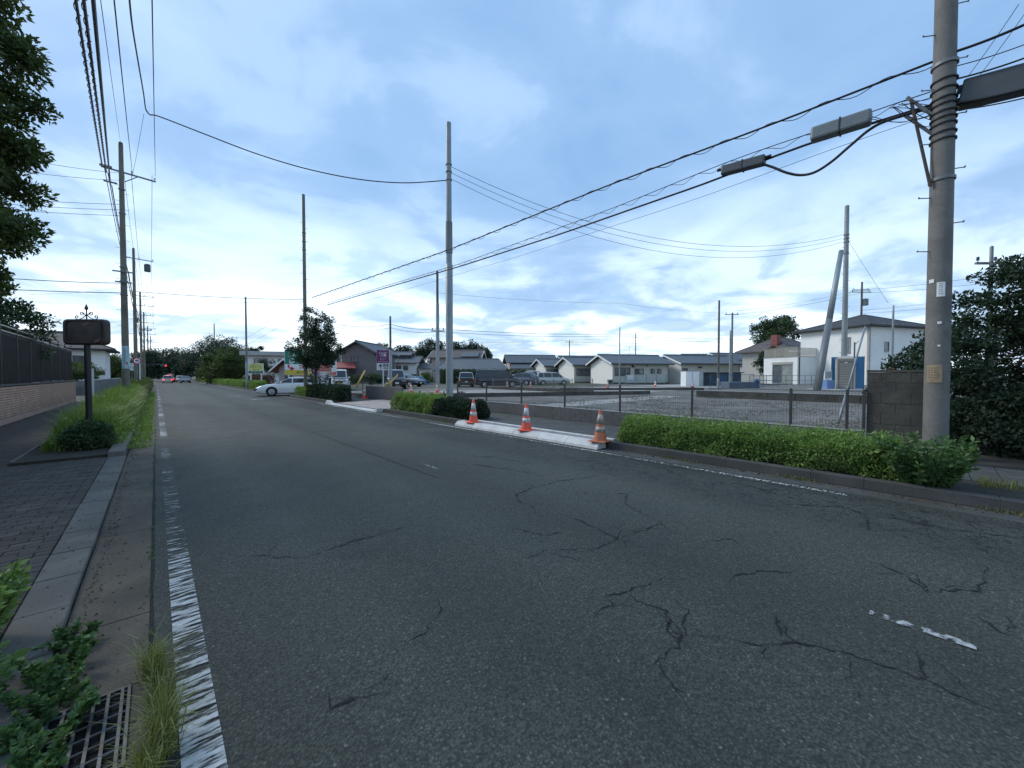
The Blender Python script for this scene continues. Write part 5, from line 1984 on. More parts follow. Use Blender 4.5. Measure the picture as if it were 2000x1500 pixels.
# =================================================================== HOUSES
def window(parent, o, ux, n, wd_, ht, panes=2, fm=None, gm=None, sill=True, fr=0.05):
    """window on a wall: o = lower-left corner on the wall plane, ux = direction along the wall, n = outward normal (local)"""
    o, ux, n = Vector(o), Vector(ux), Vector(n)
    uz = Vector((0, 0, 1))
    fm = fm or M_frame
    gm = gm or M_houseglass

    def bar(mb, a0, a1, z0, z1, d0, d1):
        vs = []
        for dd in (d0, d1):
            for a, z in ((a0, z0), (a1, z0), (a1, z1), (a0, z1)):
                vs.append(o + ux * a + uz * z + n * dd)
        mb.add(vs, [(0, 1, 2, 3), (7, 6, 5, 4), (0, 4, 5, 1), (1, 5, 6, 2), (2, 6, 7, 3), (3, 7, 4, 0)])

    mb = MB()
    bar(mb, -fr, wd_ + fr, ht, ht + fr, 0.003, .07)
    bar(mb, -fr, wd_ + fr, -fr, 0, 0.003, .09 if sill else .07)
    bar(mb, -fr, 0, 0, ht, 0.003, .07)
    bar(mb, wd_, wd_ + fr, 0, ht, 0.003, .07)
    for i in range(1, panes):
        x = wd_ * i / panes
        bar(mb, x - .025, x + .025, 0, ht, 0.003, .055)
    fo = mb.build("window", fm, parent)
    for i in range(panes):
        a0 = wd_ * i / panes + (.026 if i else 0.001)
        a1 = wd_ * (i + 1) / panes - (.026 if i < panes - 1 else 0.001)
        pb_ = MB()
        bar(pb_, a0, a1, .001, ht - .001, .004, .016 + .012 * (i % 2))
        pb_.build("pane", gm if not isinstance(gm, (list, tuple)) else gm[i % len(gm)], fo)
    return fo


def gable_roof(t, L, D, h, rise, over, m, mt=None, thick=.14, ridge=True, axis="x", x0=0.0, y0=0.0, barge=True, cap_m=None):
    """gable roof over a rectangle; axis = ridge direction"""
    if axis == "x":
        def P(a, b, z):
            return (x0 + a, y0 + b, z)
        La, Lb = L, D
    else:
        def P(a, b, z):
            return (x0 + b, y0 + a, z)
        La, Lb = D, L
    sl = rise / (Lb / 2)
    e = over
    ze = h - e * sl
    mb = MB()
    for s in (0, 1):
        b0, b1 = (-e, Lb / 2) if s == 0 else (Lb / 2, Lb + e)
        z0, z1 = (ze, h + rise) if s == 0 else (h + rise, ze)
        vs = [P(-e, b0, z0), P(La + e, b0, z0), P(La + e, b1, z1), P(-e, b1, z1)]
        vs += [(v[0], v[1], v[2] + thick) for v in vs]
        mb.add(vs, [(3, 2, 1, 0), (4, 5, 6, 7), (0, 1, 5, 4), (1, 2, 6, 5), (2, 3, 7, 6), (3, 0, 4, 7)])
    rf = mb.build("roof", m, t)
    if ridge:
        a = P(-e - .05, Lb / 2, h + rise + thick)
        b = P(La + e + .05, Lb / 2, h + rise + thick)
        MB().tube([a, b], .13, 8).build("ridge_cap", cap_m or m, rf)
    if barge and mt:
        for a in (-e - .03, La + e + .03):
            bb = MB()
            for s in (0, 1):
                b0, b1 = (-e, Lb / 2) if s == 0 else (Lb / 2, Lb + e)
                z0, z1 = (ze, h + rise) if s == 0 else (h + rise, ze)
                vs = [P(a - .025, b0, z0 - .1), P(a + .025, b0, z0 - .1), P(a + .025, b1, z1 - .1), P(a - .025, b1, z1 - .1)]
                vs += [(v[0], v[1], v[2] + .22) for v in vs]
                bb.add(vs, [(3, 2, 1, 0), (4, 5, 6, 7), (0, 1, 5, 4), (1, 2, 6, 5), (2, 3, 7, 6), (3, 0, 4, 7)])
            bb.build("bargeboard", mt, rf)
    return rf


def gable_wall(t, L, D, h, rise, m, axis="x", x0=0.0, y0=0.0, name="wall"):
    mb = MB()
    if axis == "x":
        prof = [(0, 0), (D, 0), (D, h), (D / 2, h + rise), (0, h)]
        vs = [(x0, y0 + b, z) for b, z in prof] + [(x0 + L, y0 + b, z) for b, z in prof]
    else:
        prof = [(0, 0), (L, 0), (L, h), (L / 2, h + rise), (0, h)]
        vs = [(x0 + b, y0, z) for b, z in prof] + [(x0 + b, y0 + D, z) for b, z in prof]
    n = 5
    fs = [tuple(range(n)), tuple(range(2 * n - 1, n - 1, -1))] + [((i + 1) % n, i, n + i, n + (i + 1) % n) for i in range(n)]
    return mb.add(vs, fs).build(name, m, t)


def hip_roof(t, L, D, h, rise, over, m, x0=0.0, y0=0.0, thick=.16, ridge_len=None):
    e = over
    rl = ridge_len if ridge_len is not None else max(0.1, L - D)
    xa, xb = x0 + (L - rl) / 2, x0 + (L + rl) / 2
    ym = y0 + D / 2
    sl = rise / (D / 2)
    ze = h - e * sl
    b = [(x0 - e, y0 - e, ze), (x0 + L + e, y0 - e, ze), (x0 + L + e, y0 + D + e, ze), (x0 - e, y0 + D + e, ze)]
    top = [(xa, ym, h + rise), (xb, ym, h + rise)]
    vs = b + [(v[0], v[1], v[2] + thick) for v in b] + [(v[0], v[1], v[2] + thick) for v in top]
    fs = [(3, 2, 1, 0), (0, 1, 5, 4), (1, 2, 6, 5), (2, 3, 7, 6), (3, 0, 4, 7), (4, 5, 9, 8), (5, 6, 9), (6, 7, 8, 9), (7, 4, 8)]
    rf = MB().add(vs, fs).build("roof", m, t)
    MB().tube([vs[8], vs[9]], .1, 8).build("ridge_cap", m, rf)
    for a, c in ((4, 8), (5, 9), (6, 9), (7, 8)):
        MB().tube([vs[a], vs[c]], .07, 6).build("hip_cap", m, rf)
    return rf


M_tile = ribbed("roof_tile_grey", (0.105, 0.125, 0.14), 1.75, "X", .55, .6, True, .05, .12)
M_tile2 = ribbed("roof_tile_slate", (0.085, 0.10, 0.112), 1.6, "X", .5, .6, True, .05, .15)
M_tile_br = ribbed("roof_tile_brown", (0.10, 0.085, 0.078), 1.6, "X", .4, .7, True, .04, .15)
M_cream = ribbed("siding_cream", (0.50, 0.50, 0.44), 1.3, "X", .3, .8, True, .012, .06)
M_creamw = ribbed("siding_white", (0.72, 0.705, 0.66), 1.3, "Y", .12, .8, True, .01, .04)
M_white_wall = mat("render_white", (0.78, 0.78, 0.75), 0.85, var=.06, scale=.6, fine=.06, fscale=20, dirt=(0.68, 0.68, 0.65), dscale=.5)
M_grey_sid = ribbed("siding_taupe", (0.155, 0.14, 0.14), 2.2, "Z", .25, .8, True, .01, .1)
M_red = ribbed("roof_red_metal", (0.28, 0.055, 0.055), 1.5, "X", .4, .5, True, .03, .15)
M_pinkw = mat("wall_pink", (0.40, 0.33, 0.31), .85, var=.1)
M_dkwood = mat("wood_dark", (0.05, 0.042, 0.038), .8, var=.2)


def bungalow(label, u, d, rot, L, D, wins, end_white=True, h=3.1, rise=1.15, group=None):
    p = spot(u, d, PLOT)
    t = thing("bungalow", label, "house", p, CAMROT + rot, group)
    gable_wall(t, L, D, h, rise - .06, M_cream)
    if end_white:
        # white rendered end wall, set proud of the siding
        prof = [(0.02, 0.0), (D - .02, 0.0), (D - .02, h - .05), (D / 2, h + rise - .35), (0.02, h - .05)]
        vs = [(-.05, b, z) for b, z in prof] + [(-.003, b, z) for b, z in prof]
        n = 5
        MB().add(vs, [tuple(range(n)), tuple(range(2 * n - 1, n - 1, -1))] + [((i + 1) % n, i, n + i, n + (i + 1) % n) for i in range(n)]).build("end_wall", M_creamw, t)
        MB().prism([(0.35 - .35, 0), (0, 0), (0, 0)], 0, 0.01) if False else None
        vs = [(-.075, D * .22, h + .05), (-.075, D * .78, h + .05), (-.075, D * .5, h + rise - .32), (-.052, D * .22, h + .05), (-.052, D * .78, h + .05), (-.052, D * .5, h + rise - .32)]
        MB().add(vs, [(0, 1, 2), (5, 4, 3), (0, 3, 4, 1), (1, 4, 5, 2), (2, 5, 3, 0)]).build("gable_panel", M_white, t)
    gable_roof(t, L, D, h, rise, .62, M_tile, M_white)
    MB().bx(-.55, L + .55, -.66, -.58, h - .30, h - .21).build("rain_gutter", M_dkwood, t)
    MB().bx(-.4, L + .4, -.55, .0, h - .16, h - .12).build("eave_soffit", M_cream, t)
    MB().bx(.02, L - .02, -.015, -.002, 0, .25).build("base_course", M_kerb, t)
    ax_ = L * random.uniform(.45, .85)
    MB().tube([(ax_, D / 2, h + rise), (ax_, D / 2, h + rise + 1.5)], .02, 5).tube([(ax_ - .5, D / 2, h + rise + 1.4), (ax_ + .5, D / 2, h + rise + 1.4)], .014, 4).tube([(ax_ - .1, D / 2 - .3, h + rise + 1.25), (ax_ - .1, D / 2 + .3, h + rise + 1.25)], .012, 4).build("aerial", M_galv_d, t, kind="stuff")
    MB().tube([(L - .12, -.06, h - .25), (L - .12, -.06, 0.05)], .035, 6).build("downpipe", M_frame, t)
    for (x, z, ww, hh, pn) in wins:
        window(t, (x, 0, z), (1, 0, 0), (0, -1, 0), ww, hh, pn, M_frame, [M_houseglass, M_curtain] if hh < .9 else M_houseglass)
    return t


hr = R(16)
h3 = bungalow("cream bungalow with grey tiled roof and four bronze windows facing the plots", 1197, 55, hr, 9.4, 6.6,
              [(.35, 1.25, 2.4, 1.1, 3), (3.6, 1.45, 1.4, .75, 2), (6.3, 1.6, .62, .6, 2), (7.4, 1.6, .62, .6, 2)])
MB().tube([(.8, -.12, 2.62), (1.9, -.2, 2.68), (2.0, -.3, 2.78)], .02, 6).build("washing_bar", M_frame, h3)
MB().bx(3.2, 3.5, -.3, -.004, 2.45, 2.6).bx(3.05, 3.12, -.3, -.004, 2.45, 2.85).build("flue_hood", M_frame, h3, kind="stuff")
MB().lathe([(.09, 0), (.09, .08)], 10, (5.7, -.09, 2.7), axis="Y").build("vent_cap", M_frame, h3)
h2 = bungalow("cream bungalow half hidden behind the four-window bungalow's white gable", 1122, 63, hr, 9.4, 6.6, [(.4, 1.25, 2.4, 1.1, 3)])
h1 = bungalow("farthest cream bungalow of the gabled row beside the silver minivan", 1066, 70, hr, 9.4, 6.6, [(.4, 1.25, 2.4, 1.1, 3)])
h4 = bungalow("cream bungalow with grey tiled roof behind the white storage shed", 1331, 58, hr, 11, 6.6, [(.2, 1.2, .8, 1.1, 1)], h=3.2)
MB().bx(3.0, 3.4, -.4, -.004, 2.4, 2.6).build("wall_vent", M_frame, h4)
fn = thing("garden_fence", "pale sheet fence with white notice in front of the four-window bungalow", "fence", spot(1222, 52, PLOT), CAMROT + hr)
for i in range(4):
    MB().bx(i * 1.6 + .02, i * 1.6 + 1.58, -.02, .02, .25, 1.35).build("panel", mat("fence_sheet", (0.38, 0.41, 0.38), .7, var=.06), fn)
for i in range(5):
    MB().bx(i * 1.6 - .03, i * 1.6 + .03, -.04, .06, 0, 1.42).build("post", M_galv_d, fn)
nt_ = MB().bx(.3, 1.15, -.04, -.021, .7, 1.3).build("notice", M_white, fn)
mb = MB()
for z in (1.2, 1.05, .92, .8):
    strokes(mb, .35, 1.1, z, .09, -.043, 6, int(z * 31))
mb.build("faded_lettering", mat("notice_blue", (0.05, 0.09, 0.25), .7), nt_, kind="stuff")
ac = thing("air_conditioner", "outdoor air conditioner at the white gable corner of the four-window bungalow", "air conditioner", spot(1192, 54, PLOT), CAMROT + hr)
MB().bx(-.4, .4, -.15, .15, .08, .68).build("cabinet", M_closure_g, ac)
MB().lathe([(.23, -.165), (.23, -.151)], 16, (-.1, 0, .38), axis="Y").build("fan_grille", M_frame, ac)
MB().bx(-.35, .35, -.12, .12, 0, .079).build("feet", M_galv_d, ac)

# two storey white house on the right
wh = thing("white_house", "two storey white house with dark hipped roof behind the portable toilet", "house", spot(1695, 37, .64), 0)
c0 = spot(1695, 37)
c1_ = spot(1564, 43.3)
ang = math.atan2(c1_.y - c0.y, c1_.x - c0.x)     # left face runs from the near corner to the left
wh.rotation_euler = (0, 0, ang)                   # local +x along left face, outward normal is +y ... right face along -y
Lf, Df, Hf = 6.6, 8.5, 5.75
MB().bx(0, Lf, -Df, 0, 0, Hf).build("wall", M_white_wall, wh)
M_hip = mat("roof_dark_slate", (0.045, 0.045, 0.048), .75, var=.2, scale=3, fine=.3, fscale=8)
hip_roof(wh, Lf, Df, Hf + .1, 1.35, .55, M_hip, 0, -Df, .14, 0.6)
MB().bx(-.5, Lf + .5, .47, .56, Hf - .06, Hf + .06).build("rain_gutter", M_trim_b, wh)
MB().bx(-.57, -.48, -Df - .5, .46, Hf - .06, Hf + .06).build("rain_gutter", M_trim_b, wh)
MB().bx(-.09, .09, -.14, .05, 0, Hf - .02).build("downpipe", mat("pipe_beige", (0.30, 0.29, 0.26), .6), wh)
window(wh, (2.15, 0, 3.2), (-1, 0, 0), (0, 1, 0), .55, 1.55, 1, M_frame_s, M_houseglass)
window(wh, (2.9, 0, .9), (-1, 0, 0), (0, 1, 0), .8, 1.0, 1, M_frame_s, M_houseglass)
window(wh, (6.2, 0, .35), (-1, 0, 0), (0, 1, 0), .01, .01, 1, M_frame_s, M_houseglass)
# single storey wing with louvred balcony
MB().bx(4.9, 8.9, .003, 2.6, 0, 2.95).build("wing_wall", M_white_wall, wh)
MB().bx(4.85, 8.95, -.02, 2.66, 2.951, 3.02).build("wing_parapet", M_blockcap, wh)
for i in range(9):
    MB().bx(4.9, 8.9, 2.50, 2.56, 3.08 + i * .095, 3.14 + i * .095).build("balcony_louvre", M_beige, wh)
for x in (4.95, 6.2, 7.6, 8.85):
    MB().bx(x - .03, x + .03, 2.43, 2.495, 3.02, 3.95).build("balcony_post", M_beige, wh)
for i in range(9):
    MB().bx(4.85, 4.895, .02, 2.5, 3.08 + i * .095, 3.14 + i * .095).build("balcony_louvre", M_beige, wh)
MB().bx(4.82, 8.98, 2.45, 2.62, 3.955, 4.0).build("balcony_rail", M_beige, wh)
window(wh, (7.7, 2.6, .15), (-1, 0, 0), (0, 1, 0), 2.2, 1.95, 2, M_frame_s, [M_houseglass, M_curtain])
MB().bx(5.45, 7.75, 2.603, 2.72, 2.16, 2.42).build("shutter_box", M_beige, wh)
MB().bx(4.84, 4.895, 2.3, 2.4, 0, 2.9).build("downpipe", M_frame, wh)
window(wh, (0, -2.2, 3.3), (0, -1, 0), (-1, 0, 0), .5, .9, 1, M_frame_s, M_houseglass)
for i in range(6):
    MB().box((-.3, -1.5 - i * .9, Hf + .17), (.12, .3, .12)).build("snow_guard", M_galv_d, wh)
gf = thing("garden_railing", "low white garden railing in front of the white house", "railing", spot(1560, 33, .66), CAMROT + R(6))
for i in range(13):
    MB().bx(-3.6 + i * .6 - .02, -3.6 + i * .6 + .02, -.02, .02, 0, .95).build("upright", M_closure_g, gf)
for z in (.15, .5, .93):
    MB().bx(-3.6, 3.6, -.012, .012, z - .015, z + .015).build("rail", M_closure_g, gf)
MB().bx(-5.5, 3.8, -.12, .12, -.3, -.002).build("footing", M_oldblock, gf)

# brown roofed house behind, with chimney and white entrance terrace
bh = thing("brown_roof_house", "brown roofed house with red brick chimney left of the white house", "house", spot(1535, 51, .5), CAMROT + R(25))
MB().bx(0, 8, 0, 6, 0, 4.6).build("wall", mat("wall_beige", (0.42, 0.40, 0.36), .85, var=.06), bh)
hip_roof(bh, 8, 6, 4.7, 1.7, .7, M_tile_br)
MB().bx(-.85, 8.85, -.9, -.81, 4.15, 4.32).build("rain_gutter", M_white, bh)
rf_ = [c for c in bh.children if c.name.startswith("roof")][0]
ch_ = MB().bx(.3, 1.2, 1.4, 2.2, 4.6, 6.6).build("chimney", mat("chimney_brick", (0.22, 0.07, 0.06), .8, var=.15), rf_)
MB().bx(-.6, 5.2, -2.2, -.05, 2.25, 2.42).build("porch_roof", M_tile_br, bh)
MB().bx(-.65, 5.25, -2.28, -2.21, 2.25, 2.45).build("porch_fascia", M_white, bh)
MB().bx(.2, .36, -2.0, -1.84, 0, 2.24).build("porch_column", M_white, bh)
MB().bx(1.1, 1.7, -.03, -.002, .4, 2.0).build("door", M_white, bh)
MB().bx(1.75, 2.6, -.028, -.002, .3, 2.0).build("brick_panel", mat("brick_red", (0.20, 0.065, 0.05), .8, var=.15), bh)
MB().bx(-4.2, 2.2, -3.6, -3.4, 0, .75).build("terrace_wall", M_white, bh)
MB().bx(2.21, 6, -3.6, -3.4, 0, 1.25).build("terrace_wall", M_white, bh)
window(bh, (4.2, 0, 2.9), (1, 0, 0), (0, -1, 0), 1.6, 1.1, 2)
tree("garden_tree", "spreading dark tree behind the brown roofed house", spot(1512, 60, .4), [((0, 0, 8.0), (3.6, 3.2, 2.4)), ((-2.0, 0, 6.0), (2.2, 2, 2.0)), ((2.0, .5, 8.4), (2.2, 2, 1.6))], 120, (0.5, 0.95), 15000, 0.28, M_leaf_dark, .25)
tree("garden_shrub", "dark pine shrub beside the porch of the brown roofed house", spot(1500, 46.5, .5), [((0, 0, 2.6), (1.7, 1.4, 1.5)), ((1.2, 0, 3.6), (1.6, 1.2, .9))], 60, (0.3, 0.6), 7000, 0.2, M_leaf_deep, .1, cat="shrub")

# left and middle distance houses
br_ = thing("gabled_house", "taupe two storey gabled house with red lean-to roof behind the kei truck", "house", spot(668, 62, PLOT), CAMROT + R(-4))
gable_wall(br_, 5.3, 9, 5.2, 1.35, M_grey_sid, axis="y")
gable_roof(br_, 5.3, 9, 5.2, 1.45, .75, M_tile2, mat("barge_grey", (0.13, 0.13, 0.135), .7), axis="y")
MB().bx(-1.4, -.01, .3, 8.5, 0, 5.0).build("side_wall", M_white_wall, br_)
window(br_, (-.95, .3, 3.4), (1, 0, 0), (0, -1, 0), .5, .6, 2)
window(br_, (1.6, 0, 3.35), (1, 0, 0), (0, -1, 0), 1.1, .85, 2, M_dkwood, glass("glass_dull", (0.05, 0.05, 0.052), .2))
MB().add([(-1.3, -2.2, 2.35), (3.4, -2.2, 2.35), (2.0, -.01, 3.3), (-1.3, -.01, 3.3), (-1.3, -2.2, 2.47), (3.4, -2.2, 2.47), (2.0, -.01, 3.42), (-1.3, -.01, 3.42)],
         [(3, 2, 1, 0), (4, 5, 6, 7), (0, 1, 5, 4), (1, 2, 6, 5), (2, 3, 7, 6), (3, 0, 4, 7)]).build("lean_to_roof", M_red, br_)
MB().bx(-1.2, 2.2, -1.9, -.02, 0, 2.3).build("lean_to_wall", M_dkwood, br_)
MB().tube([(1.0, 3, 6.6), (1.0, 3, 7.9)], .025, 6).tube([(.3, 3, 7.8), (1.7, 3, 7.8)], .015, 5).tube([(.3, 3, 7.6), (1.7, 3, 7.6)], .012, 5).build("aerial", M_galv_d, br_)

mh = thing("tiled_house", "pale walled house with layered slate roofs behind the purple sign", "house", spot(726, 72, PLOT), CAMROT + R(3))
MB().bx(0, 8.2, 0, 7, 0, 3.6).build("wall", M_white_wall, mh)
gable_roof(mh, 8.2, 7, 3.7, 1.15, .6, M_tile2, M_grey_sid)
gable_wall(mh, 5.0, 5, 1.2, .6, M_grey_sid, x0=1.2, y0=2.5).location.z = 4.0
gable_roof(mh, 5.0, 5, 5.2, .6, .5, M_tile2, M_grey_sid, x0=1.2, y0=2.5)
MB().bx(0, 8.2, -.03, -.003, 0, 1.5).build("dado", M_dkwood, mh)
for x in (2.2, 4.6, 5.9):
    window(mh, (x, 0, 2.3), (1, 0, 0), (0, -1, 0), .8, .75, 2)
MB().tube([(5.0, -.25, 2.6), (5.0, -.25, 5.0)], .07, 8).build("flue_pipe", M_galv, mh)
MB().bx(8.6, 11.0, 1, 5, 0, 2.5).build("annex_wall", M_white_wall, mh)
MB().add([(8.3, .4, 2.45), (11.3, .4, 2.45), (11.0, 3, 3.5), (8.3, 3, 3.5), (8.3, .4, 2.57), (11.3, .4, 2.57), (11.0, 3, 3.62), (8.3, 3, 3.62)],
         [(3, 2, 1, 0), (4, 5, 6, 7), (0, 1, 5, 4), (1, 2, 6, 5), (2, 3, 7, 6), (3, 0, 4, 7)]).build("annex_roof", M_tile2, mh)
window(mh, (9.2, 1, .6), (1, 0, 0), (0, -1, 0), 1.2, 1.2, 2, M_frame_s)

gh = thing("farmhouse", "wide grey roofed house with white gable behind the parked hatchback", "house", spot(843, 70, PLOT), CAMROT + R(-3))
gable_wall(gh, 8.6, 6.5, 4.6, 1.2, M_pinkw)
gable_roof(gh, 8.6, 6.5, 4.6, 1.3, .6, M_tile_br, M_white)
MB().bx(-.045, -.002, .5, 6, 0, 4.4).build("end_wall", M_white_wall, gh)
MB().bx(5.8, 8.2, -.5, -.003, 4.0, 4.6).build("dormer_wall", mat("wall_tan", (0.34, 0.29, 0.24), .8), gh)
MB().add([(5.5, -.9, 4.55), (8.6, -.9, 4.55), (8.6, 1.5, 5.4), (5.5, 1.5, 5.4), (5.5, -.9, 4.67), (8.6, -.9, 4.67), (8.6, 1.5, 5.52), (5.5, 1.5, 5.52)],
         [(3, 2, 1, 0), (4, 5, 6, 7), (0, 1, 5, 4), (1, 2, 6, 5), (2, 3, 7, 6), (3, 0, 4, 7)]).build("dormer_roof", M_tile2, gh)
lh = thing("long_roof_house", "long low house with broad slate roof behind the dark blue minivan", "house", spot(856, 62, PLOT), CAMROT + R(2))
MB().bx(0, 10.8, 0, 6, 0, 2.2).build("wall", M_dkwood, lh)
hip_roof(lh, 10.8, 6, 2.3, 1.6, .7, M_tile, ridge_len=8.6)
hedge_far = hedge("hedge", "dark tall hedge under the long low slate roof behind the parked cars", 0, 1, 0, 1, 0, 1, 10, .1, M_leaf_dark)
bpy.data.objects.remove(hedge_far.children[0])
for c in list(hedge_far.children):
    bpy.data.objects.remove(c)
hedge_far.location = spot(940, 57, PLOT)
hedge_far.rotation_euler = (0, 0, CAMROT)
P, O = hedge_points(-6.2, 6.6, -.6, .6, .03, 2.1, 9000, .2, 3.3)
finish("foliage", leaf_mesh("foliage", P, O, .16, .5, .2), M_leaf_dark, hedge_far, kind="stuff")
finish("inner_foliage", leaf_mesh("inner", *clump_points(np.column_stack([rng.uniform(-5.9, 6.3, 80), rng.uniform(-.3, .3, 80), rng.uniform(.2, 1.8, 80)]), np.full(80, .35), 3000, 1.0), .3, .7), M_leaf_dark, hedge_far, kind="stuff")

rh = thing("tiled_house", "grey hipped roof house with pinkish gable behind the gabled bungalow row", "house", spot(996, 78, PLOT), CAMROT + R(8))
gable_wall(rh, 9.5, 7, 4.0, 1.3, M_pinkw)
gable_roof(rh, 9.5, 7, 4.0, 1.4, .7, M_tile2, M_grey_sid)
MB().bx(.5, 9, -3, -.01, 0, 2.6).build("front_wall", M_white_wall, rh)
MB().add([(-.4, -3.6, 2.5), (9.6, -3.6, 2.5), (9.2, -.01, 3.6), (.2, -.01, 3.6), (-.4, -3.6, 2.62), (9.6, -3.6, 2.62), (9.2, -.01, 3.72), (.2, -.01, 3.72)],
         [(3, 2, 1, 0), (4, 5, 6, 7), (0, 1, 5, 4), (1, 2, 6, 5), (2, 3, 7, 6), (3, 0, 4, 7)]).build("front_roof", M_tile2, rh)
MB().lathe([(.35, 0), (.3, .06), (.05, .12)], 14, (6.5, -3.7, 3.3), axis="Y").build("satellite_dish", M_white, rh)
for i, (u, d_, L, lab_) in enumerate(((1150, 92, 12, "distant grey tiled roof over the gabled bungalow row"), (1395, 84, 10, "distant dark gabled roof behind the white storage shed bungalow"), (1452, 80, 9, "distant slate roofs beside the brown roofed house"))):
    q = thing("distant_house", lab_, "house", spot(u, d_, PLOT), CAMROT + R(8))
    gable_wall(q, L, 7, 4.6, 1.2, M_white_wall, x0=-L / 2)
    gable_roof(q, L, 7, 4.6, 1.3, .7, M_tile2, M_white, x0=-L / 2)
    window(q, (-1, 0, 3.0), (1, 0, 0), (0, -1, 0), 1.5, 1.0, 2)

# flat roofed building beside the yellow sign
fb = thing("flat_roof_building", "flat roofed white two storey building behind the yellow hall sign", "building", spot(484, 60, .1), CAMROT + R(20))
MB().bx(0, 12, 0, 6, 0, 4.6).build("wall", M_white_wall, fb)
MB().bx(-.8, 12.8, -.9, 6.5, 4.61, 5.25).build("roof_slab", mat("roof_concrete", (0.42, 0.42, 0.41), .8, var=.1, dirt=(0.30, 0.30, 0.29)), fb)
MB().bx(5, 9, 1, 4, 5.251, 6.0).build("roof_room", mat("roof_room_white", (0.55, 0.56, 0.56), .7), fb)
for x in (.9, 4.2, 7.6):
    window(fb, (x, 0, 2.7), (1, 0, 0), (0, -1, 0), 1.8, 1.4, 2)
pc = thing("porch_house", "small gabled porch house with white bargeboards beside the green sign", "house", spot(545, 50, .1), CAMROT + R(-14))
gable_wall(pc, 3.0, 4, 2.5, .95, M_pinkw, axis="y")
gable_roof(pc, 3.0, 4, 2.5, 1.05, .8, M_red, M_white, axis="y", ridge=False)
window(pc, (1.0, 0, .8), (1, 0, 0), (0, -1, 0), 1.0, 1.0, 2)
# left distance houses
dl = thing("slate_roof_house", "dark slate roofed house behind the screen fence", "house", (-9.0, 29.5, .1), 0)
MB().bx(-3, 4.2, 0, 5, 0, 3.3).build("wall", M_dkwood, dl)
hip_roof(dl, 7.2, 5, 3.4, 1.5, .6, M_hip, -3, 0)
wl = thing("white_garden_house", "white house with dark tiled eaves beyond the sign board", "house", (-10.3, 58.5, .05), 0)
MB().bx(-2.5, 6.4, 0, 6, 0, 4.4).build("wall", M_white_wall, wl)
hip_roof(wl, 8.9, 6, 4.5, 1.4, .8, M_hip, -2.5, 0)
window(wl, (4.2, 0, 2.6), (1, 0, 0), (0, -1, 0), 1.1, .9, 2)
MB().bx(-2.5, 6.4, -.05, -.003, 1.6, 1.9).build("belt_course", M_dkwood, wl)
MB().bx(-1.6, -.2, -.05, -.003, 0, 1.35).build("garage_door", M_closure, wl)

# =================================================================== FAR TREES
far_trees = [
    (357, 175, 11, 9, "tree closing the view straight ahead up the road beyond the signals"),
    (384, 125, 10, 9, "round tree on the right verge beyond the waiting oncoming car"),
    (300, 170, 10, 8, "tall tree behind the far signals on the left verge"),
    (286, 96, 8, 5.5, "street tree on the left verge beyond the speed limit sign"),
    (272, 110, 8, 7, "broad tree standing behind the left pole row"),
    (222, 70, 5.5, 5, "dark garden tree behind the white garden house"),
    (424, 98, 12.5, 10.5, "largest spreading tree on the right of the road ahead"),
    (445, 92, 9.5, 9, "dense tree beside the largest spreading tree"),
    (428, 72, 6.2, 5.0, "street tree over the right hedge before the signals"),
    (446, 67, 6.4, 5.5, "street tree left of the yellow hall sign"),
    (470, 88, 8.8, 8, "dark tree behind the flat roofed white building"),
    (520, 62, 5.0, 4.5, "rounded garden tree between the yellow and green signs"),
    (505, 85, 8.0, 4.0, "conifer rising over the flat roofed building"),
    (316, 215, 17, 22, "wooded mass closing the end of the road"),
    (358, 200, 16, 20, "wooded mass to the right of the road's end"),
]
for u, d_, h, wdt, lab_ in far_trees:
    b = spot(u, d_, 0.05)
    r_ = wdt / 2
    tree("roadside_tree", lab_, b, [((0, 0, h * .62), (r_, r_, h * .36)), ((r_ * .5, -r_ * .2, h * .38), (r_ * .85, r_ * .8, h * .32)), ((-r_ * .5, r_ * .1, h * .34), (r_ * .8, r_ * .8, h * .32))],
         150, (r_ * .17, r_ * .28), 17000, max(.16, d_ * .0036), M_leaf_far if d_ > 80 else M_leaf_tree, h * .025, "trees along and beyond the road", nlimb=8)
for i, (u, d_, h, wdt) in enumerate(((745, 105, 10.5, 7), (782, 100, 9.5, 9), (815, 110, 10.5, 10), (842, 104, 11.5, 9), (870, 112, 10.5, 9), (908, 100, 11.2, 8), (925, 104, 10, 8), (728, 110, 10.5, 4), (942, 108, 9.0, 6))):
    b = spot(u, d_, 0.3)
    r_ = wdt / 2
    tree("pine_tree", "dark pine of the grove standing behind the middle houses", b, [((0, 0, h * .62), (r_, r_, h * .34)), ((r_ * .4, 0, h * .78), (r_ * .5, r_ * .5, h * .16)), ((-r_ * .45, 0, h * .7), (r_ * .5, r_ * .5, h * .18))],
         70, (r_ * .14, r_ * .28), 5000, .42, M_leaf_deep, .25, "pine grove behind the houses", nlimb=6)
for i, (u, d_, h) in enumerate(((1300, 130, 7.4), (1322, 135, 7.8))):
    tree("pine_tree", "small distant treetop showing over the bungalow roofs", spot(u, d_, .3), [((0, 0, h * .7), (1.6, 1.6, h * .3))], 30, (.4, .8), 1500, .4, M_leaf_deep, .2, "distant treetops over the bungalows", nlimb=4)
hedge("hedge", "red leaved hedge and garden growth below the flat roofed building", 10.3, 11.4, 58, 74, .1, 1.5, 6000, .14, leaf_mat("leaf_red", (0.05, 0.03, 0.018), (0.11, 0.05, 0.03), .2), "hedge", .25)
sb2 = spot(720, 56, PLOT)
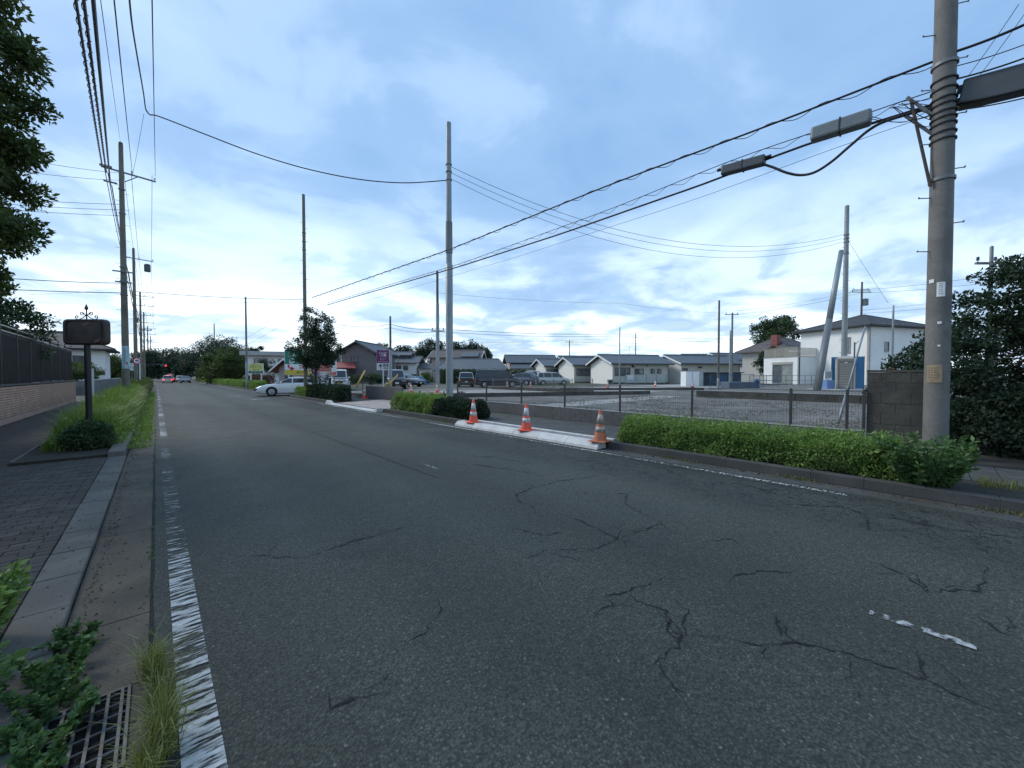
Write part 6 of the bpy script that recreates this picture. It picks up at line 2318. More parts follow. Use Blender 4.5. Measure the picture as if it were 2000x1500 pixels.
tree("garden_shrub", "green garden shrubs between the black off-roader and the tiled house", spot(830, 55, PLOT), [((0, 0, .9), (1.6, 1.2, .9)), ((-1.6, 0, .6), (1.2, 1, .6))], 50, (.25, .45), 4000, .16, M_leaf_tree, .06, cat="shrub")
tree("garden_shrub", "dark garden shrubs in front of the taupe gabled house", spot(728, 52, PLOT), [((0, 0, .8), (2.0, 1.0, .8)), ((-2.4, 0, .6), (1.2, 1, .6))], 60, (.25, .45), 5000, .16, M_leaf_dark, .06, cat="shrub")

# =================================================================== VEHICLES
def boolean_cut(o, cutters):
    for c in cutters:
        md = o.modifiers.new("cut", "BOOLEAN")
        md.operation = "DIFFERENCE"
        md.solver = "EXACT"
        md.object = c
    dg = bpy.context.evaluated_depsgraph_get()
    dg.update()
    me = bpy.data.meshes.new_from_object(o.evaluated_get(dg))
    o.modifiers.clear()
    old = o.data
    o.data = me
    for c in cutters:
        bpy.data.objects.remove(c)
    return o


def car(name, label, loc, rz, L, W, top, belt, bottom, cabin, paint, wheel_x, wr, glass_m=None, lights="off", roof_m=None, lower_m=None,
        plate=None, front_lamp=None, group=None, cat="car", pillars=(), rails=False, grille=True, tail_h=None, win_top=None):
    """x forward. top: [(x, z)] upper outline of the lower body from tail to nose.
    cabin: (x_rear_belt, x_rear_roof, x_front_roof, x_front_belt, z_belt, z_roof)"""
    t = thing(name, label, cat, loc, rz, group)
    hw = W / 2
    gm = glass_m or M_carglass
    xs = np.linspace(-L / 2, L / 2, 33)
    tx = [p[0] for p in top]
    tz = [p[1] for p in top]
    rings = []
    for x in xs:
        zt = float(np.interp(x, tx, tz))
        e = max(0.0, (abs(x) - (L / 2 - .55)) / .55)
        k = 1 - 0.20 * e ** 2.2
        hwx = hw * k
        zb = bottom + 0.10 * e ** 2
        zs = zt - 0.05
        zm = zb + (zs - zb) * .55
        half = [(hwx * .80, zb), (hwx * .955, zb + .05), (hwx * .985, zm - .12), (hwx, zm), (hwx * .985, zs - .10), (hwx * .955, zs), (hwx * .90, zt), (hwx * .45, zt + .025)]
        ring = half + [(-y, z) for y, z in half[::-1]]
        rings.append([(x, y, z) for y, z in ring])
    n = len(rings[0])
    vs = [p for r_ in rings for p in r_]
    fs = []
    for i in range(len(rings) - 1):
        for j in range(n):
            j2 = (j + 1) % n
            fs.append((i * n + j, i * n + j2, (i + 1) * n + j2, (i + 1) * n + j))
    fs.append(tuple(range(n))[::-1])
    fs.append(tuple((len(rings) - 1) * n + j for j in range(n)))
    body = MB().add(vs, fs).build("body", paint, t)
    # wheel arches cut out of the body
    cut = []
    for x in wheel_x:
        c_ = MB().lathe([(wr + .055, -hw - .2), (wr + .055, -hw + .26)], 24, (x, 0, wr), axis="Y").build("cutter", M_trim_b, t)
        d_ = MB().lathe([(wr + .055, hw - .26), (wr + .055, hw + .2)], 24, (x, 0, wr), axis="Y").build("cutter", M_trim_b, t)
        cut += [c_, d_]
    boolean_cut(body, cut)
    smooth_by_angle(body, 38)
    for x in wheel_x:
        for s in (-1, 1):
            yo = s * (hw - .015)
            yi = s * (hw - .22)
            wh_ = MB().lathe([(wr * .62, yo), (wr * .92, yo), (wr, yo - s * .03), (wr, yi), (wr * .6, yi)], 22, (x, 0, wr), axis="Y").build("wheel", M_tyre, t)
            smooth_by_angle(wh_, 40)
            rm = MB().lathe([(wr * .66, yo + s * .002), (wr * .64, yo + s * .012), (wr * .56, yo + s * .010), (wr * .54, yo + s * .002)], 22, (x, 0, wr), axis="Y")
            for kk in range(5):
                a = 2 * PI * kk / 5 + .3
                Mr = Matrix.Rotation(-a, 4, "Y")
                q = Mr @ Vector((wr * .30, 0, 0))
                rm.box((x + q.x, yo + s * .004, wr + q.z), (wr * .58, .03, wr * .15), M=Mr)
            rm.build("rim", M_rim, wh_)
            # dark inner arch
            MB().lathe([(wr + .05, s * (hw - .24)), (wr + .05, s * (hw - .235))], 20, (x, 0, wr), axis="Y").build("arch_liner", M_trim_b, t)
    # cabin
    xr0, xr1, xf1, xf0, zb, zr = cabin
    wb, wt_ = hw * .93, hw * .76
    base = [(xr0, wb), (xf0, wb)]
    segs = 9
    prof = []
    # side outline from rear belt over the roof to the front belt, slightly domed roof
    out = [(xr0, zb)]
    for i in range(segs):
        f = i / (segs - 1)
        out.append((xr1 + (xf1 - xr1) * f, zr + 0.045 * math.sin(PI * f)))
    out.append((xf0, zb))

    def half_w(z):
        return wb + (wt_ - wb) * max(0, min(1, (z - zb) / (zr - zb)))

    vs, fs = [], []
    m_ = len(out)
    cols = 7
    for i, (x, z) in enumerate(out):
        hwz = half_w(z)
        for k in range(cols):
            f = -1 + 2 * k / (cols - 1)
            dz = 0 if i in (0, m_ - 1) else 0.03 * (1 - f * f) - 0.02
            bow = 0
            if i in (0, m_ - 1):
                bow = (1 - f * f) * .07 * (1 if i else -1)
            vs.append((x + bow, hwz * f, z + dz))
    for i in range(m_ - 1):
        for k in range(cols - 1):
            fs.append((i * cols + k, i * cols + k + 1, (i + 1) * cols + k + 1, (i + 1) * cols + k))
    fs.append(tuple(i * cols for i in range(m_)))
    fs.append(tuple(i * cols + cols - 1 for i in range(m_))[::-1])
    fs.append(tuple(range(cols))[::-1] + tuple((m_ - 1) * cols + k for k in range(cols)))
    smooth_by_angle(MB().add(vs, fs).build("roof", roof_m or paint, t), 32)

    # glass, proud of the pillars
    def P(x, z, s, off=.008):
        return (x, s * (half_w(z) + off), z)

    def edge_x(z, front):
        f = (z - zb) / (zr - zb)
        return (xf0 + (xf1 - xf0) * f) if front else (xr0 + (xr1 - xr0) * f)

    z0, z1 = zb + .03, (win_top or zr - .07)
    cuts = [None] + list(pillars) + [None]
    for s in (-1, 1):
        for i in range(len(cuts) - 1):
            def xa(z):
                return edge_x(z, False) + .11 if cuts[i] is None else cuts[i] + .035
            def xb(z):
                return edge_x(z, True) - .09 if cuts[i + 1] is None else cuts[i + 1] - .035
            qs = [P(xa(z0), z0, s), P(xb(z0), z0, s), P(xb(z1), z1, s), P(xa(z1), z1, s)]
            if xb(z1) < xa(z1) + .02:
                mid = (xa(z1) + xb(z1)) / 2
                qs = [P(xa(z0), z0, s), P(xb(z0), z0, s), P(mid, z1 - .05, s)]
            MB().add(qs, [tuple(range(len(qs)))]).build("side_window", gm, t, fix=False)
    for front, nm in ((True, "windscreen"), (False, "rear_window")):
        sg_ = 1 if front else -1
        fvs, ffs = [], []
        for i, f in enumerate((.07, .9)):
            z = zb + (zr - zb) * f
            x = edge_x(z, front)
            for k in range(7):
                g = -1 + 2 * k / 6
                bow = (1 - g * g) * .07 * (1 - f)
                fvs.append((x + sg_ * (.012 + bow) + 0, half_w(z) * .9 * g, z + .006))
        for k in range(6):
            ffs.append((k, k + 1, 8 + k, 7 + k))
        MB().add(fvs, ffs).build(nm, gm, t, True, fix=False)
    # lamps, grille, bumpers, plates, mirrors
    zn = float(np.interp(L / 2, tx, tz))
    zt_ = float(np.interp(-L / 2, tx, tz))
    th = tail_h or (zt_ - .28)
    for s in (-1, 1):
        yy_ = s * hw * .66
        MB().box((L / 2 - .075, yy_, zn - .10), (.26, hw * .34, .11), rz=-s * .35).build("headlight", front_lamp or M_lamp, t)
        MB().box((-L / 2 + .06, s * hw * .70, th), (.16, hw * .26, .20 if L < 4.7 else .13), rz=s * .25).build("tail_light", M_brake if lights == "brake" else M_tail, t)
        mz = zb + .08
        mr = MB().box((xf0 - .38, s * (hw + .10), mz), (.12, .2, .13), bev=.03)
        mr.build("mirror", paint, t)
    if grille:
        MB().box((L / 2 - .01, 0, zn - .22), (.05, hw * .9, .22)).build("grille", M_trim_b, t)
        MB().box((L / 2 - .015, 0, bottom + .13), (.06, hw * 1.25, .10)).build("air_intake", M_trim_b, t)
    MB().box((L / 2 + .012, 0, bottom + .24), (.012, .33, .165)).build("number_plate", plate or M_plate, t)
    MB().box((-L / 2 - .010, 0, th - .16), (.014, .33, .165)).build("number_plate", plate or M_plate, t)
    for s in (-1, 1):
        MB().bx(-L / 2 + .9, L / 2 - .9, s * (hw - .03) - .02, s * (hw - .03) + .02, bottom - .02, bottom + .05).build("sill", lower_m or M_trim_b, t)
        for px_ in pillars[:2]:
            MB().bx(px_ - .10, px_ + .06, s * hw * .99 - .012, s * hw * .99 + .012, belt - .17, belt - .135).build("door_handle", paint, t)
    if lights == "brake":
        MB().box((xr0 + .12, 0, zr - .02), (.05, .4, .035)).build("high_brake_light", M_brake, t)
    if rails:
        for s in (-1, 1):
            MB().tube([(xr1 + .1, s * wt_ * .9, zr + .06), (xf1 - .1, s * wt_ * .9, zr + .07)], .02, 6).build("roof_rail", M_trim_b, t)
    return t


def paint_mat(name, col, metal=0.0, rough=.3):
    return mat(name, col, rough, metal=metal, var=.04, scale=2, coat=.6)


P_white = paint_mat("paint_white", (0.80, 0.80, 0.78))
P_navy = paint_mat("paint_navy", (0.012, 0.016, 0.030))
P_black = paint_mat("paint_black", (0.010, 0.010, 0.012))
P_silver = paint_mat("paint_silver", (0.42, 0.43, 0.43), .5)
P_bluegrey = paint_mat("paint_bluegrey", (0.09, 0.115, 0.16), .3)
P_teal = paint_mat("paint_dark_green", (0.05, 0.06, 0.06), .3)

# white saloon pulling out across the road
cp = gp(575, 771.5, 0)
car("saloon_car", "white saloon car pulling out of the driveway behind the street tree", (cp.x - .15, cp.y - .3, 0.012), R(167),
    4.95, 1.86, [(-2.475, .88), (-2.2, 1.02), (-1.5, 1.04), (.5, .98), (1.0, .95), (1.8, .84), (2.2, .74), (2.475, .60)], .98, .19,
    (-2.0, -.95, .2, 1.2, .98, 1.42), P_white, (-1.43, 1.44), .335, lights="off", pillars=(-.95, .05), front_lamp=M_lamp_d)
# traffic ahead
car("hatchback_car", "silver car with glowing brake lights waiting in the left lane", (1.75, 108, 0.01), R(90),
    3.9, 1.70, [(-1.95, .95), (-1.7, 1.0), (.8, .97), (1.5, .85), (1.95, .62)], .95, .2, (-1.9, -1.6, .1, .95, .97, 1.55), P_silver, (-1.2, 1.25), .30, lights="brake", pillars=(-.5,))
car("saloon_car", "dark green car facing down the road beside the brake-lit car", (4.45, 106, 0.01), R(-90),
    4.5, 1.72, [(-2.25, .85), (-2, .98), (1.0, .95), (1.8, .82), (2.25, .6)], .95, .2, (-1.7, -.9, .2, 1.0, .96, 1.42), P_teal, (-1.35, 1.35), .31, pillars=(-.3,))
car("van", "dark van queueing beyond the brake-lit car", (2.4, 122, 0.01), R(90),
    4.3, 1.7, [(-2.15, 1.0), (1.4, 1.0), (2.15, .7)], 1.0, .2, (-2.12, -2.0, .9, 1.6, 1.0, 1.85), P_black, (-1.3, 1.3), .30, lights="brake", pillars=(-.6, .5))
car("saloon_car", "grey car queueing behind the dark green oncoming car", (4.2, 121, 0.01), R(-90),
    4.4, 1.72, [(-2.2, .85), (-2, .98), (1.0, .95), (1.8, .82), (2.2, .6)], .95, .2, (-1.7, -.9, .2, 1.0, .96, 1.45), P_silver, (-1.3, 1.3), .30, pillars=(-.3,))
# parked cars on the rough lot
FACE = CAMROT - PI / 2          # nose towards the camera
car("kei_truck", "white kei truck parked nose out beside the red sign", spot(666, 39, PLOT + .006), FACE + R(18),
    3.4, 1.52, [(-1.7, .72), (.3, .72), (.31, 1.0), (1.3, .98), (1.7, .82)], .95, .25, (.35, .42, 1.15, 1.62, 1.0, 1.80), P_white, (-1.0, 1.1), .27, M_carglass, plate=M_plate_y, cat="truck", grille=True)
car("off_roader", "black off-roader with pale roof parked nose out behind the purple sign", spot(773, 37, PLOT + .006), FACE + R(20),
    4.1, 1.72, [(-2.05, 1.05), (.6, 1.05), (.7, 1.08), (1.7, 1.04), (2.05, .86)], 1.05, .32, (-2.0, -1.9, .35, .8, 1.06, 1.80), P_black, (-1.25, 1.3), .36, roof_m=P_silver, pillars=(-1.0, -.2), rails=False)
car("saloon_car", "dark blue saloon parked half hidden beside the black off-roader", spot(793, 44, PLOT + .006), FACE + R(60),
    4.5, 1.7, [(-2.25, .85), (-2, .98), (1.0, .95), (1.8, .82), (2.25, .6)], .95, .2, (-1.7, -.9, .2, 1.0, .96, 1.38), P_navy, (-1.35, 1.35), .31, pillars=(-.3,))
car("hatchback_car", "black hatchback with white tailgate glass surround parked tail out by the tall pole", spot(909, 43, PLOT + .009), FACE + R(180 + 10),
    4.0, 1.72, [(-2.0, 1.0), (.9, 1.0), (1.6, .88), (2.0, .65)], .98, .22, (-1.98, -1.65, .2, 1.0, 1.0, 1.58), P_black, (-1.25, 1.3), .31, M_carglass_b, roof_m=P_silver, pillars=(-.6, .3))
car("minivan", "dark navy minivan parked side on behind the back mesh fence", spot(972, 40.5, PLOT + .006), CAMROT + R(10),
    4.75, 1.75, [(-2.37, 1.08), (1.2, 1.06), (2.0, .92), (2.37, .68)], 1.06, .2, (-2.33, -2.15, .75, 1.75, 1.07, 1.84), P_navy, (-1.45, 1.45), .33, M_carglass_b, roof_m=P_navy, pillars=(-1.1, .15, 1.0))
car("estate_car", "blue grey estate car parked nose first beyond the navy minivan", spot(1016, 50, PLOT + .009), CAMROT + R(150),
    4.5, 1.76, [(-2.25, 1.0), (1.0, 1.0), (1.8, .9), (2.25, .65)], 1.0, .22, (-2.2, -1.7, .2, 1.05, 1.0, 1.58), P_bluegrey, (-1.35, 1.35), .33, pillars=(-.8, .2))
car("van", "black boxy van parked tail out beside the silver minivan", spot(1037, 54, PLOT + .006), FACE + R(180 + 18),
    3.9, 1.62, [(-1.95, 1.05), (1.1, 1.05), (1.95, .85)], 1.05, .2, (-1.93, -1.85, .9, 1.4, 1.05, 1.85), P_black, (-1.2, 1.2), .30, M_carglass_b, roof_m=P_silver, pillars=(-.7, .3))
car("minivan", "silver minivan with side windows parked before the gabled bungalows", spot(1078, 51, PLOT + .006), CAMROT + R(10),
    4.55, 1.72, [(-2.27, 1.0), (1.2, .98), (1.9, .88), (2.27, .65)], .98, .2, (-2.2, -1.95, .55, 1.5, 1.0, 1.65), P_silver, (-1.4, 1.4), .31, M_carglass_b, pillars=(-1.3, -.2, .75))
tb = thing("tarpaulin_heap", "blue sheeted heap beside the dark blue saloon", "tarpaulin", spot(812, 52, PLOT), CAMROT)
mb = MB()
nx, ny = 14, 8
vs, fs = [], []
for i in range(nx):
    for j in range(ny):
        x = -3.2 + 5.2 * i / (nx - 1)
        y = -1.2 + 2.4 * j / (ny - 1)
        z = 1.15 * max(0, 1 - (abs(y) / 1.25) ** 2) ** .5 * min(1, (i / 2.0), ((nx - 1 - i) / 3.0)) + .12 * noise.noise(Vector((x * 1.5, y * 1.5, 4)))
        vs.append((x, y, max(z, 0)))
for i in range(nx - 1):
    for j in range(ny - 1):
        fs.append((i * ny + j, (i + 1) * ny + j, (i + 1) * ny + j + 1, i * ny + j + 1))
mb.add(vs, fs).build("sheet", mat("tarp_teal", (0.03, 0.10, 0.16), .5, var=.3), tb, True, fix=False)
MB().bx(-3.0, 1.8, -.8, .8, -.02, .5).build("covered_load", M_dkwood, tb)

# =================================================================== SIGNS
M_yel = mat("sign_yellow", (0.62, 0.60, 0.20), .55, var=.05)
ys_ = thing("hall_sign", "yellow hall sign on two white posts beyond the driveway", "sign", spot(500, 44, .1), CAMROT + R(14))
S = 44 / 751.0
wv_ = 1.25
MB().bx(-.78, .78, -.05, .05, 1.70, 2.86).build("frame", M_white, ys_)
MB().bx(-.72, .72, -.062, -.052, 2.02, 2.82).build("face", M_yel, ys_)
MB().bx(-.72, .72, -.063, -.053, 1.74, 1.98).build("lower_strip", mat("sign_dark_green", (0.05, 0.085, 0.08), .6), ys_)
M_ol = mat("ink_brown", (0.06, 0.05, 0.01), .7)
lettering(ys_, "メモリード", .25, (0, -.068, 2.42), PI / 2, 0, M_ol, bold=.006)
lettering(ys_, "ホール", .22, (.05, -.068, 2.15), PI / 2, 0, M_ol, bold=.006)
strokes(MB(), -.48, .48, 2.67, .17, -.066, 6, 12).build("faded_lettering", M_ol, ys_, kind="stuff")
strokes(MB(), -.55, .5, 1.86, .12, -.067, 7, 13).build("faded_lettering", M_plate, ys_, kind="stuff")
for x in (-.52, .55):
    MB().bx(x - .055, x + .055, -.045, .045, 0, 1.70).build("post", M_white, ys_)
# green dentist sign
gs_ = thing("dentist_sign", "green and white dentist sign with red arrow partly behind the street tree", "sign", spot(582, 40, .1), CAMROT + R(8))
M_gr = mat("sign_green", (0.012, 0.19, 0.105), .5, var=.05)
M_rd = mat("sign_crimson", (0.45, 0.03, 0.05), .55)
z0 = 1.55
MB().bx(-1.26, 1.3, -.06, .06, z0 - .03, 4.12).build("frame", M_white, gs_)
MB().bx(-1.22, 1.26, -.072, -.061, 2.66, 4.09).build("green_panel", M_gr, gs_)
MB().bx(-1.22, 1.26, -.073, -.062, 2.07, 2.63).build("white_panel", M_white, gs_)
MB().bx(-1.22, 1.26, -.072, -.061, z0, 2.05).build("yellow_panel", mat("sign_gold", (0.62, 0.45, 0.05), .55), gs_)
rounded_plate(.48, .52, .1, .006, 2.98, 5, -.077).build("tooth_mark", M_white, gs_)
lettering(gs_, "歯", .40, (0, -.084, 2.98), PI / 2, 0, M_gr, bold=.004).location.x = 0
lettering(gs_, "科", .52, (.72, -.08, 2.98), PI / 2, 0, M_white, bold=.01)
for ch in gs_.children:
    if ch.name.startswith("tooth") or (ch.name.startswith("lettering") and ch.data.materials[0] == M_gr):
        ch.location.x = -.55
strokes(MB(), -1.0, .9, 3.60, .34, -.0755, 4, 21).build("faded_lettering", M_white, gs_, kind="stuff")
lettering(gs_, "手前", .20, (.35, -.08, 2.50), PI / 2, 0, M_rd, bold=.005)
lettering(gs_, "信号右折", .23, (.62, -.08, 2.25), PI / 2, 0, M_rd, bold=.006)
lettering(gs_, "tel.219-1", .26, (.35, -.08, 1.80), PI / 2, 0, M_ink, bold=.004)
ar = MB()
ar.prism([(-.95, 2.60), (-.78, 2.60), (-.78, 2.32), (-.62, 2.32), (-.62, 2.42), (-.28, 2.19), (-.62, 1.94), (-.62, 2.06), (-.72, 2.14), (-.95, 2.32)], -.083, -.0765)
ar.build("arrow", M_rd, gs_)
for x in (-.9, .9):
    MB().lathe([(.06, 0), (.06, z0 - .04)], 8, (x, .0, 0)).build("post", M_white, gs_)
# red sign
rs = thing("red_sign", "red and white advertising sign right of the street tree trunk", "sign", spot(637, 36, .25), CAMROT + R(6))
M_rs = mat("sign_red_faded", (0.50, 0.14, 0.11), .6, var=.12, dirt=(0.55, 0.33, 0.28), dscale=3)
MB().bx(-.95, .95, -.04, .04, 1.30, 2.75).build("frame", M_white, rs)
MB().bx(-.92, .50, -.052, -.041, 1.70, 2.60).build("red_panel", M_rs, rs)
MB().bx(.52, .92, -.053, -.042, 1.70, 2.98).build("white_panel", M_white, rs)
MB().bx(-.92, .92, -.052, -.041, 1.33, 1.66).build("lower_strip", M_rs, rs)
MB().bx(-.55, .35, -.057, -.0525, 1.37, 1.62).build("white_strip", M_white, rs)
MB().bx(-.85, -.62, -.057, -.0525, 1.38, 1.61).build("blue_mark", mat("sign_blue_mark", (0.07, 0.14, 0.4), .6), rs)
MB().lathe([(.13, -.06), (.13, -.054)], 18, (.72, 0, 2.4), axis="Y").build("dark_disc", M_ink, rs)
mb = MB()
for z, n_ in ((2.48, 5), (2.26, 6), (2.02, 7), (1.82, 7)):
    strokes(mb, -.85, .42, z, .15, -.055, n_, int(z * 50))
strokes(mb, -.5, .3, 1.5, .16, -.060, 6, 9)
strokes(mb, .6, .85, 2.1, .1, -.056, 2, 8)
mb.build("faded_lettering", M_ink, rs, kind="stuff")
for x in (-.7, .7):
    MB().lathe([(.045, -.05), (.045, 1.29)], 8, (x, 0, 0)).build("post", M_galv_d, rs)
# purple sign
pu = thing("purple_sign", "purple and white direction sign on a white post behind the entrance wall", "sign", spot(748.5, 30, .28), CAMROT + R(8))
M_pu = mat("sign_purple", (0.17, 0.025, 0.13), .5, var=.05)
MB().bx(-.48, .48, -.03, .03, 1.72, 3.30).build("frame", M_white, pu)
MB().bx(-.47, .47, -.041, -.031, 2.27, 3.29).build("purple_panel", M_pu, pu)
lettering(pu, "敷島", .27, (0, -.046, 2.86), PI / 2, 0, M_white, bold=.006)
mb = MB()
strokes(mb, -.34, .34, 3.07, .15, -.0435, 4, 31)
strokes(mb, -.22, .22, 3.23, .05, -.0435, 6, 32)
strokes(mb, -.24, .24, 2.62, .07, -.0435, 5, 33)
strokes(mb, -.24, .1, 2.52, .07, -.0435, 4, 34)
strokes(mb, -.38, .38, 2.37, .08, -.0435, 9, 35)
mb.build("small_lettering", M_white, pu, kind="stuff")
lettering(pu, "直進", .22, (.20, -.036, 2.09), PI / 2, 0, M_ink, bold=.005)
lettering(pu, "3.5k", .22, (.20, -.036, 1.88), PI / 2, 0, M_ink, bold=.005)
MB().prism([(-.22, 1.80), (-.16, 1.80), (-.16, 2.06), (-.07, 1.98), (-.03, 2.03), (-.19, 2.20), (-.35, 2.03), (-.31, 1.98), (-.22, 2.06)], -.037, -.0315).build("arrow", M_ink, pu)
MB().bx(-.04, .04, -.025, .025, 0, 1.72).build("post", M_white, pu)
# yellow stay guards of the poles
M_yg = mat("guard_yellow", (0.50, 0.33, 0.06), .55, var=.1)
for lab_, (ua, va, ub, vb, d_) in (("yellow stay guard leaning beside the kei truck", (695, 757, 713, 724, 33.0)), ("pale yellow stay guard leaning left of the galvanised post", (751, 754, 776, 735, 29.0)), ("thin yellow stay guard crossing before the black off-roader", (757, 755, 777, 731, 28.0))):
    sgd = thing("stay_guard", lab_, "stay guard", (0, 0, 0))
    A_, B_ = pt(ua, va, d_), pt(ub, vb, d_ + .6)
    MB().tube([A_, B_], .07 if "kei" in lab_ else .035, 10).build("tube", M_yg, sgd, True)
    MB().tube([A_.lerp(B_, .97), B_ + (B_ - A_) * .06], .02, 6).build("stay_rod", M_galv_d, sgd)

# signals far ahead
for i, (u, v, lab_, L_) in enumerate(((320, 714, "traffic signal showing red over the left lane ahead", 5), (354, 708, "traffic signal showing red over the right lane ahead", 5))):
    d_ = 96 + 14 * i
    c = pt(u, v, d_)
    ts_ = thing("traffic_signal", lab_, "traffic signal", (c.x + (-4.0 if i == 0 else 4.2), c.y, 0.05), 0)
    zz = c.z - .05
    sx_ = 1 if i == 0 else -1
    MB().lathe([(.1, 0), (.08, zz + .6)], 10).build("pole", M_galv_d, ts_)
    MB().tube([(0, 0, zz + .3), (sx_ * 4.0, 0, zz + .3)], .05, 8).build("arm", M_galv_d, ts_)
    MB().bx(sx_ * 4.0 - .6, sx_ * 4.0 + .6, -.1, .1, zz - .2, zz + .2).build("housing", M_closure_g, ts_)
    for k in range(3):
        MB().lathe([(.15, -.12), (.15, -.105)], 14, (sx_ * 4.0 - .38 + .38 * k, 0, zz), axis="Y").build("lens", M_redlamp if k == 2 else M_trim_b, ts_)

# =================================================================== MIDDLE AND FAR POLES
def simple_pole(label, u, vt, d_, z0, dia, m, cat_group=None, arms=(), step=False, sleeve=None, tilt=None):
    b = spot(u, d_, z0)
    top = pt(u, vt, d_)
    h = top.z - z0
    t = pole("utility_pole", label, b, h, dia, dia * .7, m, cat_group, step, (2.5, h - 1.5), CAMROT, 12)
    if sleeve:
        smooth_by_angle(MB().lathe([(dia / 2 + .006, 0), (dia / 2 + .006, sleeve), (dia / 2 - .01, sleeve + .02)], 14).build("sleeve", M_galv, t), 40)
    for v, L_ in arms:
        crossarm(t, pt(u, v, d_).z - z0, L_, 0, 0, (-.4, .4), down=True)
    return t, b, h


galv, gb, gh_ = simple_pole("tall galvanised pole standing in the plot entrance, half rust stained", 878, 240, 20.0, .30, .36, M_galv, sleeve=7.0, step=False)
MB().lathe([(.182, 7.6), (.172, 9.2), (.165, 9.21)], 16).build("stained_section", M_galv_d, galv)
for v in (322, 336, 352):
    z = pt(878, v, 20).z - .3
    band(galv, z, .15)
bare, bb_, bh_ = simple_pole("bare weathered pole rising through the street tree", 597, 380, 27.7, .1, .27, M_polel, step=True)
for v in (455, 472, 488, 640, 600):
    band(bare, pt(597, v, 27.7).z - .1, .12)
simple_pole("slim dark pole between the flat roofed building and yellow sign", 482, 580, 43, .1, .24, M_galv_d, sleeve=3)
simple_pole("slim pole with galvanised foot behind the purple sign", 763, 618, 29.5, .3, .2, M_brownpole, sleeve=3.2)
simple_pole("slim galvanised pole with crossarm beside the tall galvanised pole", 855, 530, 28, .3, .24, M_brownpole, sleeve=6.5, arms=((646, 1.0),))
simple_pole("thin silver post standing before the four-window bungalow", 1210, 640, 36, .3, .13, M_galv)
simple_pole("brown wooden pole beside the white storage shed", 1403, 587, 36, .3, .22, M_brownpole, sleeve=1.0)
simple_pole("grey pole with twin crossarms beyond the brown wooden pole", 1429, 611, 44, .3, .26, M_galv_d, arms=((614, 1.6),))
simple_pole("short grey post with lamp arm beside the crossarmed pole", 1425.5, 646, 38, .3, .2, M_galv)
cp_, _, _ = simple_pole("dark pole with crossarms and drum transformer behind the white house", 1680, 551, 48, .3, .28, M_brownpole, arms=((570, 2.6), (566, 2.2)))
MB().lathe([(.02, 0), (.35, .03), (.35, .8), (.02, .9)], 12, (.4, 0, pt(1680, 597, 48).z - .3)).build("transformer", M_closure_g, cp_)
simple_pole("thin grey post in front of the white house's right wall", 1742, 597, 22, .5, .13, M_galv)
simple_pole("faint pole over the trees right of the road ahead", 420, 632, 95, .1, .3, M_galv_d)
simple_pole("distant pole above the tile roofs behind the silver minivan", 1112, 665, 80, .3, .25, M_brownpole, arms=((668, 1.6),))
simple_pole("distant pole over the four-window bungalow roof", 1241, 650, 85, .3, .25, M_brownpole, arms=((658, 1.4),))
simple_pole("far pole top showing above the huge evergreen shrub", 1930, 482, 14, .3, .14, M_galv_d, arms=((512, .8),))
# braced steel pole behind the toilet
stl, sb_, sh_ = simple_pole("galvanised steel pole behind the portable toilet with a slanting brace", 1648, 402, 26.6, .66, .36, M_galv, step=True)
for v in (459, 466, 473, 495):
    band(stl, pt(1648, v, 26.6).z - .66, .15)
brc = thing("pole_brace", "slanting galvanised brace propping the steel pole behind the toilet", "pole brace", (0, 0, 0))
A_, B_ = pt(1594, 772, 23.8), pt(1643, 490, 26.3)
MB().tube([A_, A_.lerp(B_, .5)], [.21, .185], 16).build("lower_tube", M_galv_d, brc, True)
MB().tube([A_.lerp(B_, .495), B_], [.178, .14], 16).build("upper_tube", M_galv, brc, True)
gw = thing("short_post", "short dark post with lamp bracket behind the blue corrugated panel", "post", spot(1668, 27.5, .66), CAMROT)
MB().lathe([(.05, 0), (.045, 3.3)], 8).build("shaft", M_brownpole, gw)
MB().tube([(0, 0, 3.1), (.3, 0, 3.4)], .02, 6).build("bracket", M_galv_d, gw)

# =================================================================== OVERHEAD CABLES ON THE RIGHT
Dp = POLE_D
Db = 27.7


def sight(pts_uv, d0, d1, n=40, wob=0.0):
    """cable whose distance runs from d0 to d1 along its length, passing through sighted points (true straight span in plan)"""
    us = [p[0] for p in pts_uv]
    a0, a1 = spot(us[0], d0), spot(us[-1], d1)
    out = []
    for i in range(n + 1):
        f = i / n
        q = a0.lerp(a1, f)
        dep = q.x * sn + q.y * cs
        lat = q.x * cs - q.y * sn
        u = 1000 + F * lat / dep
        v = float(np.interp(u, us, [p[1] for p in pts_uv]))
        z = pt(u, v, dep).z
        out.append(Vector((q.x, q.y, z)))
    # light smoothing
    for _ in range(3):
        zs = [p.z for p in out]
        for i in range(1, n):
            out[i].z = (zs[i - 1] + 2 * zs[i] + zs[i + 1]) / 4
    return out


